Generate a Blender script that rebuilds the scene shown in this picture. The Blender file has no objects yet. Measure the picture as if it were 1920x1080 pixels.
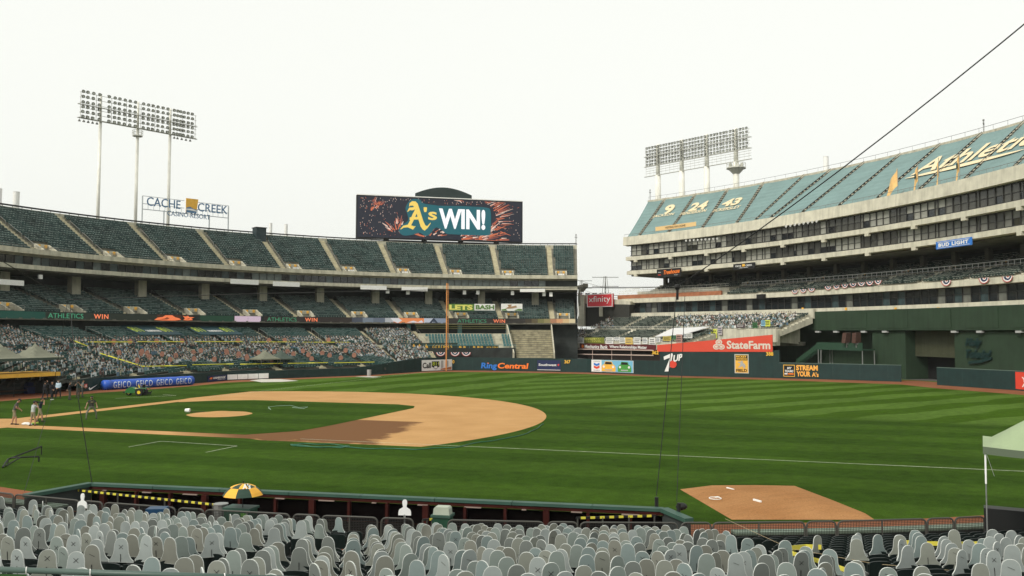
import bpy, math, random
from math import sin, cos, tan, pi, radians, degrees, atan2, hypot, sqrt
from mathutils import Vector as V, Matrix

random.seed(11)
SC = bpy.context.scene
COL = SC.collection

# ------------------------------------------------------------------ camera
CAM_P = V((5.855, -79.114, 7.419)); YAW, PITCH, ROLL, FPX = 0.48706, 0.05103, 0.002475, 1591.65
FW = V((sin(YAW)*cos(PITCH), cos(YAW)*cos(PITCH), sin(PITCH)))
_rt = V((cos(YAW), -sin(YAW), 0)); _up = _rt.cross(FW)
RT = _rt*cos(ROLL) + _up*sin(ROLL); UP = _up*cos(ROLL) - _rt*sin(ROLL)
cd = bpy.data.cameras.new('camera'); cam = bpy.data.objects.new('camera', cd); COL.objects.link(cam)
cd.sensor_width = 36; cd.lens = 36*FPX/1920; cd.clip_start = 0.1; cd.clip_end = 6000
m = Matrix((RT, UP, -FW)).transposed().to_4x4(); m.translation = CAM_P
cam.matrix_world = m
SC.camera = cam

# ------------------------------------------------------------------ world, sun, exposure
SUN_EL, SUN_AZ = radians(40), radians(252)        # soft sun behind smoke, from the left, facing the outfield building
w = bpy.data.worlds.new('World'); SC.world = w; w.use_nodes = True
nt = w.node_tree; nt.nodes.clear()
sky = nt.nodes.new('ShaderNodeTexSky'); sky.sky_type = 'NISHITA'; sky.sun_disc = False
sky.sun_elevation = SUN_EL; sky.sun_rotation = SUN_AZ
sky.air_density = 1.0; sky.dust_density = 9.0; sky.ozone_density = 1.0; sky.altitude = 0
hs = nt.nodes.new('ShaderNodeHueSaturation'); hs.inputs['Saturation'].default_value = 0.10
mixw = nt.nodes.new('ShaderNodeMix'); mixw.data_type = 'RGBA'; mixw.inputs['Factor'].default_value = 0.72
mixw.inputs['B'].default_value = (8.6, 8.75, 8.2, 1)      # even layer of thin smoke over the whole sky
bg = nt.nodes.new('ShaderNodeBackground'); bg.inputs['Strength'].default_value = 0.143
wo = nt.nodes.new('ShaderNodeOutputWorld')
nt.links.new(sky.outputs[0], hs.inputs['Color']); nt.links.new(hs.outputs[0], mixw.inputs['A'])
nt.links.new(mixw.outputs['Result'], bg.inputs[0]); nt.links.new(bg.outputs[0], wo.inputs[0])
sd = bpy.data.lights.new('sun', 'SUN'); sun = bpy.data.objects.new('sun', sd); COL.objects.link(sun)
sd.energy = 1.9; sd.angle = radians(12); sd.color = (1, 0.93, 0.80)
_sdir = V((sin(SUN_AZ)*cos(SUN_EL), cos(SUN_AZ)*cos(SUN_EL), sin(SUN_EL)))
sun.rotation_euler = _sdir.to_track_quat('Z', 'Y').to_euler()
SC.view_settings.view_transform = 'Standard'; SC.view_settings.look = 'None'
SC.view_settings.exposure = 0.0; SC.view_settings.gamma = 1.0; SC.view_settings.use_curve_mapping = False

# ------------------------------------------------------------------ survey helpers (sight lines met with real surfaces)
C0 = (53.0, 0.0)      # centre of the near seating bowl
CL = (60.0, 5.0)      # centre of the far curved grandstand
MD = (-40.0, 45.0)    # centre of the concave outfield building
def ray(px, py):
    return FW + RT*((px-960)/FPX) + UP*((540-py)/FPX)
def gz(px, py, z=0.0):
    d = ray(px, py); t = (z-CAM_P.z)/d.z; return CAM_P + d*t
def onR(px, py, R, C=CL):
    d = ray(px, py); ox, oy = CAM_P.x-C[0], CAM_P.y-C[1]
    a = d.x*d.x+d.y*d.y; b = 2*(d.x*ox+d.y*oy); c = ox*ox+oy*oy-R*R
    t = (-b+sqrt(max(b*b-4*a*c, 0)))/(2*a); return CAM_P + d*t
def thR(px, py, R, C=CL):
    p = onR(px, py, R, C); return degrees(atan2(p.y-C[1], p.x-C[0]))
def on_plane(px, py, P, N):
    d = ray(px, py); t = (P-CAM_P).dot(N)/d.dot(N); return CAM_P + d*t
def at_d(px, py, dist):
    return CAM_P + ray(px, py)*dist
def pol(C, R, th, z=0.0):
    a = radians(th); return V((C[0]+R*cos(a), C[1]+R*sin(a), z))

# ------------------------------------------------------------------ materials
MATS = {}
def mat(name, col, rough=0.7, metal=0.0, var=0.0, vscale=3.0, bump=0.0, bscale=40.0, emit=0.0, spec=0.3, streak=0.0, dirt=None, alpha=1.0):
    if name in MATS: return MATS[name]
    M = bpy.data.materials.new(name); M.use_nodes = True; t = M.node_tree; n = t.nodes; b = n['Principled BSDF']
    c = (col[0], col[1], col[2], 1)
    b.inputs['Base Color'].default_value = c; b.inputs['Roughness'].default_value = rough
    b.inputs['Metallic'].default_value = metal; b.inputs['Specular IOR Level'].default_value = spec
    if alpha < 1: b.inputs['Alpha'].default_value = alpha
    tc = None
    if var or bump or streak or dirt:
        tc = n.new('ShaderNodeTexCoord')
    last = None
    if var:
        a = n.new('ShaderNodeTexNoise'); a.inputs['Scale'].default_value = vscale; a.inputs['Detail'].default_value = 6
        t.links.new(tc.outputs['Object'], a.inputs['Vector'])
        r = n.new('ShaderNodeMapRange'); r.inputs['From Min'].default_value = 0.3; r.inputs['From Max'].default_value = 0.7
        r.inputs['To Min'].default_value = 1-var; r.inputs['To Max'].default_value = 1+var
        t.links.new(a.outputs['Fac'], r.inputs['Value'])
        mx = n.new('ShaderNodeVectorMath'); mx.operation = 'SCALE'; mx.inputs[0].default_value = col[:3]
        t.links.new(r.outputs[0], mx.inputs['Scale']); last = mx.outputs[0]
    if streak:
        mp = n.new('ShaderNodeMapping'); mp.inputs['Scale'].default_value = (1.6, 1.6, 0.12)
        t.links.new(tc.outputs['Object'], mp.inputs['Vector'])
        a = n.new('ShaderNodeTexNoise'); a.inputs['Scale'].default_value = 1.0; a.inputs['Detail'].default_value = 5
        t.links.new(mp.outputs[0], a.inputs['Vector'])
        r = n.new('ShaderNodeMapRange'); r.inputs['From Min'].default_value = 0.45; r.inputs['From Max'].default_value = 0.75
        r.inputs['To Min'].default_value = 1.0; r.inputs['To Max'].default_value = 1-streak
        t.links.new(a.outputs['Fac'], r.inputs['Value'])
        mx = n.new('ShaderNodeVectorMath'); mx.operation = 'SCALE'
        if last: t.links.new(last, mx.inputs[0])
        else: mx.inputs[0].default_value = col[:3]
        t.links.new(r.outputs[0], mx.inputs['Scale']); last = mx.outputs[0]
    if last: t.links.new(last, b.inputs['Base Color'])
    if bump:
        a = n.new('ShaderNodeTexNoise'); a.inputs['Scale'].default_value = bscale; a.inputs['Detail'].default_value = 4
        t.links.new(tc.outputs['Object'], a.inputs['Vector'])
        bp = n.new('ShaderNodeBump'); bp.inputs['Strength'].default_value = bump; bp.inputs['Distance'].default_value = 0.05
        t.links.new(a.outputs['Fac'], bp.inputs['Height']); t.links.new(bp.outputs[0], b.inputs['Normal'])
    if emit:
        b.inputs['Emission Color'].default_value = c; b.inputs['Emission Strength'].default_value = emit
        b.inputs['Base Color'].default_value = (0.01, 0.01, 0.01, 1); b.inputs['Roughness'].default_value = 0.6
    MATS[name] = M
    return M

# ------------------------------------------------------------------ mesh builder
class MB:
    def __init__(s): s.v = []; s.f = []; s.m = []
    def face(s, pts, m=0):
        i = len(s.v); s.v += [tuple(p) for p in pts]; s.f.append(tuple(range(i, i+len(pts)))); s.m.append(m)
    def ob(s, c, ax, ay, az, m=0):            # box from centre and three half axes
        c = V(c); ax = V(ax); ay = V(ay); az = V(az); i = len(s.v)
        for k in (-1, 1):
            for j in (-1, 1):
                for h in (-1, 1): s.v.append(tuple(c+ax*h+ay*j+az*k))
        for q in ((0,2,3,1),(4,5,7,6),(0,1,5,4),(2,6,7,3),(0,4,6,2),(1,3,7,5)):
            s.f.append(tuple(i+a for a in q)); s.m.append(m)
    def box(s, c, sx, sy, sz, yaw=0.0, m=0):  # centre, full sizes
        ca, sa = cos(yaw), sin(yaw)
        s.ob(c, (ca*sx/2, sa*sx/2, 0), (-sa*sy/2, ca*sy/2, 0), (0, 0, sz/2), m)
    def bar(s, a, b, w, h, m=0):              # rectangular bar between points
        a = V(a); b = V(b); d = b-a; L = d.length
        if L < 1e-6: return
        d.normalize(); up = V((0,0,1)) if abs(d.z) < 0.95 else V((1,0,0))
        sd_ = d.cross(up).normalized(); u = sd_.cross(d)
        s.ob((a+b)/2, d*(L/2), sd_*(w/2), u*(h/2), m)
    def tube(s, a, b, r, r2=None, n=6, m=0, caps=True):
        a = V(a); b = V(b); r2 = r if r2 is None else r2
        d = (b-a)
        if d.length < 1e-7: return
        d.normalize(); up = V((0,0,1)) if abs(d.z) < 0.95 else V((1,0,0))
        x = d.cross(up).normalized(); y = d.cross(x); i = len(s.v)
        for k in range(n):
            t = 2*pi*k/n; o = x*cos(t)+y*sin(t)
            s.v.append(tuple(a+o*r)); s.v.append(tuple(b+o*r2))
        for k in range(n):
            j = (k+1) % n
            s.f.append((i+2*k, i+2*j, i+2*j+1, i+2*k+1)); s.m.append(m)
        if caps:
            s.f.append(tuple(i+2*k for k in range(n-1, -1, -1))); s.m.append(m)
            s.f.append(tuple(i+2*k+1 for k in range(n))); s.m.append(m)
    def path(s, pts, r, n=6, m=0):
        for a, b in zip(pts[:-1], pts[1:]): s.tube(a, b, r, n=n, m=m)
    def ball(s, c, r, nu=8, nv=6, m=0, sc=(1,1,1)):
        c = V(c); i = len(s.v)
        for a in range(1, nv):
            for b in range(nu):
                t, f = pi*a/nv, 2*pi*b/nu
                s.v.append((c.x+r*sc[0]*sin(t)*cos(f), c.y+r*sc[1]*sin(t)*sin(f), c.z+r*sc[2]*cos(t)))
        top = len(s.v); s.v.append((c.x, c.y, c.z+r*sc[2])); s.v.append((c.x, c.y, c.z-r*sc[2]))
        for a in range(nv-2):
            for b in range(nu):
                p, q = i+a*nu+b, i+a*nu+(b+1) % nu
                s.f.append((p, q, q+nu, p+nu)); s.m.append(m)
        for b in range(nu):
            s.f.append((top, i+(b+1) % nu, i+b)); s.m.append(m)
            s.f.append((top+1, i+(nv-2)*nu+b, i+(nv-2)*nu+(b+1) % nu)); s.m.append(m)
    def prism(s, pts, d, m=0, ms=None):       # extruded polygon
        ms = m if ms is None else ms; d = V(d); pts = [V(p) for p in pts]; i = len(s.v); n = len(pts)
        s.v += [tuple(p) for p in pts]; s.v += [tuple(p+d) for p in pts]
        s.f.append(tuple(range(i+n-1, i-1, -1))); s.m.append(m)
        s.f.append(tuple(range(i+n, i+2*n))); s.m.append(m)
        for k in range(n):
            j = (k+1) % n; s.f.append((i+k, i+j, i+n+j, i+n+k)); s.m.append(ms)
    def sweep(s, C, prof, th0, th1, n, m=0, caps=True):   # closed (R,z) profile along an arc
        i = len(s.v); k = len(prof)
        for a in range(n+1):
            t = th0+(th1-th0)*a/n
            for (R, z) in prof: s.v.append(tuple(pol(C, R, t, z)))
        for a in range(n):
            for b in range(k):
                c = (b+1) % k
                s.f.append((i+a*k+b, i+a*k+c, i+(a+1)*k+c, i+(a+1)*k+b)); s.m.append(m)
        if caps:
            s.f.append(tuple(i+b for b in range(k))); s.m.append(m)
            s.f.append(tuple(i+n*k+b for b in range(k-1, -1, -1))); s.m.append(m)
    def wall(s, pts, hs, thick, side=1, m=0):            # wall along polyline; hs = (z0,z1) per point
        n = len(pts); nr = []
        for k in range(n):
            a = V(pts[max(k-1, 0)]); b = V(pts[min(k+1, n-1)]); d = (b-a); d.z = 0; d.normalize()
            nr.append(V((-d.y, d.x, 0))*thick*side)
        i = len(s.v)
        for p, o, h in zip(pts, nr, hs):
            p = V((p[0], p[1], 0))
            for q in ((p, h[0]), (p, h[1]), (p+o, h[1]), (p+o, h[0])): s.v.append((q[0].x, q[0].y, q[1]))
        for a in range(n-1):
            for b in range(4):
                c = (b+1) % 4
                s.f.append((i+a*4+b, i+a*4+c, i+a*4+4+c, i+a*4+4+b)); s.m.append(m)
        s.f.append((i, i+1, i+2, i+3)); s.m.append(m); j = i+4*(n-1); s.f.append((j+3, j+2, j+1, j)); s.m.append(m)
    def add(s, verts, faces, mi, mtx=None):
        i = len(s.v)
        s.v += [tuple(mtx @ V(p)) for p in verts] if mtx is not None else [tuple(p) for p in verts]
        s.f += [tuple(i+a for a in q) for q in faces]
        s.m += ([mi]*len(faces) if isinstance(mi, int) else list(mi))
    def mesh(s, name, mats):
        me = bpy.data.meshes.new(name); me.from_pydata(s.v, [], s.f)
        for M in (mats if isinstance(mats, (list, tuple)) else [mats]): me.materials.append(M)
        if any(s.m): me.polygons.foreach_set('material_index', s.m)
        me.update(); return me
    def build(s, name, mats, parent=None, smooth=False, kind=None):
        me = s.mesh(name, mats)
        if smooth: me.polygons.foreach_set('use_smooth', [True]*len(me.polygons))
        return link(name, me, parent, kind)

def link(name, me, parent=None, kind=None, loc=None, rz=None):
    o = bpy.data.objects.new(name, me); COL.objects.link(o)
    if parent is not None: o.parent = parent
    if kind: o['kind'] = kind
    if loc is not None: o.location = loc
    if rz is not None: o.rotation_euler = (0, 0, rz)
    return o
def tag(o, label, cat, group=None):
    o['label'] = label; o['category'] = cat
    if group: o['group'] = group
    return o
def thing(name, label, cat, loc=(0,0,0), rz=0.0, group=None):
    o = bpy.data.objects.new(name, None); COL.objects.link(o); o.location = loc; o.rotation_euler = (0, 0, rz)
    o.empty_display_size = 0.2
    return tag(o, label, cat, group)
def dup(root, loc=None, rz=None, label=None, group=None):
    r = root.copy(); COL.objects.link(r)
    if loc is not None: r.location = loc
    if rz is not None: r.rotation_euler = (root.rotation_euler[0], root.rotation_euler[1], rz)
    if label: r['label'] = label
    if group: r['group'] = group
    for ch in list(root.children):
        c = ch.copy(); COL.objects.link(c); c.parent = r
        for g in ch.children:
            d = g.copy(); COL.objects.link(d); d.parent = c
    return r

# ------------------------------------------------------------------ lettering
_tc = {}
def text2d(s, bold=0.0, shear=0.0):
    key = (s, bold, shear)
    if key in _tc: return _tc[key]
    cu = bpy.data.curves.new('lettering', 'FONT'); cu.body = s; cu.size = 1; cu.offset = bold; cu.shear = shear; cu.resolution_u = 3; cu.space_character = 1.18 if s in ('GEICO', 'WIN', 'BUD LIGHT') else 1.0
    o = bpy.data.objects.new('lettering', cu); COL.objects.link(o)
    dg = bpy.context.evaluated_depsgraph_get(); dg.update()
    me = bpy.data.meshes.new_from_object(o.evaluated_get(dg))
    vs = [(v.co.x, v.co.y) for v in me.vertices]; fs = [tuple(p.vertices) for p in me.polygons]
    bpy.data.objects.remove(o); bpy.data.curves.remove(cu); bpy.data.meshes.remove(me)
    x0 = min(a for a, b in vs); x1 = max(a for a, b in vs); y0 = min(b for a, b in vs); y1 = max(b for a, b in vs)
    vs = [((a-x0)/(x1-x0), (b-y0)/(y1-y0)) for a, b in vs]
    _tc[key] = (vs, fs); return vs, fs
class Frame:
    """a flat face: origin at lower left, U to the right, W up, N towards the viewer"""
    def __init__(s, O, U, W, w, h):
        s.O = V(O); s.U = V(U).normalized(); s.W = V(W).normalized(); s.N = s.U.cross(s.W).normalized(); s.w = w; s.h = h
    def p(s, u, v, d=0.0): return s.O + s.U*(u*s.w) + s.W*(v*s.h) + s.N*d
def frame_px(tl, br, surf, bl=None, tr=None):
    """frame from the corners of a sign as surveyed on its surface: surf(px,py)->point"""
    bl = bl or (tl[0], br[1]); tr = tr or (br[0], tl[1])
    A = surf(*bl); B = surf(*br); T = surf(*tl); T2 = surf(*tr)
    U = B-A; U = V((U.x, U.y, U.z*0.0)); wv = U.length
    h = ((T-A).z+(T2-B).z)/2
    z = (A.z+B.z)/2
    return Frame((A.x, A.y, z), U, (0,0,1), wv, h)
def letter(fr, s, u, v, w_, h_, M, parent, bold=0.012, shear=0.0, d=0.05, name='lettering', thick=0.02, up=0.0):
    vs, fs = text2d(s, bold, shear); b = MB()
    P = [fr.p(u+x*w_, v+y*h_+up*x, d) for x, y in vs]
    b.add(P, fs, 0)
    b.add([p-fr.N*thick for p in P], [tuple(reversed(f)) for f in fs], 0)
    return b.build(name, M, parent)
def shape(fr, polys, M, parent, d=0.05, thick=0.02, name='emblem'):
    b = MB()
    for pl in polys: b.prism([fr.p(x, y, d-thick) for x, y in pl], fr.N*thick)
    return b.build(name, M, parent)
def circ(cx, cy, rx, ry=None, n=20, a0=0, a1=360):
    ry = rx if ry is None else ry
    return [(cx+rx*cos(radians(a0+(a1-a0)*k/(n if a1-a0 == 360 else n-1))), cy+ry*sin(radians(a0+(a1-a0)*k/(n if a1-a0 == 360 else n-1)))) for k in range(n)]
def board(name, fr, M, label, cat, depth=0.08, group=None, poly=None):
    b = MB(); pl = poly or [(0,0),(1,0),(1,1),(0,1)]
    b.prism([fr.p(x, y, -depth) for x, y in pl], fr.N*depth)
    o = b.build(name, M); tag(o, label, cat, group); return o

# palette
concrete = mat('concrete', (0.46, 0.44, 0.345), 0.85, var=0.16, vscale=0.9, streak=0.35, bump=0.15, bscale=6)
concrete_lt = mat('concrete_light', (0.55, 0.525, 0.42), 0.85, var=0.12, vscale=0.7, streak=0.28, bump=0.1, bscale=6)
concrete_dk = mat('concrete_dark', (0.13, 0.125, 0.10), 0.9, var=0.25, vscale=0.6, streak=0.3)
stair_conc = mat('stair_concrete', (0.47, 0.43, 0.30), 0.88, var=0.2, vscale=1.2)
black = mat('black_paint', (0.012, 0.012, 0.012), 0.5)
dark_void = mat('dark_shade_wall', (0.030, 0.036, 0.034), 0.8, var=0.35, vscale=0.5)  # shade of recesses and openings is put into this dark colour
white_paint = mat('white_paint', (0.78, 0.78, 0.75), 0.5, var=0.05, vscale=2)
cream_paint = mat('cream_paint', (0.70, 0.69, 0.60), 0.5, var=0.1, vscale=1.5, streak=0.15)
steel = mat('galvanised_steel', (0.30, 0.31, 0.30), 0.45, metal=0.6, var=0.1, vscale=4)
rail_gray = mat('rail_grey', (0.20, 0.20, 0.185), 0.5, metal=0.3)
pad_green = mat('wall_padding_green', (0.009, 0.030, 0.028), 0.65, var=0.14, vscale=0.8, streak=0.15)
deep_green = mat('painted_green_wall', (0.022, 0.044, 0.023), 0.75, var=0.14, vscale=0.5, streak=0.22)
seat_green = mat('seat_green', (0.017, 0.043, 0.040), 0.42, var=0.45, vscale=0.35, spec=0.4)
seat_edge_highlight = mat('seat_edge_highlight', (0.235, 0.30, 0.275), 0.5, var=0.5, vscale=1.1)  # pale colour paints the sky light caught on seat tops and armrests
yellow = mat('safety_yellow', (0.72, 0.68, 0.07), 0.6)
gold = mat('gold', (0.75, 0.42, 0.06), 0.6, var=0.08, vscale=2)
amber = mat('amber_sign', (0.80, 0.42, 0.05), 0.6)
red_paint = mat('red_paint', (0.62, 0.055, 0.03), 0.55, var=0.04, vscale=1)
navy = mat('navy', (0.012, 0.02, 0.075), 0.6)
white_cloth = mat('white_cloth', (0.72, 0.72, 0.69), 0.8, var=0.05, vscale=3)
glass_dk = mat('dark_glass', (0.012, 0.015, 0.017), 0.08, spec=0.6, var=0.3, vscale=0.6)
# ------------------------------------------------------------------ ground and playing field
class NG:
    def __init__(s, name):
        s.M = bpy.data.materials.new(name); s.M.use_nodes = True; s.t = s.M.node_tree; s.b = s.t.nodes['Principled BSDF']
        s.pos = s.t.nodes.new('ShaderNodeTexCoord').outputs['Object']; MATS[name] = s.M
    def put(s, sock, v):
        if isinstance(v, (int, float, tuple)): sock.default_value = v
        else: s.t.links.new(v, sock)
    def math(s, op, a, b=0.0, c=0.0):
        n = s.t.nodes.new('ShaderNodeMath'); n.operation = op
        s.put(n.inputs[0], a); s.put(n.inputs[1], b); s.put(n.inputs[2], c); return n.outputs[0]
    def dot(s, vec):
        n = s.t.nodes.new('ShaderNodeVectorMath'); n.operation = 'DOT_PRODUCT'
        s.t.links.new(s.pos, n.inputs[0]); n.inputs[1].default_value = vec; return n.outputs['Value']
    def noise(s, scale, detail=4, stretch=None, rough=0.5):
        n = s.t.nodes.new('ShaderNodeTexNoise'); n.inputs['Scale'].default_value = scale; n.inputs['Detail'].default_value = detail
        n.inputs['Roughness'].default_value = rough
        if stretch:
            mp = s.t.nodes.new('ShaderNodeMapping'); mp.inputs['Scale'].default_value = stretch[0]; mp.inputs['Rotation'].default_value = stretch[1]
            s.t.links.new(s.pos, mp.inputs['Vector']); s.t.links.new(mp.outputs[0], n.inputs['Vector'])
        else: s.t.links.new(s.pos, n.inputs['Vector'])
        return n.outputs['Fac']
    def ramp(s, v, a, b, lo=0.0, hi=1.0):
        n = s.t.nodes.new('ShaderNodeMapRange'); n.inputs['From Min'].default_value = a; n.inputs['From Max'].default_value = b
        n.inputs['To Min'].default_value = lo; n.inputs['To Max'].default_value = hi; s.put(n.inputs['Value'], v); return n.outputs[0]
    def mix(s, f, a, b):
        n = s.t.nodes.new('ShaderNodeMix'); n.data_type = 'RGBA'; s.put(n.inputs['Factor'], f); s.put(n.inputs['A'], a); s.put(n.inputs['B'], b)
        return n.outputs['Result']
    def scale(s, col, f):
        n = s.t.nodes.new('ShaderNodeVectorMath'); n.operation = 'SCALE'; s.put(n.inputs[0], col); s.put(n.inputs['Scale'], f); return n.outputs[0]
    def finish(s, col, rough=0.9, bump=None, bs=0.3, bd=0.03, spec=0.15):
        s.put(s.b.inputs['Base Color'], col); s.b.inputs['Roughness'].default_value = rough; s.b.inputs['Specular IOR Level'].default_value = spec
        if bump is not None:
            n = s.t.nodes.new('ShaderNodeBump'); n.inputs['Strength'].default_value = bs; n.inputs['Distance'].default_value = bd
            s.put(n.inputs['Height'], bump); s.t.links.new(n.outputs[0], s.b.inputs['Normal'])
        return s.M

def grass_material():
    g = NG('mown_grass')
    wob = g.math('MULTIPLY', g.math('SUBTRACT', g.noise(0.12, 2), 0.5), 0.9)
    def bands(nx, ny, w_, off=0.0):
        d = g.math('ADD', g.math('ADD', g.dot((nx/w_, ny/w_, 0)), off), wob)
        f = g.math('FRACT', g.math('MULTIPLY', d, 0.5))
        t = g.math('ABSOLUTE', g.math('SUBTRACT', f, 0.5))
        return g.ramp(t, 0.225, 0.275)
    A = bands(-0.545, 0.84, 4.7); B = bands(-0.105, 0.995, 3.5, 0.3); Cc = bands(0.707, 0.707, 3.4)
    fa = g.ramp(g.math('ADD', g.dot((-0.737, 0.676, 0)), 28.4), -0.5, 0.5)
    fb = g.ramp(g.math('ADD', g.dot((0.827, 0.563, 0)), -39.0), -1.5, 1.5)
    strong = g.math('ADD', g.math('MULTIPLY', A, fa), g.math('MULTIPLY', B, g.math('SUBTRACT', 1.0, fa)))
    soft = g.math('MULTIPLY', g.math('SUBTRACT', Cc, 0.5), 0.38)
    soft = g.math('ADD', soft, 0.40)
    far = g.mix(strong, (0.036, 0.076, 0.0045, 1), (0.066, 0.120, 0.018, 1))
    near = g.mix(soft, (0.020, 0.047, 0.0030, 1), (0.043, 0.086, 0.0085, 1))
    col = g.mix(fb, near, far)
    big = g.ramp(g.noise(0.09, 5), 0.3, 0.7, 0.86, 1.14)
    mid = g.ramp(g.noise(1.3, 5), 0.3, 0.7, 0.80, 1.2)
    fine = g.ramp(g.noise(8.5, 5, None, 0.75), 0.3, 0.7, 0.66, 1.34)
    wear = g.ramp(g.noise(0.5, 6, ((1, 3.2, 1), (0, 0, 0.6))), 0.60, 0.80)
    col = g.scale(col, g.math('MULTIPLY', big, g.math('MULTIPLY', mid, fine)))
    col = g.mix(g.math('MULTIPLY', wear, 0.32), col, (0.055, 0.085, 0.022, 1))
    return g.finish(col, 0.9, g.math('ADD', g.noise(30, 3), g.noise(6, 2)), 0.5, 0.04, 0.03)
def dirt_material(name, c1, c2, grit=1.0):
    g = NG(name)
    col = g.mix(g.ramp(g.noise(0.28, 6), 0.3, 0.7), c1+(1,), c2+(1,))
    rake = g.ramp(g.noise(0.9, 4, ((0.35, 5, 1), (0, 0, 0.75))), 0.3, 0.7, 0.93, 1.06)
    foot = g.math('MULTIPLY', g.ramp(g.noise(3.2, 5, None, 0.7), 0.60, 0.72, 1.0, 0.74), g.ramp(g.noise(7.5, 4, None, 0.8), 0.62, 0.70, 1.0, 0.66))
    col = g.scale(col, g.math('MULTIPLY', rake, g.math('MULTIPLY', foot, g.ramp(g.noise(12, 4, None, 0.8), 0.3, 0.7, 1-0.10*grit, 1+0.10*grit))))
    return g.finish(col, 0.95, g.noise(14, 5), 0.35, 0.03, 0.1)
def infield_material():
    g = NG('infield_dirt')
    col = g.mix(g.ramp(g.noise(0.3, 6), 0.3, 0.7), (0.40, 0.225, 0.088, 1), (0.47, 0.275, 0.115, 1))
    rake = g.ramp(g.noise(0.9, 4, ((0.35, 5, 1), (0, 0, 0.75))), 0.3, 0.7, 0.94, 1.05)
    foot = g.math('MULTIPLY', g.ramp(g.noise(2.6, 5, None, 0.7), 0.58, 0.74, 1.0, 0.84), g.ramp(g.noise(6.0, 4, None, 0.8), 0.3, 0.7, 0.92, 1.07))
    col = g.scale(col, g.math('MULTIPLY', rake, foot))
    # watered patch by first base, hosed on with a ragged edge
    n1 = g.math('MULTIPLY', g.math('SUBTRACT', g.noise(0.5, 6, ((1, 1, 1), (0, 0, 0)), 0.65), 0.5), 5.5)
    e1 = g.math('ADD', g.dot((0.707, 0.707, 0)), n1)            # along first-base line distance from line
    e2 = g.math('ADD', g.dot((0.83, -0.55, 0)), n1)
    wet = g.math('MULTIPLY', g.ramp(e2, 34.6, 33.6), g.ramp(g.dot((0.707, 0.707, 0)), 12.95, 12.4))
    wet = g.math('MULTIPLY', wet, g.ramp(g.math('ADD', e1, 0.0), -1.9, -0.9))
    wet = g.math('MULTIPLY', wet, g.ramp(g.dot((1, 0, 0)), 13.0, 17.0))
    col = g.mix(wet, col, (0.150, 0.072, 0.030, 1))
    g.put(g.b.inputs['Roughness'], 0.95)
    return g.finish(col, 0.95, g.noise(14, 5), 0.3, 0.03, 0.1)
grass = grass_material()
track = dirt_material('warning_track_dirt', (0.20, 0.075, 0.038), (0.25, 0.10, 0.05))
track_far = track
mound_dirt = dirt_material('mound_clay', (0.27, 0.125, 0.045), (0.36, 0.185, 0.075), 2.2)
infield = infield_material()
chalk = mat('chalk', (0.50, 0.54, 0.40), 0.9, var=0.25, vscale=2.5)
asphalt = mat('asphalt', (0.10, 0.10, 0.095), 0.9, var=0.2, vscale=0.3)

def struct(o): o['kind'] = 'structure'; return o
def flat(name, pts, z, M):
    b = MB(); b.face([(p[0], p[1], z) for p in pts]); return struct(b.build(name, M))
def disc_pts(cx, cy, r, n=96): return [(cx+r*cos(2*pi*k/n), cy+r*sin(2*pi*k/n)) for k in range(n)]

flat('ground', disc_pts(50, 0, 3000, 128), -0.06, asphalt)
b = MB()
def gridface(bm_, poly, z): bm_.face([(p[0], p[1], z) for p in poly])
gridface(b, disc_pts(54, 2, 66.5, 160) , 0.0)
gridface(b, [(60, 60), (66, 70), (92, 70), (122, 40), (126, -50), (90, -60), (60, -40)], -0.004)
struct(b.build('lawn', grass))

# far warning track: between the lawn edge and the foot of the walls
WALL_PX = [(-140,757),(0,743),(107,738),(185,731),(270,725),(355,720),(425,713.5),(505,710.5),(600,707),(700,703),(745,700),(790,697),(836,694.5),(905,695),(1000,696.5),(1100,698.5),(1240,704),(1450,709),(1690,716),(1755,722),(1905,732),(2060,745)]
EDGE_PX = [(-140,768),(0,752.5),(107,743.5),(185,736.5),(270,731),(355,724.5),(425,717.5),(505,714.0),(600,709.5),(700,705.5),(745,702.3),(790,699.4),(836,697.4),(905,697.8),(1000,699.3),(1100,701.4),(1240,707),(1450,712.5),(1690,721),(1755,728),(1905,739.5),(2060,754)]
b = MB()
wp = [gz(*q) for q in WALL_PX]; ep = [gz(*q) for q in EDGE_PX]
for k in range(len(wp)-1):
    o0 = (wp[k]-V((50,0,0))).normalized()*5; o1 = (wp[k+1]-V((50,0,0))).normalized()*5
    for q in range(4):
        f0, f1 = q/4, (q+1)/4
        pa = [wp[k]+o0, wp[k+1]+o1] if False else None
    b.face([(ep[k].x, ep[k].y, 0.006), (ep[k+1].x, ep[k+1].y, 0.006), (wp[k+1].x+o1.x, wp[k+1].y+o1.y, 0.006), (wp[k].x+o0.x, wp[k].y+o0.y, 0.006)])
struct(b.build('warning_track', track))
# near warning track
b = MB(); n = 40
for k in range(n):
    a0, a1 = -155+60*k/n, -155+60*(k+1)/n
    b.face([pol(C0, 58.9, a0, 0.006), pol(C0, 64.6, a0, 0.006), pol(C0, 64.6, a1, 0.006), pol(C0, 58.9, a1, 0.006)])
struct(b.build('warning_track', track))

# infield skin
RUB = (18.44, 0.0)
arc = [(RUB[0]+28.96*cos(radians(a)), RUB[1]+28.96*sin(radians(a))) for a in range(-74, 75, 2)]
skin = arc + [(18.5, 20.1), (17.2, 17.6)] + [(17.2, -17.6), (18.2, -19.8)]
b = MB()
o = (RUB[0], 0)
ring_pts = arc + [(18.5, 20.3), (16.8, 17.6), (16.8, -17.2), (18.0, -19.9)]
for p, q in zip(ring_pts, ring_pts[1:]+ring_pts[:1]):
    b.face([(o[0], o[1], 0.008), (p[0], p[1], 0.008), (q[0], q[1], 0.008)])
struct(b.build('infield_skin', infield))
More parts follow.
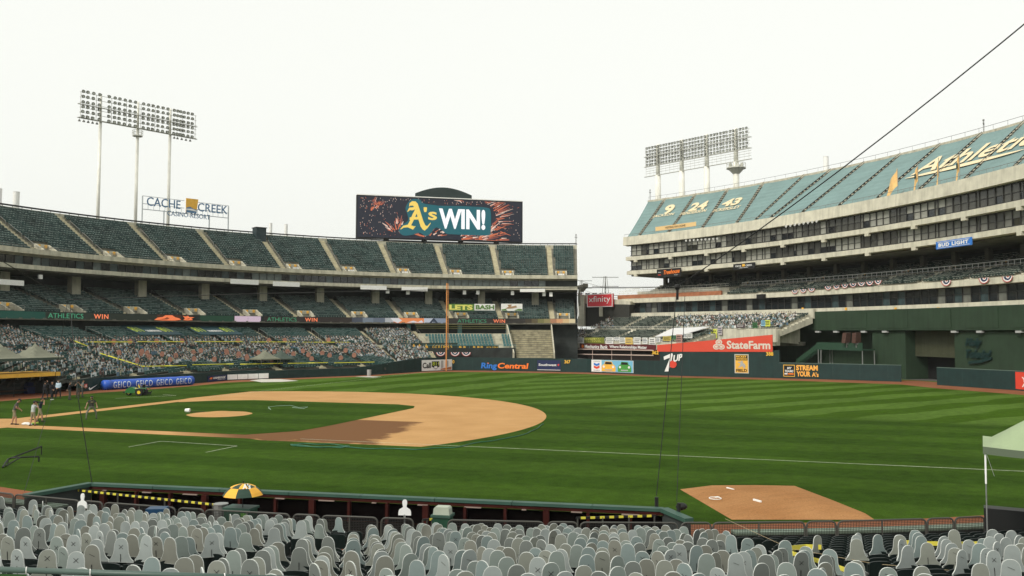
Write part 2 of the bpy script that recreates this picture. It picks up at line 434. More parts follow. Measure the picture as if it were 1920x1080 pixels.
# base paths and home circle
b = MB()
for s in (1, -1):
    d = V((0.7071, 0.7071*s, 0)); nn = V((-0.7071*s, 0.7071, 0))
    w_ = 0.85
    b.face([tuple(d*0.5+nn*w_+V((0,0,0.012))), tuple(d*27+nn*w_+V((0,0,0.012))), tuple(d*27-nn*w_+V((0,0,0.012))), tuple(d*0.5-nn*w_+V((0,0,0.012)))])
struct(b.build('base_path', infield))
flat('home_plate_circle', disc_pts(0.1, 0, 4.3), 0.016, infield)
# infield grass
ig = [(4.4, 0.8), (4.4, -0.8)]
ig = [(3.6, 2.1), (16.6, 15.1), (20.6, 15.5), (24.3, 14.4), (36.1, 2.6), (36.9, 0.0), (36.0, -2.0), (24.6, -13.3), (21.6, -15.8), (17.6, -16.3), (3.6, -2.1), (4.4, -0.9), (4.6, 0), (4.4, 0.9)]
flat('infield_grass', ig, 0.020, grass)
# foul lines and coaching box
b = MB()
for s, t0, t1 in ((1, 29.0, 99.5), (-1, 29.0, 104.0)):
    d = V((0.7071, 0.7071*s, 0)); nn = V((-0.7071*s, 0.7071, 0)); z = V((0,0,0.026))
    L = t0
    while L < t1:
        e = min(L+6.0, t1); j0 = 0.06*random.random(); wv = 0.030+0.012*random.random()
        b.face([d*L+nn*wv+z, d*e+nn*wv+z, d*e-nn*wv+z, d*L-nn*wv+z]); L = e
struct(b.build('foul_line', chalk))
b = MB()
def cline(p, q, w_=0.032, z=0.03):
    p = V(p+(z,)); q = V(q+(z,)); d = (q-p).normalized(); nn = V((-d.y, d.x, 0))*w_
    b.face([p+nn, q+nn, q-nn, p-nn])
cline((9.8,-19.7),(11.9,-17.6)); cline((11.9,-17.6),(16.0,-22.3)); cline((16.0,-22.3),(13.8,-24.4))
P = [gz(216,747.5), gz(330,742), gz(305,740)]
cline((P[0].x,P[0].y),(P[1].x,P[1].y),0.05); cline((P[1].x,P[1].y),(P[2].x,P[2].y),0.05)
struct(b.build('coach_box_line', chalk))
# pitcher's mound: low clay dome with rubber
def dome(name, cx, cy, r, h, M, top=0.0):
    b = MB(); rings = 8; n = 40
    pts = [[(cx+r*k/rings*cos(2*pi*a/n)*(1+0.02*sin(5*a)), cy+r*k/rings*sin(2*pi*a/n), 0.022+h*(cos(pi*k/rings)*0.5+0.5)) for a in range(n)] for k in range(rings+1)]
    for k in range(rings):
        for a in range(n):
            c = (a+1) % n; b.face([pts[k][a], pts[k][c], pts[k+1][c], pts[k+1][a]])
    o = b.build(name, M, smooth=True); return o
struct(dome('pitchers_mound', 18.44, 0, 2.75, 0.26, dirt_material('mound_dirt', (0.40, 0.225, 0.088), (0.47, 0.275, 0.115), 0.8)))
# bullpen mound by the near stands: clay rectangle with two rubbers
BP = [gz(1275,918), gz(1335,910.5), gz(1415,910), gz(1490,911.5), gz(1560,938), gz(1622,963), gz(1640,975), gz(1372,975)]
b = MB(); n = 14
cpt = sum((p for p in BP), V((0,0,0)))/len(BP)
for k in range(len(BP)):
    p, q = BP[k], BP[(k+1) % len(BP)]
    for r in range(6):
        f0, f1 = r/6, (r+1)/6
        def lift(p_, f): 
            x = cpt.lerp(p_, f); return (x.x, x.y, 0.014+0.2*(1-f**2))
        b.face([lift(p, f0), lift(q, f0), lift(q, f1), lift(p, f1)])
struct(b.build('bullpen_mound', mound_dirt, smooth=True))
def slab(px0, px1, w_, name, label, group=None, z=0.2):
    p = gz(*px0, z); q = gz(*px1, z); bb = MB(); bb.bar((p.x,p.y,z+0.02), (q.x,q.y,z+0.02), w_, 0.07)
    return tag(bb.build(name, white_paint), label, 'pitching rubber', group)
slab((1363,915.5),(1376,919.5),0.075,'pitching_rubber','white pitching rubber set in the bullpen clay by the grass edge',z=0.12)
slab((1413,937.5),(1427,941.5),0.075,'pitching_rubber','white pitching rubber in the middle of the bullpen clay',z=0.19)
b = MB(); c = gz(1341,934.5,0.18)
for k in range(14):
    a0, a1 = 2*pi*k/14, 2*pi*(k+1)/14
    b.tube((c.x+0.26*cos(a0), c.y+0.26*sin(a0), 0.19), (c.x+0.26*cos(a1), c.y+0.26*sin(a1), 0.19), 0.018, n=5)
b.box((c.x+0.2, c.y+0.12, 0.20), 0.2, 0.13, 0.03)
tag(b.build('plate_marker', white_paint), 'white ring marker lying on the bullpen clay', 'marker')
# garden hose left along the dirt edge
hose = mat('green_hose', (0.02, 0.11, 0.06), 0.4)
b = MB()
hp = [(545,833),(570,832),(620,833),(655,836),(640,839),(600,838),(545,834),(560,837),(640,838),(700,841),(780,842),(850,839),(900,829),(950,822),(990,812),(1010,801),(1022,792)]
pts = []
for a, c_ in zip(hp[:-1], hp[1:]):
    for k in range(4):
        f = k/4; pts.append((a[0]+(c_[0]-a[0])*f, a[1]+(c_[1]-a[1])*f+0.7*sin(len(pts)*1.3)))
b.path([gz(x, y, 0.04) for x, y in pts], 0.035, 5)
tag(b.build('garden_hose', hose), 'green garden hose snaking along the outer edge of the infield dirt', 'hose')
b = MB()
hp = [(503,765),(508,768),(503,763),(520,761),(545,760),(560,764),(577,763),(570,766),(548,764)]
b.path([gz(x, y, 0.05) for x, y in hp], 0.02, 5)
tag(b.build('garden_hose', mat('pale_hose', (0.25,0.35,0.28), 0.5)), 'thin pale hose loosely coiled on the infield grass', 'hose')
# ------------------------------------------------------------------ far curved grandstand
AIS = [62.0, 69.7, 77.25, 84.75, 92.45, 100.2, 107.8, 115.75, 123.7, 131.8, 139.6]
TH0, TH1 = 58.2, 148.0
def boxv(x0, x1, y0, y1, z0, z1):
    v = [(x, y, z) for z in (z0, z1) for y in (y0, y1) for x in (x0, x1)]
    f = [(4,5,7,6),(0,1,5,4),(2,6,7,3),(0,4,6,2),(1,3,7,5)]
    return v, f
# folded stadium seat as seen from the field (x along the row, y outward/back, z up)
SEAT_V, SEAT_F, SEAT_M = [], [], []
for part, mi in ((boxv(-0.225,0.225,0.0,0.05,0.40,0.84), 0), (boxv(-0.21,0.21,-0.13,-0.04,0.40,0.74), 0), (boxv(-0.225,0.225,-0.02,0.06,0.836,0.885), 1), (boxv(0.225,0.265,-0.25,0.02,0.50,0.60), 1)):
    o = len(SEAT_V); SEAT_V += part[0]; SEAT_F += [tuple(a+o for a in q) for q in part[1]]; SEAT_M += [mi]*len(part[1])
SEAT_M2 = [0]*len(SEAT_M)
def put(mb, tv, tf, tm, C, R, th, z, turn=0.0, tilt=0.0, sc=1.0):
    a = radians(th)+turn; ca, sa = cos(radians(th)), sin(radians(th)); cb, sb = cos(a), sin(a)
    ox, oy = C[0]+R*ca, C[1]+R*sa; i = len(mb.v)
    for x, y, zz in tv:
        x *= sc; y = (y+tilt*zz)*sc
        mb.v.append((ox - sb*(-x) * 1.0 + cb*y if False else ox + x*sb + y*cb, oy - x*cb + y*sb, z+zz*sc))
    mb.f += [tuple(i+k for k in q) for q in tf]; mb.m += tm
def seat_rows(mb, C, rows, t0, t1, skip=None, pitch=0.52, zf=None):
    for (R, z) in rows:
        st = degrees(pitch/R); t = t0+st*0.5
        while t < t1-st*0.4:
            if skip is None or not skip(R, t): put(mb, SEAT_V, SEAT_F, SEAT_M if random.random() < 0.8 else SEAT_M2, C, R, t, (zf(R, t) if zf else z)+random.uniform(-0.02, 0.02), turn=random.uniform(-0.03, 0.03))
            t += st
def stair_profile(rows, depth, zb):
    pr = []
    for (R, z) in rows: pr += [(R-depth*0.55, z), (R+depth*0.45, z)]
    return pr + [(rows[-1][0]+depth*0.45, zb+(rows[-1][1]-rows[0][1])), (rows[0][0]-depth*0.55, zb)]
tread = mat('terrace_concrete', (0.21, 0.205, 0.165), 0.9, var=0.25, vscale=0.8)
window_frame_m = mat('window_frame', (0.03, 0.03, 0.028), 0.5)

GS = thing('grandstand', 'long curved far grandstand with two green seating decks, dark window band and concrete ledges', 'grandstand', (CL[0], CL[1], 0))
GS.location = (0, 0, 0)
UP_R0, UP_R1, UP_Z0, UP_Z1, NU = 87.2, 99.2, 19.25, 26.75, 18
up_rows = [(UP_R0+(UP_R1-UP_R0)*k/(NU-1), UP_Z0+(UP_Z1-UP_Z0)*k/(NU-1)) for k in range(NU)]
b = MB(); b.sweep(CL, stair_profile(up_rows, (UP_R1-UP_R0)/(NU-1), 18.6), TH0, TH1, 90); b.build('upper_terrace', tread, GS)
b = MB(); b.sweep(CL, [(99.6,26.6),(100.1,26.6),(100.1,27.75),(99.6,27.75)], TH0, TH1, 90); b.build('rim_wall', concrete, GS)
b = MB(); b.sweep(CL, [(99.7,28.0),(100.3,28.0),(100.3,28.2),(99.7,28.2)], TH0, TH1, 90)
for k in range(92):
    t = TH0+(TH1-TH0)*k/91; b.tube(pol(CL,100.0,t,27.7), pol(CL,100.0,t,28.1), 0.05, n=4)
b.build('rim_rail', black, GS)
b = MB(); b.sweep(CL, [(85.6,18.95),(86.9,18.95),(86.9,19.3),(86.0,19.3),(86.0,19.72),(85.6,19.72)], TH0, TH1, 90); b.build('front_fascia', concrete, GS)
b = MB()
b.sweep(CL, [(85.75,20.05),(85.8,20.05),(85.8,20.1),(85.75,20.1)], TH0, TH1, 90)
k = TH0
while k < TH1: b.tube(pol(CL,85.8,k,19.7), pol(CL,85.8,k,20.08), 0.025, n=4); k += 1.1
b.build('front_rail', rail_gray, GS)
# window band
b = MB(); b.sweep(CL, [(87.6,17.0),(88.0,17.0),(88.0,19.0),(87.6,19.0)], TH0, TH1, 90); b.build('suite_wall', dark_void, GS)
b = MB(); t = TH0+4.6; wf = []
wst = degrees(1.55/87.2)
while t < TH1-1: wf.append(t); t += wst
for t in wf: b.ob(pol(CL,87.15,t,17.98), (pol(CL,1,t)-pol(CL,0,t))*0.06, V((-sin(radians(t)),cos(radians(t)),0))*0.035, (0,0,0.98))
b.sweep(CL, [(87.1,18.86),(87.25,18.86),(87.25,18.96),(87.1,18.96)], TH0+4.6, TH1, 90)
b.sweep(CL, [(87.1,17.0),(87.25,17.0),(87.25,17.1),(87.1,17.1)], TH0+4.6, TH1, 90)
b.build('window_frame', window_frame_m, GS)
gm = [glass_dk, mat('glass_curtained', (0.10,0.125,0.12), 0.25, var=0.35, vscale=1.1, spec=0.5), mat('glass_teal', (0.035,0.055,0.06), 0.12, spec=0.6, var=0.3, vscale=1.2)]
pm = []
for q in gm:
    bb = MB(); bb.box((0,0,0), 1.48, 0.04, 1.78); pm.append(bb.mesh('window_pane', q))
for t in wf[:-1]:
    tt = t+wst/2; x = pol(CL,87.22,tt,17.98)
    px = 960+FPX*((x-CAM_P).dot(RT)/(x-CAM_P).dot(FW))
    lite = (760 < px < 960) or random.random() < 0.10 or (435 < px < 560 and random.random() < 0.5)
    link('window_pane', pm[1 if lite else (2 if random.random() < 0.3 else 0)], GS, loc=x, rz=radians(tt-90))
b = MB(); b.sweep(CL, [(83.7,16.42),(88.0,16.42),(88.0,17.0),(84.1,17.0),(84.1,17.08),(83.7,17.08)], TH0, TH1, 90); b.build('suite_ledge', concrete, GS)
# recess behind the club deck
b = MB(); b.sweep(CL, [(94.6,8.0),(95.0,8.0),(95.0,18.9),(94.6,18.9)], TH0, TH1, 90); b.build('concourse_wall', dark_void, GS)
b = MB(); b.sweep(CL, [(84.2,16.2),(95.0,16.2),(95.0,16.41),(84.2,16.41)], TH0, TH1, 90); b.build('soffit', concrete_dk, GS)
colm = MB(); colm.box((0,0,0), 1.3, 1.5, 3.3); colme = colm.mesh('column', concrete)
for t in AIS: link('column', colme, GS, loc=pol(CL, 89.6, t+2.2, 14.65), rz=radians(t))
# club deck
CB_R0, CB_R1, CB_Z0, CB_Z1, NC = 80.9, 92.9, 9.75, 13.9, 15
club_rows = [(CB_R0+(CB_R1-CB_R0)*k/(NC-1), CB_Z0+(CB_Z1-CB_Z0)*k/(NC-1)) for k in range(NC)]
b = MB(); b.sweep(CL, stair_profile(club_rows, (CB_R1-CB_R0)/(NC-1), 9.1), TH0+0.3, TH1, 90); b.build('club_terrace', tread, GS)
# seats: one part for each block between two stairs
tb = [TH0+0.3]+AIS+[TH1]
for k in range(len(tb)-1):
    g0 = 0.50 if k else 0.2; mb_ = MB(); seat_rows(mb_, CL, up_rows, tb[k]+g0, tb[k+1]-0.50,
        skip=(lambda R, t, a=tb[k+1]: R < 90.0 and a-2.45 < t))
    mb_.build('seat_block', [seat_green, seat_edge_highlight], GS, kind='stuff')
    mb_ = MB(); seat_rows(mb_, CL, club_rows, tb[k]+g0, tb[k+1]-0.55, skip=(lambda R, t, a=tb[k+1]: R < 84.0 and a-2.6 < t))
    mb_.build('seat_block', [seat_green, seat_edge_highlight], GS, kind='stuff')
def stair_flight(C, rows, th, width, parent, M, rail=True, name='aisle_stair'):
    bb = MB(); rr = MB()
    for k, (R, z) in enumerate(rows):
        t = radians(th); rad = V((cos(t), sin(t), 0)); tan_ = V((-sin(t), cos(t), 0))
        dp = rows[1][0]-rows[0][0]; dz = rows[1][1]-rows[0][1]
        bb.ob(pol(C, R, th, z+0.03), rad*dp*0.5, tan_*width/2, (0,0,0.05))
        bb.ob(pol(C, R+dp*0.25, th, z+dz*0.5+0.03), rad*dp*0.25, tan_*width*0.48, (0,0,0.05+dz*0.25))
    bb.build(name, M, parent)
    if rail:
        for j in range(0, len(rows)-3, 5):
            a = rows[j]; c = rows[min(j+4, len(rows)-1)]
            p = pol(C, a[0], th, a[1]); q = pol(C, c[0], th, c[1]); u = V((0,0,0.95))
            off = V((-sin(radians(th)), cos(radians(th)), 0))*(-width*0.5)
            rr.path([p+off, p+u+off, q+u+off, q+off], 0.035, 4)
        rr.build('handrail', rail_gray, parent)
def portal(C, R0, z0, th, parent, w_=2.5, h=1.55, dpt=2.3, flip=False):
    t = radians(th); rad = V((cos(t), sin(t), 0)); tg = V((-sin(t), cos(t), 0)); up = V((0,0,1)); O = pol(C, R0, th, z0)
    bb = MB()
    for s in (-1, 1):
        e = tg*(s*w_/2)
        bb.prism([O+e, O+e+rad*dpt, O+e+rad*dpt+up*h, O+e+rad*(dpt-0.3)+up*h, O+e+up*0.45], tg*(-s*0.25))
    bb.ob(O+rad*(dpt-0.15)+up*(h-0.35), rad*0.15, tg*(w_/2-0.25), up*0.35)
    bb.build('portal', concrete, parent)
    bb = MB(); bb.ob(O+rad*(dpt+0.1)+up*0.4, rad*0.1, tg*(w_/2-0.25), up*0.42); bb.build('portal_opening', dark_void, parent)
    for s in (-1, 1):
        bb = MB(); bb.ob(O+rad*(dpt-0.33)+up*(h-0.33)+tg*(s*(w_/2-0.65)), rad*0.03, tg*0.24, up*0.24); bb.build('portal_sign', amber, parent)
    rl = MB()
    rl.path([O+tg*(w_/2)+up*0.45+rad*0.05, O+tg*(w_/2)+up*1.0+rad*0.05, O+tg*(-w_/2)+up*1.0+rad*0.05, O-tg*(w_/2)+up*0.45+rad*0.05], 0.03, 4)
    rl.build('portal_rail', rail_gray, parent)
for i, t in enumerate(AIS):
    stair_flight(CL, up_rows, t, 1.15, GS, stair_conc)
    portal(CL, 86.3, 19.3, t-1.45, GS)
    stair_flight(CL, club_rows, t, 1.1, GS, stair_conc)
    portal(CL, 80.6, 9.9, t-1.7, GS, 2.7, 1.5, 2.6)
# white cards on some portals of the far end
cardm = MB(); cardm.box((0,0,0), 1.35, 0.05, 0.55); cme = cardm.mesh('portal_card', white_paint)
for t in AIS[:6]: link('portal_card', cme, GS, loc=pol(CL, 86.45, t-1.45, 19.85), rz=radians(t-1.45-90))
# end wall of the stand
b = MB()
e0 = lambda R, z: pol(CL, R, TH0-0.15, z)
b.tube(e0(85.7,20.2), e0(100,28.3), 0.06, n=5); b.tube(e0(85.7,19.5), e0(100,27.4), 0.05, n=5)
b.tube(e0(80.4,10.6), e0(93,15.4), 0.06, n=5)
b.build('end_rail', white_paint, GS)
b = MB(); b.ob(pol(CL, 91, TH0-0.3, 15.0), V((cos(radians(TH0)), sin(radians(TH0)), 0))*3.0, V((-sin(radians(TH0)), cos(radians(TH0)), 0))*0.2, (0,0,1.8)); b.build('end_wall', concrete_dk, GS)
# white blank banners under the ledge
for k, (x0, x1, y0, y1) in enumerate([(-20,45,524,534),(432,485,524,533),(512,562,528.5,537),(676,725,535.5,543),(753,802,538,545.5),(975,1022,541,547.5)]):
    fr = frame_px((x0,y0),(x1,y1), lambda x, y: onR(x, y, 83.5, CL))
    board('blank_banner', fr, white_cloth, 'plain white rectangular banner hung on the concrete ledge below the dark window band', 'banner', 0.06, 'blank white banners on the ledge')
for k, (x, y) in enumerate([(727,546),(765,548),(871,548),(896,548),(961,549),(1033,552),(77,519),(1020,551)]):
    fr = frame_px((x-3,y-4),(x+3,y+4), lambda a, c: onR(a, c, 84.5, CL))
    board('hanging_speaker', fr, white_paint, 'small white box speaker hung under the concrete ledge', 'speaker', 0.35, 'white speakers under the ledge')

# ------------------------------------------------------------------ lower deck
WR = [(60,61),(86.6,62.0),(95.3,55.3),(104.9,55.0),(112.7,56.0),(116.6,57.3),(122,58.8),(128.8,57.2),(137.4,59.2),(146.3,61.0),(150,62.0),(155,66.5),(172,69)]
def wallR(t):
    for (a, r), (c, s) in zip(WR[:-1], WR[1:]):
        if a <= t <= c: return r+(s-r)*(t-a)/(c-a)
    return WR[0][1] if t < 60 else WR[-1][1]
low1 = [(55.6+0.84*k, 1.0+0.205*k) for k in range(18)]
def lowz(R, t):
    w_ = wallR(t)+0.7; return 1.15+(4.3-1.15)*(R-w_)/(69.9-w_)
low2 = [(71.9+0.84*k, 4.75+0.24*k) for k in range(11)]
LD = thing('lower_stand', 'lower grandstand of green seats in two banks behind the foul-side wall, filled with cutouts', 'grandstand')
ltread = mat('lower_terrace_dark', (0.075, 0.078, 0.065), 0.9, var=0.3, vscale=0.8)
def row_terrace(rows, t0, t1, name, dz, zf=None):
    bb = MB()
    for k, (R, z) in enumerate(rows):
        ts = [t0+(t1-t0)*j/80 for j in range(81)]; run = []
        for t in ts+[None]:
            if t is not None and R-0.5 > wallR(t): run.append(t)
            else:
                for ta_, tb_ in zip(run[:-1], run[1:]):
                    z0, z1 = (zf(R, ta_), zf(R, tb_)) if zf else (z, z)
                    A = [pol(CL, R-0.46, ta_, z0-dz), pol(CL, R-0.46, ta_, z0), pol(CL, R+0.40, ta_, z0)]; B = [pol(CL, R-0.46, tb_, z1-dz), pol(CL, R-0.46, tb_, z1), pol(CL, R+0.40, tb_, z1)]
                    bb.face([A[0], B[0], B[1], A[1]]); bb.face([A[1], B[1], B[2], A[2]])
                run = []
    return bb.build(name, ltread, LD)
L0, L1 = 79.0, 168.0
row_terrace(low1, L0+4, L1, 'lower_terrace', 0.45, lowz)
b = MB(); b.sweep(CL, [(70.2,4.15),(71.5,4.15),(71.5,4.75),(71.3,4.75),(71.3,4.36),(70.2,4.36)], L0+4, L1, 80); b.build('cross_aisle', concrete, LD)
row_terrace(low2, L0+4, L1, 'rear_terrace', 0.45)
LAIS = [83.0, 91.0, 98.8, 106.5, 114.3, 122.2, 130.2, 138.5, 147.0, 156.0]
for k in range(len(LAIS)-1):
    for rows in (low1, low2):
        mb_ = MB(); seat_rows(mb_, CL, rows, LAIS[k]+0.55, LAIS[k+1]-0.55, skip=lambda R, t: R-0.55 < wallR(t), pitch=0.55, zf=(lowz if rows is low1 else None))
        mb_.build('seat_block', [mat('seat_green_worn', (0.03,0.075,0.07), 0.45, var=0.35, vscale=0.35), seat_edge_highlight], LD, kind='stuff')
for t in LAIS[:-1]:
    stair_flight(CL, [(r[0], lowz(r[0], t)) for r in low1 if r[0]-0.6 > wallR(t)], t, 1.0, LD, stair_conc, rail=False)
    stair_flight(CL, low2, t, 1.0, LD, stair_conc)
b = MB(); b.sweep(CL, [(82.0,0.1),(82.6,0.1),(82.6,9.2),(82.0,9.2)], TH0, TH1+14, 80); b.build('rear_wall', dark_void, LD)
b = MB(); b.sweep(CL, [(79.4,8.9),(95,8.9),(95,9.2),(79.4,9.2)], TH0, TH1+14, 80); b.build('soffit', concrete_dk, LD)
pipe = MB(); pipe.box((0,0,0), 0.8, 0.5, 1.9); pme = pipe.mesh('concourse_box', mat('teal_duct', (0.07,0.17,0.165), 0.6, var=0.2))
for x in (766, 862, 952): link('concourse_box', pme, LD, loc=onR(x, 617, 80.6, CL), rz=radians(0))

# cardboard spectators
cols = [(0.60,0.62,0.62),(0.015,0.02,0.022),(0.09,0.15,0.21),(0.025,0.07,0.055),(0.27,0.32,0.33),(0.14,0.07,0.06),(0.36,0.36,0.25),(0.17,0.28,0.33),(0.015,0.045,0.045),(0.36,0.42,0.44)]
crowd_m = [mat('print_%d' % i, c, 0.6) for i, c in enumerate(cols)] + [mat('skin_print_%d' % i, c, 0.6) for i, c in enumerate([(0.38,0.28,0.22),(0.22,0.15,0.12),(0.46,0.37,0.31)])] + [mat('hair_print_%d' % i, c, 0.6) for i, c in enumerate([(0.012,0.012,0.012),(0.06,0.045,0.035),(0.02,0.07,0.06)])]
def cut_template(sh, tw):
    vs, fs, ms = [], [], []
    def poly(pts, mi, y0, y1):
        i = len(vs); n = len(pts)
        vs.extend([(x, y0, z) for x, z in pts]); vs.extend([(x, y1, z) for x, z in pts])
        fs.append(tuple(range(i, i+n))); ms.append(mi)
        for k in range(n):
            j = (k+1) % n; fs.append((i+k, i+j, i+n+j, i+n+k)); ms.append(mi)
    poly([(-tw,0.42),(tw,0.42),(tw,0.78),(tw*0.6,0.92),(-tw*0.6,0.92),(-tw,0.78)], 0, -0.16, -0.13)
    poly([(-0.08,0.90),(0.08,0.90),(0.115,1.0),(0.105,1.10),(-0.105,1.10),(-0.115,1.0)], 1, -0.165, -0.13)
    poly([(-0.112,1.09),(0.112,1.09),(0.085,1.19),(-0.085,1.19)], 2, -0.165, -0.13)
    return vs, fs, ms
CT = [cut_template(0.44, 0.23), cut_template(0.4, 0.20), cut_template(0.45, 0.25)]
def pxof(p):
    d = p-CAM_P; z = d.dot(FW); return 960+FPX*d.dot(RT)/z, 540-FPX*d.dot(UP)/z
def crowd(name, rows, t0, t1, test, C, label, seed, pitch=0.55, sc=1.0, zf=None):
    random.seed(seed); mb_ = MB()
    for (R, z) in rows:
        st = degrees(pitch/R); t = t0+st*0.5
        while t < t1:
            p = pol(C, R, t, z); x, y = pxof(p)
            if test(R, t, x, y):
                tv, tf, tm = random.choice(CT); ci = random.choice([0,0,0,1,2,3,4,4,5,6,7,8,9,9,1]); hi = 10+random.randrange(3); ha = 13+random.choice([0,0,1,2,2])
                put(mb_, tv, tf, [(ci, hi, ha)[q] for q in tm], C, R, t, (zf(R, t) if zf else z)+random.uniform(-0.05,0.06), turn=random.uniform(-0.3,0.3), tilt=random.uniform(-0.02,0.12), sc=sc*random.uniform(0.95,1.12))
            t += st
    o = mb_.build(name, crowd_m, None, kind='stuff'); tag(o, label, 'fan cutouts'); return o
def near_aisle(t): return any(abs(t-a) < 0.6 for a in LAIS)
def t1(R, t, x, y):
    if near_aisle(t) or R-0.55 < wallR(t) or random.random() < 0.10: return False
    if 99 < t < 131 and R < 62.2: return False           # empty front rows
    if 92 < t < 99 and R < 60.8: return False
    if 130 <= t < 139 and R < 60.5+ (139-t)*0.6*0.0: return False
    return True
def t2(R, t, x, y):
    if near_aisle(t) or random.random() < 0.07: return False
    if t > 138.6 or t < 91: return True
    return R < 75.0
crowd('fan_cutouts', low1, L0+4.3, 160, t1, CL, 'mass of printed cardboard fan cutouts in the front bank of the far lower stand', 5, sc=0.96, zf=lowz)
crowd('fan_cutouts', low2, L0+4.3, 160, t2, CL, 'mass of printed cardboard fan cutouts in the rear bank of the far lower stand', 6, sc=0.92)
# round orange cutouts among them
om = mat('orange_print', (0.46, 0.22, 0.155), 0.6, var=0.2)
od = MB(); od.prism([(0.42*cos(2*pi*k/14), 0, 0.42*sin(2*pi*k/14)) for k in range(14)], (0, 0.03, 0)); ome = od.mesh('orange_disc', om)
def on_rows(px, py, rows):
    best = None
    for (R, z) in rows:
        th_ = thR(px, py, R, CL); zz = lowz(R, th_) if rows is low1 else z
        p = onR(px, py, R, CL); e = abs(p.z-(zz+0.9))
        if best is None or e < best[0]: best = (e, R, zz, th_)
    return best
for (x, y) in [(211,646),(242,643),(292,643),(340,643),(445,643),(255,692-13),(262,665),(274,662),(278,669),(302,667),(317,675),(264,659),(221,664),(328,668),(361,663),(375,660),(362,673),(424,663),(446,668),(462,674),(400,675),(503,645),(533,643),(615,645),(423,659),(446,663),(483,662),(513,661),(538,660),(549,664),(577,665),(583,673),(603,663),(617,667),(647,657),(663,668),(638,672),(671,660),(567,658),(461,669),(494,675),(508,675)]:
    rows = low2 if y < 652 else low1
    e, R, z, t = on_rows(x, y, rows)
    o = link('orange_disc', ome, None, loc=pol(CL, R-0.22, t, z+1.0), rz=radians(t-90))
    tag(o, 'round orange disc cutout standing among the printed fan cutouts of the far lower stand', 'disc cutout', 'orange discs in the far crowd')
# tarpaulins with number print over the rear bank
tarp_m = mat('dark_teal_tarp', (0.018, 0.05, 0.06), 0.6, var=0.15, vscale=2)
lime = mat('lime_print', (0.45, 0.55, 0.05), 0.6)
for k, (x0, x1, s) in enumerate([(250,343,1),(363,455,1)]):
    ta, tb_ = thR(x0, 630, 79, CL), thR(x1+12, 638, 76, CL)
    A = pol(CL, 75.3, thR(x0+13,639,75.3), 6.75); B = pol(CL, 75.3, thR(x1+2,639,75.3), 6.75); T = pol(CL, 80.6, thR(x0-2,628,80.6), 8.25)
    fr = Frame(A, B-A, T-A - (B-A)*((T-A).dot(B-A)/(B-A).dot(B-A)), (B-A).length, 5.6)
    o = board('number_tarp', fr, tarp_m, ['dark teal tarpaulin with lime numbers stretched over rear seats, closer to the dugout tent', 'dark teal tarpaulin with lime numbers stretched over rear seats, closer to the foul pole'][k], 'tarpaulin', 0.05)
    letter(fr, '811', 0.05, 0.30, 0.20, 0.5, lime, o, bold=0.0, d=0.04); letter(fr, '811', 0.70, 0.30, 0.20, 0.5, lime, o, bold=0.0, d=0.04)
    letter(fr, 'CALL BEFORE YOU DIG', 0.32, 0.32, 0.32, 0.16, white_paint, o, d=0.04)
# yellow tape lines
def tape(pts, label, r=0.06):
    bb = MB()
    for a, c in zip(pts[:-1], pts[1:]): bb.bar(a, c, 0.05, r*2)
    return tag(bb.build('yellow_tape', yellow), label, 'tape', 'yellow tape in the far lower stand')
def tl(x0, y0, x1, y1, rows, label):
    q = []
    for k in range(7):
        x = x0+(x1-x0)*k/6; y = y0+(y1-y0)*k/6; e, R, z, t = on_rows(x, y, rows); q.append(onR(x, y, R-0.3, CL))
    tape(q, label)
tl(187,662,268,687,low1,'yellow tape running down beside the stair through the front bank of cutouts')
tl(137,638,172,652,low2,'yellow tape sloping down beside the stair of the rear bank')
for x0, x1, y in [(268,350,686),(361,438,683),(450,530,682),(540,615,680.5),(627,702,679.5)]: tl(x0,y+0.8,x1,y-0.8,low1,'straight yellow tape strung along the empty front rows')
for x0, x1, y in [(165,248,641),(258,345,640.5),(365,455,640.5),(470,558,641),(568,655,641.5)]: tl(x0,y,x1,y,low2,'straight yellow tape strung along a row of the rear bank')
# ------------------------------------------------------------------ field walls, far dugout, ribbon board, wall signs
def gpts(L): return [gz(*q) for q in L]
def wall_thing(name, label, px, hts, M, thick=0.35, cap=None, cat='wall', joints=0):
    pts = gpts(px); t = thing(name, label, cat)
    bb = MB(); bb.wall(pts, [(-0.02, h) for h in hts], thick, side=1, m=0); bb.build('padding', M, t)
    if cap:
        bb = MB(); bb.wall([p+V((0,0,0)) for p in pts], [(h+0.002, h+0.07) for h in hts], thick+0.06, side=1); bb.build('top_rail', cap, t)
    if joints:   # seams between the padding panels
        bb = MB(); acc = 0
        for (p, q, h0, h1) in zip(pts[:-1], pts[1:], hts[:-1], hts[1:]):
            d = q-p; L = d.length; k = joints-acc
            while k < L:
                x = p+d*(k/L); h = h0+(h1-h0)*k/L; nn = V((d.y, -d.x, 0)).normalized()
                bb.ob((x.x+nn.x*0.005, x.y+nn.y*0.005, h/2), d.normalized()*0.018, nn*0.012, (0,0,h/2-0.03)); k += joints
            acc = (acc+L) % joints
        bb.build('panel_seam', mat('pad_seam', (0.02,0.045,0.042), 0.7), t)
    return t
wall_thing('outfield_wall', 'dark green padded foul-side wall in front of the far lower stand', [(148,735.5),(185,731),(270,725),(355,720),(425,713.5),(505,710.5)], [1.55,1.5,1.45,1.4,1.4,1.35], pad_green, 0.3, joints=3)
wall_thing('outfield_wall', 'low dark green wall by the far bullpen that rises towards the foul pole', [(505,710.5),(600,707),(660,704.8),(700,703),(745,700),(790,697)], [1.3,1.25,1.3,1.6,2.1,2.55], pad_green, 0.3, joints=3)
wall_thing('outfield_wall', 'dark green padded left-field wall carrying the row of printed signs', [(790,697),(836,694.5),(905,695),(1000,696.5),(1100,698.5),(1240,704)], [2.5,2.45,2.45,2.45,2.45,2.45], pad_green, 0.3, joints=4)
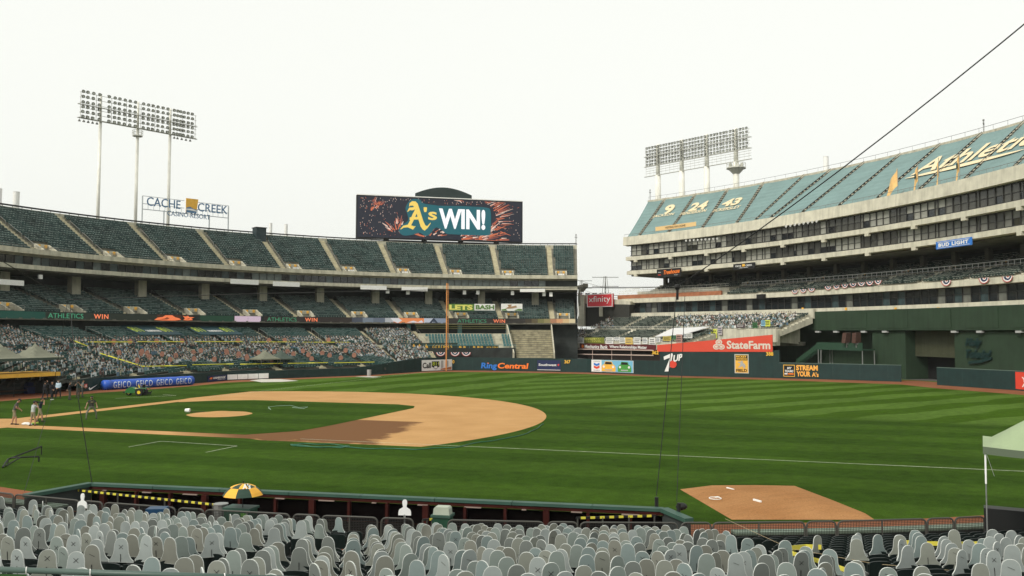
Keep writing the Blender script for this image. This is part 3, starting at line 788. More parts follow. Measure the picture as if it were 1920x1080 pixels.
wall_thing('outfield_wall', 'tall dark green wall section below the red sign with gold distance numbers', [(1238,704),(1450,709),(1462,709.4)], [4.15,4.45,4.45], pad_green, 0.35, joints=5)
wall_thing('outfield_wall', 'dark green padded centre-field wall between the tall section and the gate', [(1462,709.4),(1560,711.8),(1690,716)], [2.45,2.45,2.45], pad_green, 0.3, cap=mat('pad_cap', (0.10,0.14,0.12), 0.6), joints=4)
wall_thing('outfield_wall', 'dark green padded wall beyond the gate ending at the red sign', [(1757,722),(1905,732),(2060,745)], [2.45,2.45,2.45], pad_green, 0.3, cap=MATS['pad_cap'], joints=4)
def wsurf(px0, px1, off=0.06):
    a, c = gz(*px0), gz(*px1); d = c-a; N = V((d.y, -d.x, 0)).normalized()
    return lambda x, y: on_plane(x, y, a+N*off, N)
S1 = wsurf((790,697),(836,694.5)); S2 = wsurf((836,694.5),(905,695)); S3 = wsurf((905,695),(1000,696.5)); S4 = wsurf((1000,696.5),(1100,698.5)); S5 = wsurf((1100,698.5),(1240,704)); S6 = wsurf((1238,704),(1450,709)); S7 = wsurf((1462,709.4),(1560,711.8)); S8 = wsurf((1905,732),(2060,745))
blueprint = mat('blue_print', (0.03,0.17,0.55), 0.6); orange_p = mat('orange_letters', (0.85,0.20,0.03), 0.6); gold_p = mat('gold_numbers', (0.85,0.50,0.06), 0.6)
grey_p = mat('grey_print', (0.36,0.37,0.36), 0.6); black_p = mat('black_print', (0.01,0.01,0.01), 0.6); skyblue_p = mat('skyblue_print', (0.16,0.42,0.60), 0.6)
white_p = mat('white_print', (0.74,0.74,0.72), 0.6); maroon_p = mat('maroon_print', (0.10,0.018,0.02), 0.6); dkgreen_p = mat('dark_green_print', (0.01,0.035,0.03), 0.6)
# white sign at the foul pole
fr = frame_px((791,674.5),(847.5,694.5), wsurf((788,697.2),(850,694.6)))
o = board('wall_sign', fr, white_p, 'white wall sign with black word, lime number and arrow badge behind the foul pole', 'sign', 0.05)
letter(fr, 'Call', 0.02, 0.24, 0.27, 0.52, black_p, o, bold=0.02)
shape(fr, [[(0.32,0.86),(0.56,0.86),(0.57,0.42),(0.58,0.40),(0.45,0.10),(0.31,0.40),(0.32,0.42)]], black_p, o, d=0.05)
letter(fr, '811', 0.335, 0.46, 0.215, 0.36, lime, o, bold=0.01, d=0.08)
shape(fr, [[(0.40,0.40),(0.49,0.40),(0.49,0.30),(0.52,0.30),(0.445,0.16),(0.37,0.30),(0.40,0.30)]], white_p, o, d=0.08)
shape(fr, [[(0.60,0.14),(0.98,0.32),(0.98,0.04),(0.62,0.04)]], mat('tan_print', (0.38,0.15,0.07), 0.7), o, d=0.05, name='picture')
shape(fr, [[(0.62,0.2),(0.70,0.24),(0.70,0.92),(0.62,0.92)],[(0.80,0.3),(0.87,0.33),(0.87,0.9),(0.80,0.9)]], grey_p, o, d=0.05, name='picture')
def wall_number(s, x0, y0, x1, y1, surf, label):
    fr = frame_px((x0,y0),(x1,y1), surf); vs, fs = text2d(s, 0.02, 0); bb = MB()
    P = [fr.p(x, y, 0.06) for x, y in vs]; bb.add(P, fs, 0); bb.add([p-fr.N*0.03 for p in P], [tuple(reversed(f)) for f in fs], 0)
    tag(bb.build('distance_number', gold_p), label, 'number')
wall_number('330', 841,675.0,852,681.5, S2, 'gold distance number beside the white foul pole sign')
wall_number('367', 1058.5,675,1069.5,681.5, S4, 'gold distance number beside the navy wall sign')
wall_number('362', 1222.5,657.5,1235,664.5, S6, 'gold distance number under the left end of the red sign')
wall_number('388', 1436.5,660,1450,667, S6, 'gold distance number under the right end of the red sign')
# two-colour lettering on the wall
fr = frame_px((902,680.5),(991,692.5), S3)
t = thing('wall_lettering', 'blue and orange raised company lettering on the green left-field wall', 'lettering')
letter(fr, 'Ring', 0.0, -0.16, 0.345, 1.16, blueprint, t, bold=0.03, shear=0.1)
letter(fr, 'Central', 0.355, 0.12, 0.645, 0.88, orange_p, t, bold=0.03, shear=0.1)
shape(fr, [circ(0.15, 0.92, 0.018, 0.09, 10)], orange_p, t)
# navy sign
fr = frame_px((1007.5,675.5),(1051,694.0), S4)
o = board('wall_sign', fr, navy, 'navy blue wall sign with white lettering and small heart emblem', 'sign', 0.05)
letter(fr, 'Southwest', 0.06, 0.42, 0.77, 0.24, white_p, o, bold=0.02)
shape(fr, [[(0.90,0.64),(0.87,0.56),(0.89,0.46),(0.91,0.42),(0.94,0.50),(0.95,0.60),(0.93,0.66),(0.915,0.61)]], red_paint, o)
shape(fr, [[(0,0.0),(1,0.0),(1,0.045),(0,0.045)]], white_p, o, name='stripe')
# car picture sign: generic parked cars without faces
fr = frame_px((1109,675.5),(1187.5,698.0), S5)
o = board('wall_sign', fr, white_p, 'white and sky blue wall sign with chevron badge and two painted cars', 'sign', 0.05)
shape(fr, [[(0.25,0.02),(0.99,0.02),(0.99,0.98),(0.25,0.98)]], skyblue_p, o, d=0.03, name='picture')
shape(fr, [[(0.06,0.76),(0.13,0.66),(0.20,0.76),(0.20,0.58),(0.13,0.48),(0.06,0.58)]], blueprint, o)
shape(fr, [[(0.06,0.52),(0.13,0.42),(0.20,0.52),(0.20,0.34),(0.13,0.24),(0.06,0.34)]], red_paint, o)
letter(fr, 'CHEVRON', 0.05, 0.84, 0.16, 0.08, grey_p, o); letter(fr, 'TECHRON', 0.05, 0.08, 0.16, 0.08, grey_p, o)
def car_pic(cx, w_, body, z):
    shape(fr, [[(cx-w_,0.06),(cx+w_,0.06),(cx+w_*1.02,0.40),(cx+w_*0.85,0.60),(cx+w_*0.62,0.66),(cx+w_*0.5,0.88),(cx-w_*0.5,0.90),(cx-w_*0.62,0.66),(cx-w_*0.85,0.60),(cx-w_*1.02,0.40)]], body, o, d=z, name='picture')
    shape(fr, [[(cx-w_*0.52,0.66),(cx+w_*0.52,0.66),(cx+w_*0.42,0.84),(cx-w_*0.42,0.86)]], black_p, o, d=z+0.03, name='picture')
    for s in (-1, 1): shape(fr, [circ(cx+s*w_*0.68, 0.45, w_*0.16, 0.10, 12)], white_p, o, d=z+0.03, name='picture')
    shape(fr, [[(cx-w_*0.5,0.14),(cx+w_*0.5,0.14),(cx+w_*0.55,0.24),(cx-w_*0.55,0.24)]], grey_p, o, d=z+0.03, name='picture')
car_pic(0.42, 0.165, gold, 0.06); car_pic(0.80, 0.155, mat('leaf_green_print', (0.06,0.28,0.05), 0.5), 0.06)
# tall green wall: number-and-disc logo, red sign, framed poster
fr = frame_px((1243,662),(1281,697), S6)
t = thing('wall_lettering', 'white slanted number and word logo with red disc on the tall green wall', 'lettering')
shape(fr, [[(0.04,0.80),(0.46,1.0),(0.50,0.92),(0.30,0.02),(0.08,0.0),(0.34,0.70),(0.32,0.74),(0.06,0.62)]], white_p, t, d=0.03)
shape(fr, [circ(0.50, 0.40, 0.18, 0.20, 20)], red_paint, t, d=0.055)
letter(fr, 'UP', 0.52, 0.52, 0.46, 0.36, white_p, t, bold=0.04, shear=0.15, d=0.08, up=0.1)
surf = S6
P0 = [surf(1232,659.3), surf(1448.5,659.8), surf(1448.5,627.5), surf(1350,636.5), surf(1232,647)]
bb = MB(); nN = V(((gz(1450,709)-gz(1238,704)).y, -(gz(1450,709)-gz(1238,704)).x, 0)).normalized(); bb.prism(P0, nN*-0.3)
o = tag(bb.build('wall_sign', mat('sign_red', (0.60,0.065,0.035), 0.6, var=0.03, vscale=0.5)), 'long red sign with white company lettering and three-oval emblem above the tall green wall', 'sign')
fr = frame_px((1337,636),(1444.5,657), surf)
letter(fr, 'StateFarm', 0.245, 0.12, 0.755, 0.74, mat('sign_cream', (0.62,0.55,0.47), 0.6), o, bold=0.03, d=0.05)
cr = MATS['sign_cream']; sr = MATS['sign_red']
for cx, cy in ((0.105,0.72),(0.06,0.30),(0.15,0.30)):
    shape(fr, [circ(cx, cy, 0.060, 0.25, 18)], cr, o, d=0.04); shape(fr, [circ(cx, cy, 0.038, 0.14, 18)], sr, o, d=0.06); shape(fr, [circ(cx, cy, 0.030, 0.10, 18)], cr, o, d=0.075)
fr = frame_px((1377.5,664),(1404,700), surf)
o = board('wall_sign', fr, mat('poster_frame', (0.42,0.45,0.42), 0.5), 'framed gold and black upright poster with a player silhouette on the tall green wall', 'sign', 0.08)
shape(fr, [[(0.06,0.04),(0.94,0.04),(0.94,0.96),(0.06,0.96)]], gold, o, d=0.02, name='poster')
shape(fr, [[(0.08,0.68),(0.92,0.68),(0.92,0.95),(0.08,0.95)]], black_p, o, d=0.04, name='poster')
letter(fr, 'RICKEY', 0.13, 0.82, 0.74, 0.11, gold_p, o, bold=0.03, d=0.07); letter(fr, 'HENDERSON', 0.13, 0.71, 0.74, 0.08, gold_p, o, bold=0.03, d=0.07)
letter(fr, 'FIELD', 0.12, 0.08, 0.76, 0.15, black_p, o, bold=0.03, d=0.05)
shape(fr, [[(0.42,0.62),(0.52,0.66),(0.60,0.62),(0.58,0.56),(0.72,0.48),(0.80,0.38),(0.70,0.30),(0.78,0.26),(0.66,0.26),(0.56,0.38),(0.48,0.36),(0.34,0.30),(0.24,0.30),(0.40,0.42),(0.42,0.52),(0.24,0.56),(0.26,0.60),(0.44,0.58)]], grey_p, o, d=0.05, name='silhouette')
# stream sign
fr = frame_px((1469,684),(1490.5,706.0), S7)
o = board('wall_sign', fr, black_p, 'square black wall badge with white words beside the orange lettering', 'sign', 0.05)
shape(fr, [[(0,0),(1,0),(1,0.05),(0,0.05)],[(0,0.95),(1,0.95),(1,1),(0,1)],[(0,0.05),(0.05,0.05),(0.05,0.95),(0,0.95)],[(0.95,0.05),(1,0.05),(1,0.95),(0.95,0.95)]], gold, o, d=0.02, name='border')
letter(fr, 'MY', 0.34, 0.62, 0.40, 0.2, white_p, o, shear=0.15, bold=0.02); letter(fr, 'TEAMS', 0.12, 0.36, 0.76, 0.2, white_p, o, shear=0.15, bold=0.02)
shape(fr, [[(0.1,0.18),(0.36,0.18),(0.36,0.28),(0.1,0.28)]], white_p, o, name='stripe'); shape(fr, [[(0.4,0.18),(0.9,0.18),(0.9,0.28),(0.4,0.28)]], orange_p, o, name='stripe')
fr = frame_px((1493,683.5),(1535,707.5), S7)
t = thing('wall_lettering', 'two lines of bold orange gold lettering on the centre-field wall', 'lettering')
og = mat('orange_gold_print', (0.85,0.42,0.08), 0.6)
letter(fr, 'STREAM', 0.0, 0.53, 0.97, 0.42, og, t, bold=0.045); letter(fr, 'YOUR', 0.02, 0.05, 0.62, 0.42, og, t, bold=0.045); letter(fr, "A's", 0.70, 0.05, 0.30, 0.36, og, t, bold=0.03)
fr = frame_px((1904.5,698.5),(1950,731), wsurf((1903,731.8),(2060,745)))
o = board('wall_sign', fr, red_paint, 'red sign at the far end of the outfield wall past the gate', 'sign', 0.06)
letter(fr, 'Y', 0.28, 0.42, 0.2, 0.3, white_p, o, bold=0.03); letter(fr, 'A', 0.28, 0.14, 0.2, 0.22, white_p, o, bold=0.03)
# foul pole
t = thing('foul_pole', 'tall orange lattice foul pole standing at the left-field wall', 'foul pole')
op = mat('foul_pole_orange', (0.62,0.26,0.08), 0.5, var=0.12, vscale=0.7)
base = gz(836.5, 695.3); topz = onR(839, 531, hypot(base.x-CL[0], base.y-CL[1]), CL).z
b = MB(); b.tube(base, (base.x+0.05, base.y, topz), 0.125, n=8); b.build('post', op, t)
dv = V((0.78,0.62,0)); b = MB(); b.tube(base+dv*0.72+V((0,0,4)), base+dv*0.72+V((0,0,topz)), 0.04, n=5)
z = 4.0
while z < topz: b.tube(base+V((0,0,z)), base+dv*0.72+V((0,0,z)), 0.022, n=4); z += 0.45
b.build('screen', op, t)
# inflatable roller, shoe mark, small signs on the foul wall
t = thing('padded_roll', 'long bright blue cylinder roll with pale lettering lying against the foul-side wall', 'padded roll')
a0, a1 = gz(187,731.2), gz(353,721.3); dd = (a1-a0).normalized(); nn = V((dd.y,-dd.x,0)); rr = 0.62
a0 = a0+nn*0.75+V((0,0,rr)); a1 = a1+nn*0.75+V((0,0,rr))
blue = mat('blue_vinyl', (0.02,0.09,0.46), 0.4, var=0.12, vscale=1.5, spec=0.4)
b = MB(); segs = 14
for k in range(segs):
    f0, f1 = k/segs, (k+1)/segs; b.tube(a0.lerp(a1, f0), a0.lerp(a1, f1), rr*(1-0.012*(k % 2)), rr*(1-0.012*((k+1) % 2)), n=20, caps=(k in (0, segs-1)))
b.build('roll', blue, t, smooth=True)
def finer(vs, fs):                 # cut letter faces into low bands so that they can follow a curved surface
    vs = list(vs); out = []; todo = []
    for q in fs: todo += [(q[0], q[k], q[k+1]) for k in range(1, len(q)-1)]
    while todo:
        t_ = todo.pop(); e = max(range(3), key=lambda k: abs(vs[t_[k]][1]-vs[t_[(k+1) % 3]][1])); a, c, o_ = t_[e], t_[(e+1) % 3], t_[(e+2) % 3]
        if abs(vs[a][1]-vs[c][1]) < 0.14: out.append(t_); continue
        vs.append(((vs[a][0]+vs[c][0])/2, (vs[a][1]+vs[c][1])/2)); m_ = len(vs)-1; todo += [(a, m_, o_), (m_, c, o_)]
    return vs, out
for f in (0.075, 0.315, 0.545, 0.775):
    vs, fs = finer(*text2d('GEICO', 0.004, 0.0)); bb = MB(); L = (a1-a0).length; P = []
    for x, y in vs:
        ang = radians(-38+76*y); c = a0+dd*(L*f+x*L*0.185); P.append(c+nn*(cos(ang)*(rr+0.02))+V((0,0,sin(ang)*(rr+0.02))))
    bb.add(P, fs, 0); bb.build('lettering', mat('pale_letters', (0.62,0.68,0.72), 0.5), t)
sW = wsurf((148,735.5),(185,731))
fr = frame_px((166,721.5),(182,730.5), sW)
t = thing('wall_lettering', 'white curved tick mark on the dark wall beside the blue roll', 'emblem')
shape(fr, [[(0.0,0.25),(0.08,0.05),(0.2,0.0),(1.0,0.95),(0.25,0.35),(0.14,0.36),(0.06,0.62)]], white_p, t, d=0.04)
fr = frame_px((158,720),(163,727), sW); shape(fr, [[(0,0),(1,0),(1,1),(0,1)]], red_paint, t, d=0.03); letter(fr, 'A', 0.1, 0.1, 0.8, 0.8, white_p, t, d=0.06)
sW = wsurf((355,720),(425,713.5))
fr = frame_px((389.5,704),(425,714.5), sW)
o = board('wall_sign', fr, navy, 'navy sign with white slanted lettering between the blue roll and white panels', 'sign', 0.06)
letter(fr, 'HANKOOK', 0.27, 0.42, 0.66, 0.36, white_p, o, shear=0.25, bold=0.03); shape(fr, [[(0.07,0.5),(0.15,0.75),(0.24,0.7),(0.18,0.4)]], orange_p, o)
letter(fr, 'driving emotion', 0.5, 0.2, 0.4, 0.14, white_p, o)
sW = wsurf((425,713.5),(505,710.5))
for k in range(4):
    fr = frame_px((426.5+19.5*k, 702.2-0.7*k),(445+19.5*k, 711.5-0.7*k), sW)
    board('white_board', fr, white_paint, ['white board leaning on the low wall, first of four from the navy sign','white board leaning on the low wall, second of four from the navy sign','white board leaning on the low wall, third of four from the navy sign','white board leaning on the low wall, last of four from the navy sign'][k], 'panel', 0.08)
# covers and clutter by the far bullpen
def sheet(px, label, M, name='mound_cover', zc=0.12):
    P = [gz(*q) for q in px]; c = sum(P, V((0,0,0)))/len(P); bb = MB()
    for p, q in zip(P, P[1:]+P[:1]):
        pm_, qm = c.lerp(p, 0.5), c.lerp(q, 0.5)
        bb.face([(c.x,c.y,zc), (pm_.x,pm_.y,zc*0.9), (qm.x,qm.y,zc*0.9)]); bb.face([(pm_.x,pm_.y,zc*0.9),(p.x,p.y,0.03),(q.x,q.y,0.03),(qm.x,qm.y,zc*0.9)])
    return tag(bb.build(name, M, smooth=False), label, 'cover')
cov = mat('pale_cover', (0.50,0.48,0.42), 0.7, var=0.1)
sheet([(468,713.5),(490,711.2),(525,711),(560,714.2),(530,716.3),(490,717)], 'pale tarpaulin cover spread over the far bullpen mound', cov)
sheet([(665,706.8),(690,705.6),(716,706.7),(700,708)], 'pale tarpaulin cover on the dirt below the far wall', cov, zc=0.06)
b = MB(); p = gz(692,704.5); b.tube((p.x,p.y,0), (p.x,p.y,0.95), 0.32, 0.36, n=10); b.tube((p.x,p.y,0.95), (p.x,p.y,1.0), 0.38, n=10)
tag(b.build('waste_bin', grey_p), 'grey round waste bin standing on the dirt by the far wall', 'bin')
for k, x in enumerate((517, 572, 586)):
    b = MB(); p = gz(x, 709-0.03*(x-517)); b.box((p.x,p.y,0.3), 0.55, 0.5, 0.06); b.box((p.x,p.y+0.2,0.6), 0.55, 0.06, 0.55)
    for sx in (-0.24,0.24):
        for sy in (-0.2,0.2): b.tube((p.x+sx,p.y+sy,0.02), (p.x+sx,p.y+sy,0.3), 0.03, n=5)
    tag(b.build('folding_chair', black_p), 'dark folding chair standing by the far bullpen wall', 'chair', 'chairs by the far bullpen')

# ------------------------------------------------------------------ ribbon board (lit screen)
b = MB(); b.sweep(CL, [(79.45,9.0),(79.95,9.0),(79.95,10.12),(79.45,10.12)], TH0, TH1, 90)
rib = tag(b.build('ribbon_screen', mat('ribbon_body', (0.012,0.02,0.02), 0.5)), 'long curved lit ribbon screen along the front of the club deck', 'screen')
def rib_rect(x0, x1, c, e=1.0, y0=0.0, y1=1.0, name='display'):
    ta, tb_ = thR(x0, 592, 79.4, CL), thR(x1, 600, 79.4, CL); bb = MB(); n = max(2, int(abs(ta-tb_)/1.5))
    z0, z1 = 9.05+1.02*y0, 9.05+1.02*y1
    for k in range(n):
        s0, s1 = ta+(tb_-ta)*k/n, ta+(tb_-ta)*(k+1)/n
        bb.face([pol(CL,79.40,s0,z0), pol(CL,79.40,s1,z0), pol(CL,79.40,s1,z1), pol(CL,79.40,s0,z1)])
    bb.build(name, mat('led_%d_%d_%d' % tuple(int(1000*q) for q in c), c, emit=e), rib)
def rib_text(s, x0, x1, c, e=1.0, v0=0.15, v1=0.85, bold=0.02):
    A, B = pol(CL,79.36,thR(x0,592,79.36,CL),9.05), pol(CL,79.36,thR(x1,598,79.36,CL),9.05)
    fr = Frame(A, B-A, (0,0,1), (B-A).length, 1.02); letter(fr, s, 0, v0, 1, v1-v0, mat('ledt_%d_%d_%d' % tuple(int(1000*q) for q in c), c, emit=e), rib, bold=bold, d=0.03, thick=0.01)
rib_rect(-60, 85, (0.006,0.05,0.035)); rib_rect(85, 300, (0.012,0.018,0.012)); rib_rect(375, 438, (0.008,0.04,0.02))
rib_text('ATHLETICS', 90, 156, (0.06,0.30,0.16), bold=0.0); rib_text('WIN', 176, 203, (0.95,0.24,0.10))
rib_rect(440, 489, (0.55,0.42,0.50)); rib_rect(495, 660, (0.02,0.014,0.012))
for y in (0.3, 0.6): rib_rect(446, 480, (0.30,0.20,0.30), y0=y, y1=y+0.06)
rib_text('ATHLETICS', 501, 556, (0.05,0.26,0.13), bold=0.0); rib_text('WIN', 572, 595, (0.95,0.24,0.10))
rib_rect(290, 340, (0.05,0.015,0.005))
A, B = pol(CL,79.36,thR(289,592,79.36,CL),9.05), pol(CL,79.36,thR(366,592,79.36,CL),9.05); fr = Frame(A, B-A, (0,0,1), (B-A).length, 1.02)
om2 = mat('led_orange', (0.85,0.20,0.07), emit=1.0)
shape(fr, [[(0.0,0.12),(0.08,0.5),(0.2,0.62),(0.26,0.9),(0.42,0.95),(0.5,0.6),(0.6,0.45),(0.64,0.2),(0.5,0.05),(0.2,0.05)],[(0.68,0.9),(0.74,0.75),(0.82,0.9),(0.84,0.7),(0.98,0.65),(0.9,0.45),(0.94,0.2),(0.82,0.1),(0.7,0.15),(0.74,0.45)]], om2, rib, name='display', thick=0.01)
shape(fr, [[(0.08,0.2),(0.24,0.35),(0.3,0.6),(0.36,0.4),(0.3,0.2)],[(0.76,0.3),(0.86,0.5),(0.84,0.3)]], mat('led_brown', (0.25,0.05,0.015), emit=1.0), rib, name='display', d=0.07, thick=0.01)
pic = [(660,680,(0.05,0.06,0.08)),(680,700,(0.14,0.17,0.20)),(700,722,(0.10,0.12,0.15)),(722,738,(0.35,0.36,0.36)),(738,795,(0.70,0.22,0.07)),(795,812,(0.42,0.45,0.50)),(812,836,(0.20,0.24,0.30))]
for x0, x1, c in pic: rib_rect(x0, x1, c)
A, B = pol(CL,79.36,thR(730,598,79.36,CL),9.05), pol(CL,79.36,thR(836,598,79.36,CL),9.05); fr = Frame(A, B-A, (0,0,1), (B-A).length, 1.02)
shape(fr, [[(0.02,1),(0.16,1),(0.22,0.5),(0.15,0.0),(0.06,0.4)],[(0.3,0.1),(0.42,0.5),(0.5,0.2),(0.56,0.6),(0.6,0.1)]], mat('led_white', (0.6,0.6,0.6), emit=1.0), rib, name='display', thick=0.01)
letter(fr, 'A', 0.70, 0.05, 0.16, 0.9, mat('led_navy', (0.02,0.03,0.05), emit=1.0), rib, d=0.07, bold=0.05, thick=0.01)
rib_rect(838, 985, (0.02,0.016,0.012)); rib_text('ATHLETICS', 858, 912, (0.05,0.26,0.13), bold=0.0); rib_text('WIN', 925, 947, (0.95,0.24,0.10))
for k in range(8):
    c = [(0.04,0.03,0.015),(0.09,0.07,0.03),(0.16,0.15,0.05),(0.24,0.20,0.08),(0.38,0.18,0.09),(0.60,0.30,0.14),(0.60,0.42,0.20),(0.62,0.52,0.30)][k]
    rib_rect(985+11.7*k, 985+11.7*(k+1), c)

# ------------------------------------------------------------------ far dugout, tents
DG = thing('far_dugout', 'far dugout with flat gold roof edge and dark open front on the left', 'dugout')
p0, p1 = gz(-160,757.5), gz(106,739); d = (p1-p0).normalized(); nn = V((-d.y, d.x, 0))
b = MB(); b.ob((p0+p1)/2+nn*2.3+V((0,0,2.36)), d*((p1-p0).length/2+0.2), nn*2.6, (0,0,0.22)); b.build('roof', gold, DG)
b = MB(); b.ob((p0+p1)/2+nn*4.4+V((0,0,1.08)), d*((p1-p0).length/2), nn*0.15, (0,0,1.08)); b.ob(p1+nn*2.2+V((0,0,1.08)), d*0.12, nn*2.2, (0,0,1.08)); b.build('wall', dark_void, DG)
b = MB(); b.ob((p0+p1)/2+nn*3.6+V((0,0,0.45)), d*((p1-p0).length/2-1), nn*0.25, (0,0,0.05)); b.build('bench', mat('bench_wood', (0.08,0.05,0.03), 0.7), DG)
b = MB(); L = (p1-p0).length
k = 0.0
while k < L: b.tube(p0+d*k, p0+d*k+V((0,0,2.15)), 0.05, n=5); k += 3.4
b.tube(p0+V((0,0,1.05)), p0+d*(L-2.5)+V((0,0,1.05)), 0.04, n=5)
b.build('post', black_p, DG)
b = MB(); random.seed(3)
for k in range(30):     # helmet and bat racks on the rear wall
    x = p0+d*(L-14+random.random()*8.5)+nn*4.1; b.ball((x.x, x.y, 0.5+0.32*random.randrange(5)), 0.13, 6, 4)
b.build('helmet_rack', grey_p, DG)
for k, (x, y0, y1, M, nm, lb) in enumerate([(42,717,735,steel,'ball_cart','grey ball cart standing in front of the far dugout'),(55,718,737,navy,'cabinet','dark blue cabinet standing in front of the far dugout')]):
    p = gz(x, y1+1.0); b = MB(); b.box((p.x, p.y, 0.62), 0.9, 0.7, 1.24, 0.7); b.box((p.x, p.y, 1.29), 0.8, 0.6, 0.1, 0.7); tag(b.build(nm, M), lb, 'cabinet')
for k, x in enumerate((65, 74)):
    p = gz(x, 734.5); b = MB(); b.tube((p.x,p.y,0.0),(p.x,p.y,0.42),0.16,0.2,n=12); b.tube((p.x,p.y,0.42),(p.x,p.y,0.46),0.21,n=12); tag(b.build('bucket', white_paint), 'white bucket on the dirt before the far dugout', 'bucket', 'buckets by the far dugout')
canvas = mat('canvas_olive', (0.16,0.165,0.12), 0.75, var=0.08, vscale=2)
canvas_dk = mat('canvas_dark', (0.055,0.075,0.06), 0.75, var=0.1, vscale=2)
canvas_gr = mat('canvas_pale_green', (0.27,0.34,0.20), 0.75, var=0.05, vscale=1.5)
def tent(name, label, c, w_, d_, zb, ze, zp, yaw, M, valance=0.25, sag=0.12, peaks=1, Mv=None, legs=True):
    t = thing(name, label, 'tent', c, yaw); bb = MB(); N = 10
    for pk in range(peaks):
        x0 = -w_*peaks/2+w_*pk
        def h(u, v):
            r = max(abs(2*u-1), abs(2*v-1)); f = 1-r
            return ze+(zp-ze)*(f**1.35) - sag*sin(pi*min(1, f*1.5))*0.3*(0 if r > 0.999 else 1)
        for a in range(N):
            for e in range(N):
                q = []
                for (i, j) in ((a,e),(a+1,e),(a+1,e+1),(a,e+1)):
                    u, v = i/N, j/N; q.append((x0+w_*u, -d_/2+d_*v, h(u, v)))
                bb.face(q)
    bb.build('canopy', M, t, smooth=True)
    vb = MB(); W = w_*peaks
    for (a, e) in (((-W/2,-d_/2),(W/2,-d_/2)),((W/2,-d_/2),(W/2,d_/2)),((W/2,d_/2),(-W/2,d_/2)),((-W/2,d_/2),(-W/2,-d_/2))):
        for k in range(6):
            f0, f1 = k/6, (k+1)/6
            p = V((a[0]+(e[0]-a[0])*f0, a[1]+(e[1]-a[1])*f0, ze)); q = V((a[0]+(e[0]-a[0])*f1, a[1]+(e[1]-a[1])*f1, ze)); dn = V((0,0,-valance))
            vb.face([p, q, q+dn, p+dn])
    vb.build('valance', Mv or M, t)
    if legs:
        for sx in (-1, 1):
            for sy in (-1, 1):
                lb = MB(); lb.tube((sx*(W/2-0.08), sy*(d_/2-0.08), zb), (sx*(W/2-0.08), sy*(d_/2-0.08), ze), 0.035, n=6); lb.build('leg', rail_gray, t)
    return t
for k, (xc, M, lb) in enumerate([(497,canvas,'olive green canopy tent among the far cutouts, beside a darker tent'),(527,canvas_dk,'dark green canopy tent among the far cutouts, beside a lighter tent')]):
    p = onR(xc, 672, 59.2, CL); tent('canopy_tent', lb, (p.x, p.y, 0), 3.6, 3.6, 2.2, p.z, p.z+1.35, radians(20), M, 0.2)
p = onR(-35, 671, 66.5, CL); tent('canopy_tent', 'long olive canopy tent with several peaks over the stand behind the far dugout', (p.x, p.y, 0), 4.2, 4.5, 2.0, p.z-0.1, p.z+1.55, radians(38), canvas, 0.3, peaks=4, Mv=canvas_dk)

# ------------------------------------------------------------------ left-field corner under the club deck
LC = thing('corner_stand', 'left-field corner seating of teal seats with bunting and concrete stairs under the club deck', 'grandstand')
teal = mat('teal_seat', (0.07,0.17,0.175), 0.45, var=0.2, vscale=0.5)
crow = [(69.0+0.95*k, 3.6+0.48*k) for k in range(8)]
c0, c1 = thR(962, 650, 72, CL), 83.2
b = MB(); b.sweep(CL, stair_profile(crow, 0.95, 2.6), c0, c1, 20); b.build('terrace', concrete, LC)
for ta, tb_ in ((c0+0.3, 70.6), (71.9, 82.5)):
    mb_ = MB(); seat_rows(mb_, CL, crow[1:6], ta, tb_, pitch=0.62); mb_.build('seat_block', [teal, mat('teal_edge_highlight', (0.14,0.28,0.29), 0.5)], LC, kind='stuff')  # lighter teal paints the lit top edges of the seats
b = MB(); b.sweep(CL, [(67.6,-0.02),(68.2,-0.02),(68.2,4.2),(67.6,4.2)], c0, c1+1, 20); b.build('front_wall', dark_void, LC)
b = MB(); b.sweep(CL, [(67.45,4.7),(67.55,4.7),(67.55,4.8),(67.45,4.8)], c0, c1+1, 20)
for k in range(16): t = c0+(c1-c0)*k/15; b.tube(pol(CL,67.5,t,4.15), pol(CL,67.5,t,4.78), 0.03, n=4)
b.build('front_rail', mat('teal_rail', (0.06,0.2,0.22), 0.5), LC)
b = MB()
for (R, z) in ((76.6,8.1),(77.2,8.5),(77.8,8.9)): b.sweep(CL, [(R,z-0.12),(R+0.3,z-0.12),(R+0.3,z-0.06),(R,z-0.06)], c0+0.5, c1, 20)
b.build('counter', mat('counter_olive', (0.24,0.24,0.10), 0.6), LC)
b = MB()
for k in range(14): b.sweep(CL, [(66.5+0.9*k,0.2),(67.55+0.9*k,0.2),(67.55+0.9*k,2.3+0.42*k),(66.5+0.9*k,2.3+0.42*k)], thR(1040,650,70,CL), c0-0.1, 6)
b.build('wide_stair', mat('shaded_stair_concrete', (0.33,0.30,0.20), 0.9, var=0.3, vscale=0.9, streak=0.35), LC)  # concrete darkened to carry the shade of the deck above
b = MB()
for k in range(14): b.sweep(CL, [(66.46+0.9*k,2.2+0.42*k),(66.52+0.9*k,2.2+0.42*k),(66.52+0.9*k,2.29+0.42*k),(66.46+0.9*k,2.29+0.42*k)], thR(1040,650,70,CL), c0-0.1, 6)
b.build('stair_nosing', concrete_dk, LC)
for x in (962.5, 1039.5):
    b = MB(); tt = thR(x, 650, 68, CL); rad = pol(CL,1,tt)-pol(CL,0,tt); tg = V((-rad.y, rad.x, 0))
    b.prism([pol(CL,66.2,tt,0.2), pol(CL,79,tt,0.2), pol(CL,79,tt,8.9), pol(CL,77.5,tt,8.7), pol(CL,66.2,tt,3.3)], tg*0.2); b.build('stair_wall', concrete, LC)
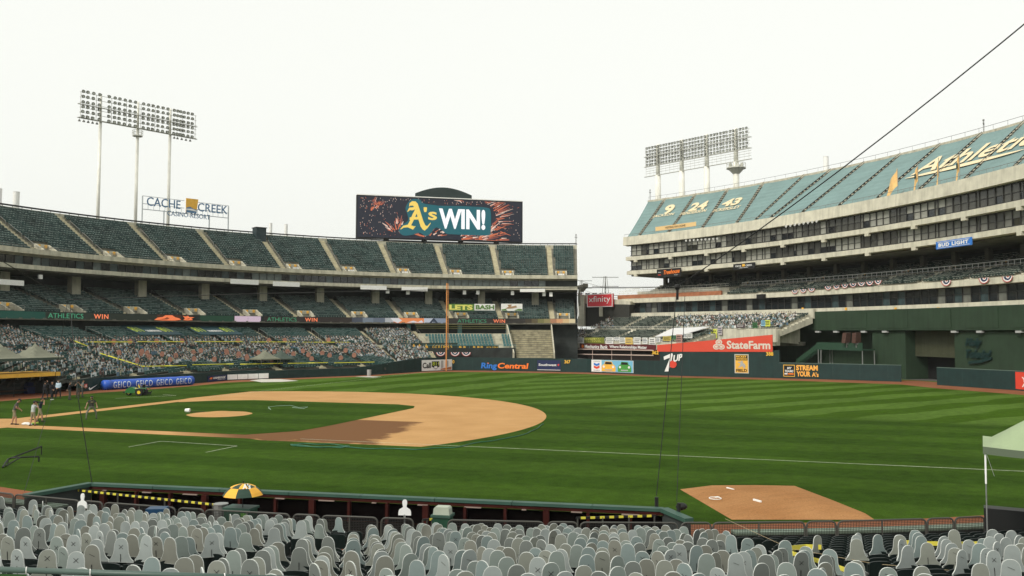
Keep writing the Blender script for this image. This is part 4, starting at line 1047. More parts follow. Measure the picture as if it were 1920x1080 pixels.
# gold and dark banner with painted letters, small standing cutouts
fr = frame_px((770,643),(858,659), lambda x, y: onR(x, y, 68.6, CL))
o = board('hanging_banner', fr, mat('banner_dark', (0.03,0.045,0.035), 0.8), 'dark banner with gold painted shapes and letters behind the foul pole', 'banner', 0.04)
for u in (0.02,0.14,0.28): shape(fr, [[(u,0.02),(u+0.10,0.02),(u+0.08,0.6),(u+0.04,0.9),(u+0.01,0.5)]], gold, o, name='painted_shape')
letter(fr, 'GOLDEN S', 0.46, 0.3, 0.42, 0.5, gold_p, o)
fr = frame_px((858,648),(935,655.5), lambda x, y: onR(x, y, 68.6, CL))
o = board('hanging_banner', fr, MATS['banner_dark'], 'dark banner with gold painted shapes and letters beside the wide concrete stair', 'banner', 0.04)
for u in (0.02,0.12,0.36,0.46,0.54): shape(fr, [[(u,0.06),(u+0.08,0.06),(u+0.07,0.8),(u+0.02,0.95)]], gold, o, name='painted_shape')
letter(fr, 'POLLEN!', 0.70, 0.25, 0.28, 0.5, gold_p, o)
# bunting
bl, rd, wh = mat('bunting_navy', (0.015,0.02,0.07), 0.85), mat('bunting_red', (0.42,0.02,0.025), 0.85), mat('bunting_white', (0.66,0.65,0.62), 0.85)
def bunting_mesh(w_=1.0):
    bb = MB(); n = 24
    for (r0, r1, mi) in ((0.0,0.18,1),(0.18,0.36,2),(0.36,0.66,0),(0.66,0.88,2),(0.88,1.0,1)):
        for k in range(n):
            a0, a1 = pi+pi*k/n, pi+pi*(k+1)/n
            f = lambda r, a, kk: (r*cos(a), -0.10*r-0.06*r*(kk % 2), r*0.82*sin(a))
            bb.face([f(r0,a0,k), f(r0,a1,k+1), f(r1,a1,k+1), f(r1,a0,k)], mi)
    return bb.mesh('bunting', [bl, rd, wh])
BUNT = bunting_mesh()
def bunting(P, ang, s, label, group):
    o = link('bunting', BUNT, None, loc=P, rz=ang); o.scale = (s, s, s); return tag(o, label, 'bunting', group)
for x in (804, 826, 853, 874):
    p = onR(x, 660.5, 67.3, CL); bunting(p, radians(thR(x,660,67.3,CL)-90), 0.93, 'red white and blue bunting fan hung on the left-field corner rail', 'bunting in the left-field corner')
# hand-made banners on the club deck
lg = mat('banner_green', (0.10,0.20,0.05), 0.8); byl = mat('banner_yellow', (0.70,0.66,0.16), 0.8)
fr = frame_px((840.5,570),(889,582.5), lambda x, y: onR(x, y, 81.4, CL)); o = board('hanging_banner', fr, lg, 'green hand-made banner with yellow capital letters on the club deck seats', 'banner', 0.05); letter(fr, 'LETS', 0.04, 0.12, 0.9, 0.76, byl, o, bold=0.05)
fr = frame_px((889.5,570),(928,582), lambda x, y: onR(x, y, 81.4, CL)); o = board('hanging_banner', fr, white_cloth, 'white hand-made banner with green capital letters on the club deck seats', 'banner', 0.05); letter(fr, 'BASH', 0.06, 0.15, 0.9, 0.7, lg, o, bold=0.04)
fr = frame_px((939.5,569.5),(979.5,583), lambda x, y: onR(x, y, 81.4, CL)); o = board('hanging_banner', fr, white_cloth, 'white hand-made banner with brown and green painted shapes on the club deck seats', 'banner', 0.05)
shape(fr, [[(0.2,0.3),(0.35,0.6),(0.3,0.85),(0.5,0.9),(0.45,0.6),(0.7,0.75),(0.75,0.5),(0.5,0.35)]], mat('banner_brown', (0.35,0.22,0.12), 0.8), o, name='painted_shape'); shape(fr, [[(0.02,0.05),(0.3,0.05),(0.2,0.3),(0.02,0.2)],[(0.6,0.05),(0.98,0.05),(0.98,0.3),(0.8,0.3)]], lg, o, name='painted_shape')
# ------------------------------------------------------------------ concave outfield building with tarped upper deck
DV = thing('outfield_building', 'tall concave outfield building with teal tarped upper deck and rows of dark framed windows', 'building')
D0, D1 = 13.6, -24.0           # angular extent about MD (left end, past the right frame edge)
RF = 168.0
def dpt(R, t, z): return pol(MD, R, t, z)
tarp_t = mat('teal_tarp', (0.152, 0.236, 0.228), 0.7, var=0.10, vscale=0.25, bump=0.12, bscale=1.5, streak=0.12)
UR0, UR1, UZ0, UZ1 = 169.6, 186.0, 29.35, 40.6
def deckz(R): return UZ0+(UZ1-UZ0)*(R-UR0)/(UR1-UR0)
b = MB(); NS = 22
for k in range(NS):            # stepped terrace whose end follows the slanted last stair
    R = UR0+(UR1-UR0)*k/NS; R2 = UR0+(UR1-UR0)*(k+1)/NS; t0 = D0+0.60+(16.15-D0-0.60)*k/NS
    b.sweep(MD, [(R, deckz(R)-1.6), (R2, deckz(R)-1.6), (R2, deckz(R)-0.35), (R, deckz(R)-0.35)], t0, D1, 60)
b.build('upper_terrace', concrete, DV)
AB = [12.95, 9.95, 6.6, 3.3, 1.6, 0.2, -2.6, -5.7, -8.8, -12.0, -15.2, -18.4, -21.6]
AU = [14.5, 11.6, 8.6, 5.45, 1.99, -0.19, -2.78, -5.49, -8.3, -11.04, -13.65, -16.4, -19.2]
EB, EU = [D0+0.55]+AB, [16.1]+AU
for k in range(len(EB)-1):     # one tarpaulin for each block, stretched over the seats with a slight sag
    b = MB(); nu, nv = 8, 22
    def tp(u, v):
        a, c = EB[k]+(EU[k]-EB[k])*v-(0.17 if k else 0.02), EB[k+1]+(EU[k+1]-EB[k+1])*v+0.17; t = a+(c-a)*u; R = UR0+0.3+(UR1-UR0-0.6)*v
        return dpt(R, t, deckz(R)+0.42+0.05*sin(v*pi*23)-0.10*sin(pi*u))
    for i in range(nu):
        for j in range(nv): b.face([tp(i/nu,j/nv), tp((i+1)/nu,j/nv), tp((i+1)/nu,(j+1)/nv), tp(i/nu,(j+1)/nv)])
    b.build('tarpaulin', tarp_t, DV)
for tb0, t in zip(AB, AU):                       # stairs with rails between the tarpaulins
    rows = [(UR0+0.3+(UR1-UR0-0.6)*k/18, deckz(UR0+0.3+(UR1-UR0-0.6)*k/18)-0.05) for k in range(19)]
    th = lambda k: tb0+(t-tb0)*k/18
    b = MB(); tg = V((-sin(radians(t)), cos(radians(t)), 0))
    for k in range(18): b.ob(dpt(rows[k][0], th(k), rows[k][1]+0.1), (pol(MD,1,t)-pol(MD,0,t))*0.42, tg*0.40, (0,0,0.12))
    b.build('aisle_stair', concrete, DV)
    b = MB()
    for k in range(0, 18, 3):
        p, q = dpt(rows[k][0], th(k), rows[k][1])-tg*0.40, dpt(rows[k+2][0], th(k+2), rows[k+2][1])-tg*0.40
        b.path([p, p+V((0,0,0.92))], 0.04, 4)
    for hz in (0.5, 0.92): b.tube(dpt(rows[0][0], th(0), rows[0][1]+hz)-tg*0.40, dpt(rows[-1][0], th(18), rows[-1][1]+hz)-tg*0.40, 0.05, n=4)
    b.build('handrail', black, DV)
    b = MB(); b.ob(dpt(186.3, t, 41.0), (pol(MD,1,t)-pol(MD,0,t))*0.1, tg*0.9, (0,0,0.32)); b.build('portal_sign', mat('pale_amber', (0.62,0.42,0.20), 0.7), DV)
b = MB(); b.sweep(MD, [(186.0,38.5),(186.6,38.5),(186.6,41.25),(186.0,41.25)], 16.2, D1, 60); b.build('rim_wall', concrete, DV)
b = MB(); b.sweep(MD, [(186.3,42.1),(186.36,42.1),(186.36,42.16),(186.3,42.16)], 16.2, D1, 60)
t = 16.2
while t > D1: b.tube(dpt(186.33,t,41.2), dpt(186.33,t,42.15), 0.03, n=4); t -= 0.9
b.build('rim_rail', rail_gray, DV)
# parapet, ledges
def ring(name, prof, M, t0=D0, t1=D1, n=60):
    bb = MB(); bb.sweep(MD, prof, t0, t1, n); return bb.build(name, M, DV)
ring('parapet', [(167.6,27.75),(171,27.75),(171,28.9),(168.4,28.9),(168.2,29.75),(167.75,29.75)], concrete_lt, D0+0.35)
b = MB(); b.sweep(MD, [(167.9,30.3),(167.95,30.3),(167.95,30.36),(167.9,30.36)], D0+0.3, D1, 60)
t = D0+0.3
while t > D1: b.tube(dpt(167.92,t,29.7), dpt(167.92,t,30.33), 0.025, n=4); t -= 0.45
b.build('parapet_rail', rail_gray, DV)
ring('floor_ledge', [(167.4,24.1),(171,24.1),(171,24.6),(168.6,24.6),(168.5,25.1),(167.4,24.95)], concrete_lt)
ring('floor_ledge', [(167.4,20.75),(178,20.75),(178,21.2),(168.6,21.2),(168.5,21.75),(167.4,21.55)], concrete_lt, D0-0.1)
t = D0-1.0; bb = MB(); bb.box((0,0,0), 0.9, 0.5, 0.5); lug = bb.mesh('bracket', concrete_lt)
while t > D1:                      # short beam ends under the ledges
    for z in (23.85, 20.5): link('bracket', lug, DV, loc=dpt(167.6, t, z), rz=radians(t-90))
    t -= 3.6
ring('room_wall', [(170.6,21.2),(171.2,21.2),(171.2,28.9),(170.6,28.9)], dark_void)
b = MB(); b.ob(dpt(174.0, D0-0.05, 24.9), (pol(MD,1,D0)-pol(MD,0,D0))*4.5, V((-sin(radians(D0)),cos(radians(D0)),0))*0.12, (0,0,3.9)); b.build('end_wall', concrete_dk, DV)
# windows: every pane its own piece
wm = [mat('blind_grey', (0.125,0.125,0.108), 0.35, var=0.25, vscale=1.2, spec=0.5), mat('blind_pale', (0.25,0.25,0.215), 0.4, var=0.22, vscale=1.2, spec=0.5), glass_dk, mat('tinted_pane', (0.055,0.055,0.047), 0.2, var=0.3, vscale=0.9, spec=0.5)]
UWm = []
for q in wm:
    for (w_, h) in ((1.45,1.12),(1.45,0.98),(0.60,1.12),(0.60,0.98)):
        bb = MB(); bb.box((0,0,0), w_, 0.05, h); UWm.append(bb.mesh('window_pane', q))
random.seed(21)
for (zb, zt) in ((25.25,27.6),(21.85,24.0)):
    fb = MB(); t = D0-0.25; k = 0; zm = zb+(zt-zb)*0.47
    fb.sweep(MD, [(168.55,zb-0.06),(168.75,zb-0.06),(168.75,zb+0.04),(168.55,zb+0.04)], D0-0.1, D1, 60)
    fb.sweep(MD, [(168.55,zt-0.05),(168.75,zt-0.05),(168.75,zt+0.10),(168.55,zt+0.10)], D0-0.1, D1, 60)
    fb.sweep(MD, [(168.60,zm-0.03),(168.75,zm-0.03),(168.75,zm+0.03),(168.60,zm+0.03)], D0-0.1, D1, 60)
    tone = 1
    while t > D1:
        narrow = (k % 6) in (3,); wd = 0.68 if narrow else 1.54; st = degrees(wd/169.3); tc_ = t-st/2
        if random.random() < 0.45: tone = random.choice([0,0,0,1,1,3,3])
        far_left = tc_ > 4
        tu = tone if not far_left or random.random() < 0.3 else 1
        tlw = tu if random.random() < 0.75 else 2
        for up_, tn in ((0, tu), (1, tlw)):
            z = (zm+zt)/2 if up_ == 0 else (zb+zm)/2
            link('window_pane', UWm[tn*4+(2 if narrow else 0)+up_], DV, loc=dpt(168.72, tc_, z), rz=radians(tc_-90))
        rad = pol(MD,1,t)-pol(MD,0,t); tg = V((-rad.y, rad.x, 0))
        fb.ob(dpt(168.62, t, (zb+zt)/2), rad*0.06, tg*(0.10 if k % 6 in (0,) else 0.055), (0,0,(zt-zb)/2))
        t -= st; k += 1
    fb.build('window_frame', window_frame_m, DV)
# club level behind columns
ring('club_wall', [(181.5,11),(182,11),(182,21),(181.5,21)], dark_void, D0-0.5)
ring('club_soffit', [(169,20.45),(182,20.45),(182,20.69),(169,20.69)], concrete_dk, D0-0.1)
bb = MB(); bb.box((0,0,0), 0.85, 0.8, 5.4); cme2 = bb.mesh('column', concrete_dk if False else mat('column_concrete', (0.13,0.125,0.10), 0.9, var=0.2, vscale=0.8))
t = D0-1.2
while t > D1: link('column', cme2, DV, loc=dpt(177.6, t, 18.4), rz=radians(t)); t -= 2.2
pr_rows = [(170.0+0.86*k, 15.0+0.30*k) for k in range(5)]; pr2 = [(175.3+0.86*k, 17.0+0.34*k) for k in range(6)]
b = MB(); b.sweep(MD, stair_profile(pr_rows, 0.86, 14.4), 14.9, D1, 60); b.sweep(MD, stair_profile(pr2, 0.86, 15.9), D0-0.2, D1, 60); b.build('club_terrace', concrete, DV)
dseat = mat('building_seat_green', (0.016,0.032,0.026), 0.5, var=0.4, vscale=0.4); dedge = mat('building_seat_highlight', (0.34,0.36,0.31), 0.5, var=0.4, vscale=1.0)  # edge colour is a painted highlight along the seat tops
def dseats(rows, ts, name='seat_block', pitch=0.6, C=MD):
    for (a, c) in ts:
        mb_ = MB(); seat_rows(mb_, C, rows, min(a,c), max(a,c), pitch=pitch); mb_.build(name, [dseat, dedge], DV, kind='stuff')
DA = [4.5, 1.2, -2.1, -5.4, -8.7, -12.0, -15.3, -18.6, -22.0]
ds = [(DA[k]-0.2, DA[k+1]+0.2) for k in range(len(DA)-1)]
dseats(pr_rows, ds); dseats(pr2, [(D0-1.0, 9.2),(8.8, 4.7)]+ds)
for t in DA:
    stair_flight(MD, pr_rows+[(174.5,16.5)], t, 1.0, DV, concrete_lt); stair_flight(MD, pr2, t, 1.0, DV, concrete_lt)
# glass-railed boxes between the two seat banks
b = MB(); b.sweep(MD, [(174.4,16.4),(174.8,16.4),(174.8,17.15),(174.4,17.15)], 4.2, D1, 50); b.build('box_wall', concrete_lt, DV)
b = MB()
t = 4.2
while t > D1: b.tube(dpt(174.4,t,17.1), dpt(174.4,t,17.95), 0.05, n=4); t -= 0.38
b.sweep(MD, [(174.35,17.9),(174.45,17.9),(174.45,18.0),(174.35,18.0)], 4.2, D1, 50); b.sweep(MD, [(174.37,17.4),(174.43,17.4),(174.43,17.45),(174.37,17.45)], 4.2, D1, 50)
b.build('box_rail', white_paint, DV)
for t in DA:
    portal(MD, 174.6, 16.6, t-0.5, DV, 2.6, 1.5, 1.9)
# orange-brown patio deck at the left part
brick = mat('patio_brick', (0.33,0.13,0.065), 0.8, var=0.2, vscale=1.0)
ring('patio_wall', [(170.6,15.2),(171.0,15.2),(171.0,16.2),(170.6,16.2)], brick, 15.4, 5.0, 20)
ring('patio_wall', [(173.0,16.1),(173.4,16.1),(173.4,17.0),(173.0,17.0)], concrete_lt, 14.0, 5.0, 20)
b = MB()
for (R, z) in ((170.5,16.2),(172.9,17.0)):
    for dz in (0.35, 0.8): b.sweep(MD, [(R,z+dz),(R+0.06,z+dz),(R+0.06,z+dz+0.07),(R,z+dz+0.07)], 15.2, 5.0, 20)
    t = 15.2
    while t > 5: b.tube(dpt(R+0.03,t,z), dpt(R+0.03,t,z+0.85), 0.035, n=4); t -= 0.45
b.build('patio_rail', cream_paint, DV)
# fascias, dark glass band, green walls
ring('club_fascia', [(168.0,14.15),(170.2,14.15),(170.2,14.6),(168.4,14.6),(168.4,15.05),(168.0,15.05)], concrete_lt, 15.2)
ring('lounge_wall', [(170.4,11.4),(170.9,11.4),(170.9,14.4),(170.4,14.4)], dark_void, 15.2)
lm = []
for q in (glass_dk, gm[2], mat('lounge_blind', (0.12,0.125,0.11), 0.3, var=0.3, vscale=1.0)):
    bb = MB(); bb.box((0,0,0), 1.62, 0.05, 2.2); lm.append(bb.mesh('window_pane', q))
t = 15.0; st = degrees(1.72/169.2); fb = MB()
while t > D1:
    link('window_pane', lm[random.choice([0,0,0,0,1,1,2])], DV, loc=dpt(169.3, t-st/2, 12.95), rz=radians(t-st/2-90))
    rad = pol(MD,1,t)-pol(MD,0,t); tg = V((-rad.y, rad.x, 0)); fb.ob(dpt(169.22, t, 12.95), rad*0.08, tg*0.05, (0,0,1.12)); t -= st
fb.sweep(MD, [(169.15,13.0),(169.27,13.0),(169.27,13.06),(169.15,13.06)], 15, D1, 60)
fb.build('window_frame', window_frame_m, DV)
ring('lounge_fascia', [(168.0,11.15),(170.3,11.15),(170.3,11.85),(168.0,11.75)], concrete_lt, 15.2)
tR = thR(1502, 600, RF, MD)
b = MB(); b.sweep(MD, [(167.7,7.75),(171,7.75),(171,11.14),(167.7,11.14)], tR, D1, 50); b.build('green_band', deep_green, DV)
t = tR-3.3                          # recessed panels on the green band
while t > D1:
    b = MB(); b.sweep(MD, [(167.62,8.1),(167.72,8.1),(167.72,10.9),(167.62,10.9)], t, t-2.3, 4); b.build('green_panel', deep_green, DV)
    t -= 3.15
ring('rear_wall', [(173.0,-0.02),(173.6,-0.02),(173.6,11.2),(173.0,11.2)], deep_green, 15.0)
b = MB()
def pier(x0, x1, R, z1=7.6, z0=-0.02):
    a, c = thR(x0, 660, R, MD), thR(x1, 660, R, MD); b.sweep(MD, [(R,z0),(172.9,z0),(172.9,z1),(R,z1)], c, a, 8)
pier(1636, 1698, 168.3); pier(1790, 2000, 168.3)
b.build('green_pier', deep_green, DV)
b = MB(); a, c = thR(1700, 660, 170.2, MD), thR(1792, 660, 170.2, MD); b.sweep(MD, [(170.2,3.6),(170.8,3.6),(170.8,7.7),(170.2,7.7)], c, a, 6); b.build('gate_header', mat('olive_wall', (0.05,0.055,0.03), 0.8, var=0.1, streak=0.2), DV)
b = MB(); a, c = thR(1700, 660, 172.6, MD), thR(1792, 660, 172.6, MD); b.sweep(MD, [(172.6,0.0),(172.8,0.0),(172.8,3.7),(172.6,3.7)], c, a, 6); b.build('gate_opening', black, DV)
bb = MB(); bb.box((0,0,0), 1.0, 0.5, 0.3); fx = bb.mesh('light_fixture', grey_p)
for x in (1534,1568,1620,1660,1790,1838,1912): link('light_fixture', fx, DV, loc=onR(x, 622, 167.9, MD), rz=radians(thR(x,622,168,MD)-90))
for x in (1505,1586,1679,1759,1874): 
    bb = MB(); p = onR(x, 579, 167.8, MD); bb.box((0,0,0), 0.42, 0.1, 0.45); o = bb.build('portal_sign', amber, DV); o.location = p; o.rotation_euler = (0,0,radians(thR(x,579,168,MD)-90))
# raised script letters on the dark green wall
sv = lambda x, y: onR(x, y, 168.2, MD)
fr = frame_px((1812,634),(1862,683), sv)
t = thing('wall_lettering', 'dark green raised script lettering with underline on the green wall by the gate', 'lettering')
dgl = mat('script_green', (0.006,0.028,0.026), 0.5)
letter(fr, 'Holy', 0.02, 0.60, 0.62, 0.40, dgl, t, bold=0.03, shear=0.3, d=0.25, thick=0.2); letter(fr, 'Toledo!', 0.02, 0.22, 0.95, 0.34, dgl, t, bold=0.03, shear=0.3, d=0.25, thick=0.2)
shape(fr, [[(0.1,0.02),(0.16,0.10),(0.55,0.16),(1.0,0.30),(0.98,0.20),(0.6,0.06),(0.16,0.0)]], dgl, t, d=0.25, thick=0.2)
# camera platform with stairs
PL = thing('camera_platform', 'dark green elevated platform with side stair behind the centre-field wall', 'platform')
sp = lambda x, y: on_plane(x, y, onR(1530, 660, 164.0, MD), V((cos(radians(-5)), sin(radians(-5)), 0)))
fr = frame_px((1531,642.5),(1617,656.5), sp)
b = MB(); b.prism([fr.p(0,0), fr.p(1,0), fr.p(1,1), fr.p(0,1)], fr.N*-0.1); b.prism([fr.p(0,0.05,-0.1), fr.p(1,0.05,-0.1), fr.p(1,0.05,-3), fr.p(0,0.05,-3)], (0,0,0.15)); b.build('deck', mat('platform_green', (0.02,0.055,0.032), 0.7, var=0.1), PL)
b = MB(); lo = sp(1492, 684); 
b.prism([fr.p(0,0), fr.p(0,0.75), lo+V((0,0,0.9)), lo], fr.N*-0.08); b.prism([fr.p(0,0,-1.2), fr.p(0,0.75,-1.2), lo+V((0,0,0.9))-fr.N*1.2, lo-fr.N*1.2], fr.N*-0.08)
for k in range(10):
    f = k/10; p = fr.p(0,0,-0.65).lerp(lo-fr.N*0.65, f); b.ob(p, fr.U*0.22, fr.N*0.55, (0,0,0.03))
b.build('stair', MATS['platform_green'], PL)
b = MB()
for u in (0.02, 0.08, 0.98):
    for dd_ in (-0.2, -2.8): b.tube(fr.p(u,0.05,dd_), V((fr.p(u,0,dd_).x, fr.p(u,0,dd_).y, 0)), 0.09, n=6)
b.tube(fr.p(0.1,0,-0.2), V((fr.p(0.02,0,-0.2).x, fr.p(0.02,0,-0.2).y, 0.2)), 0.04, n=5)
b.build('post', steel, PL)
for k, x in enumerate((1591, 1609)):
    P = sp(x, 632); t = thing('covered_camera', ['brown hooded camera on the platform, closer to the stair','brown hooded camera on the platform, farther from the stair'][k], 'camera', (P.x, P.y, P.z)); bb = MB()
    s = -1 if k == 0 else 1
    bb.prism([(-0.75+0.1*s,0,-1.0),(0.55+0.15*s,0,-0.85),(0.62,0,0.75),(-0.5,0,0.7)], (0.15,0.9,0)); bb.build('hood', mat('brown_cover', (0.07,0.035,0.025), 0.8, var=0.2), t)
    bb = MB(); bb.tube((0,0.4,-0.9), (0,0.4,-1.75), 0.1, n=6); bb.ball((0.15,0.2,-1.1), 0.25, 8, 6); bb.build('tripod', steel, t)
# ------------------------------------------------------------------ lower bleachers of the outfield building
BL = thing('bleachers', 'outfield bleachers in two banks with hand-made banners hung along the front', 'grandstand')
ba0, ba1 = thR(1045, 630, 152, MD), thR(1300, 630, 152, MD)
blr = [(150.3+0.9*k, 4.9+0.27*k) for k in range(9)]; bur = [(160.0+0.85*k, 7.7+0.30*k) for k in range(9)]
b = MB(); b.sweep(MD, stair_profile(blr, 0.9, 3.9), ba0, ba1, 20); b.build('front_terrace', concrete, BL)
ua0, ua1 = 15.0, thR(1490, 600, 163, MD)
b = MB(); b.sweep(MD, stair_profile(bur, 0.85, 6.6), ua0, ua1, 30); b.sweep(MD, [(158.6,5.0),(159.6,5.0),(159.6,8.0),(158.6,7.3)], ua0, ua1, 30); b.build('rear_terrace', concrete_lt, BL)
b = MB(); b.sweep(MD, [(149.2,3.9),(149.8,3.9),(149.8,5.5),(149.2,5.5)], ba0, ba1, 20); b.build('front_wall', concrete_lt, BL)
b = MB(); b.sweep(MD, [(158.0,5.6),(158.5,5.6),(158.5,8.0),(158.0,8.0)], ba1, ua1-0.3, 12); b.build('front_wall', concrete_lt, BL)
b = MB(); b.sweep(MD, [(167.4,9.9),(168.2,9.9),(168.2,11.7),(167.4,11.7)], ua0, ua1, 30); b.build('rear_wall', concrete_lt, BL)
def bl_seats(rows, t0, t1, lst):
    prev = t0
    for a in lst+[t1]:
        mb_ = MB(); seat_rows(mb_, MD, rows, a+0.22, prev-0.22, pitch=0.6); mb_.build('seat_block', [mat('bleacher_seat', (0.03,0.045,0.038), 0.5, var=0.3, vscale=0.4), dedge], BL, kind='stuff'); prev = a
        if a != t1: stair_flight(MD, rows, a, 1.0, BL, concrete_lt)
bl_seats(blr, ba0, ba1, [thR(x, 630, 154, MD) for x in (1100, 1165, 1230)])
bl_seats(bur, ua0, ua1, [thR(x, 605, 163, MD) for x in (1130, 1185, 1240, 1300, 1350, 1405, 1450)])
b = MB()
for R, z, t0, t1 in ((149.4,5.9,ba0,ba1),(158.8,8.5,ua0,ua1),(159.2,8.2,ua0,ua1)):
    b.sweep(MD, [(R,z),(R+0.05,z),(R+0.05,z+0.06),(R,z+0.06)], t0, t1, 20); t = max(t0,t1)
    while t > min(t0,t1): b.tube(dpt(R,t,z-0.6), dpt(R,t,z), 0.03, n=4); t -= 0.5
b.build('rail', cream_paint, BL)
# the sloping concrete end wall
P0 = onR(1500, 640, 161, MD); 
b = MB(); te = ua1; tg = V((-sin(radians(te)), cos(radians(te)), 0))
q = [onR(1448,641,159,MD), onR(1500,645,166,MD), onR(1500,590,166,MD), onR(1490,592,165,MD), onR(1452,618,159,MD)]
b.prism(q, V((0.25,0.6,0))); b.build('end_wall', concrete, BL)
b = MB(); q = [onR(1330,652,158,MD), onR(1505,648,166,MD), onR(1505,641,166,MD), onR(1330,640,158,MD)]; b.prism(q, V((1.2,0.4,0))); b.build('soffit_beam', concrete_dk, BL)
for s_, rows, t0, t1, lb, tst, sd_ in ((1, blr, ba1, ba0, 'small printed fan cutouts at the corner of the front bleacher bank', lambda R,t,x,y: x < 1100 or R < 150.9, 8), (1, bur, ua1, ua0, 'small printed fan cutouts in the rear bleacher bank under the dark windows', lambda R,t,x,y: (1270 < x < 1496 or x < 1150) and random.random() < 0.66, 9)):
    crowd('fan_cutouts', rows, t0, t1, tst, MD, lb, sd_, pitch=0.6, sc=0.98)
b = MB(); bk = lambda x, y, R: onR(x, y, R, MD)
b.prism([bk(1058,670,151.0)+V((0,0,0)), bk(1330,690,151.0), bk(1330,650,151.0), bk(1058,643,151.0)], V((1.5,0.2,0))); o = b.build('rear_screen_wall', mat('dark_brown_wall', (0.022,0.014,0.012), 0.8, var=0.2), BL)
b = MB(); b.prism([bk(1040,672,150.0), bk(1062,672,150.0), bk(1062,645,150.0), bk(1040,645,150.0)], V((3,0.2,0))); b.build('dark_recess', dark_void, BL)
# maroon sign with pipe rails
fr = frame_px((1087,645),(1229,656.5), lambda x, y: onR(x, y, 148.9, MD))
o = board('long_sign', fr, maroon_p, 'long maroon sign with two white phrases below the bleacher banners', 'sign', 0.1)
letter(fr, 'Mechanics Bank', 0.075, 0.18, 0.32, 0.62, white_p, o, bold=0.02); letter(fr, 'Where Relationships Matter', 0.42, 0.18, 0.48, 0.62, white_p, o, bold=0.02); shape(fr, [circ(0.045,0.5,0.018,0.28,12)], orange_p, o)
b = MB()
for y in (655.5, 665.0): b.tube(onR(1077,y-1,148.3,MD), onR(1225,y+1.5,148.3,MD), 0.11, n=6)
for x in (1111,1147,1183.5): b.tube(onR(x,655,148.3,MD), onR(x,679,148.3,MD), 0.06, n=5)
tag(b.build('pipe_rail', mat('salmon_pipe', (0.55,0.42,0.36), 0.5)), 'pale pipe railing of two bars and three posts below the maroon sign', 'railing')
# hand-made banners along the bleachers
scrib = [black_p, mat('pen_blue', (0.05,0.07,0.12), 0.8)]
bnr = [(1083,1095,633,643.5,'w'),(1046.5,1053,633,651,'y'),(1054,1062,633,640,'k'),(1062,1069,634,640,'o'),(1070,1081,633,640.5,'b'),(1095,1133,632.5,643.5,'g'),(1136,1150,632.5,645,'w'),(1151,1162,632,638,'w'),(1161,1172,633,643,'w'),(1172.5,1186,633,646,'yw'),(1188,1201,632.5,646,'w'),(1204.5,1214,633,645,'w'),(1217,1229,633,649,'w'),(1230,1238,633,642,'w'),(1243,1258,630.5,639,'y2'),(1258.5,1267,628.5,636,'gk'),(1268,1279,627,644,'p'),(1281,1288,625,634,'w2'),(1289,1298,625,634,'w'),(1299,1309,626,636,'k2'),(1310,1319,622,634,'k2'),(1320,1332,617,629,'b2'),(1333,1344,617,634,'ly'),(1346,1354,612,628,'p2'),(1411,1420,605,615,'gk'),(1427,1436,601,611,'b2'),(1434,1444,600,612,'ly'),(1380,1397,608,615,'k3')]
bcol = dict(w=white_cloth, w2=white_cloth, y=byl, k=mat('cloth_charcoal',(0.05,0.05,0.05),0.8), o=mat('cloth_orange',(0.6,0.28,0.06),0.8), b=mat('cloth_blue',(0.25,0.40,0.55),0.8), g=mat('cloth_olive',(0.17,0.19,0.03),0.8), yw=mat('cloth_amber',(0.72,0.52,0.15),0.8), y2=mat('cloth_tan',(0.50,0.40,0.10),0.8), gk=mat('cloth_green',(0.06,0.18,0.07),0.8), p=mat('cloth_pink',(0.42,0.25,0.22),0.8), k2=mat('cloth_brown',(0.16,0.10,0.09),0.8), b2=mat('cloth_sky',(0.25,0.50,0.66),0.8), ly=mat('cloth_lime',(0.62,0.66,0.10),0.8), p2=mat('cloth_grey',(0.42,0.38,0.38),0.8), k3=mat('cloth_dark',(0.09,0.07,0.07),0.8))
random.seed(31)
words = dict(w='white', w2='white', y='tall yellow', k='charcoal', o='orange', b='pale blue', g='olive', yw='amber', y2='tan', gk='green', p='pinkish', k2='brown', b2='sky blue', ly='lime yellow', p2='grey', k3='dark')
for k, (x0, x1, y0, y1, c) in enumerate(bnr):
    Rb = 148.95 if x1 < 1300 else 157.7
    if x0 > 1400: Rb = 157.9
    fr = frame_px((x0,y0),(x1,y1), lambda x, y: onR(x, y, Rb, MD))
    lb = '%s hand-made cloth banner with pen marks hung on the bleacher front' % words[c]
    o = board('hanging_banner', fr, bcol[c], lb, 'banner', 0.04, 'hand-made banners on the bleachers')
    if c == 'g': letter(fr, 'RESPECT', 0.03, 0.52, 0.55, 0.36, byl, o, bold=0.02)
    if x1-x0 < 7: continue
    mk = byl if c in ('g',) else (scrib[k % 2] if c not in ('k','k2','k3') else white_p)
    ln = 3 if (y1-y0) > 8 else 2
    for r in range(ln):
        v = 0.8-0.72*r/ln-0.1; u = 0.1+0.08*random.random()
        if c == 'g' and r == 0: u = 0.62
        while u < 0.82:
            wv = random.uniform(0.05,0.14)*10/(x1-x0)*1.2; hgt = 0.5/ln
            pl = [(u,v),(u+wv*0.35,v+hgt*random.uniform(0,0.3)),(u+wv,v+hgt*0.1),(u+wv*0.9,v+hgt),(u+wv*0.5,v+hgt*0.45),(u+wv*0.1,v+hgt*0.9)]
            bb = MB(); bb.prism([fr.p(x, y, 0.03) for x, y in pl], fr.N*0.02); bb.build('pen_mark', mk, o); u += wv+0.06
# white canopy roof on the bleachers
b = MB(); q = [onR(1228,632,152,MD), onR(1262,616,157.5,MD), onR(1330,613.5,157.5,MD), onR(1282,628,152,MD)]; b.prism(q, (0,0,0.12)); o = b.build('canopy_sheet', mat('white_vinyl', (0.66,0.66,0.66), 0.5, var=0.05)); tag(o, 'white sloping sheet canopy stretched over the bleacher seats', 'canopy')
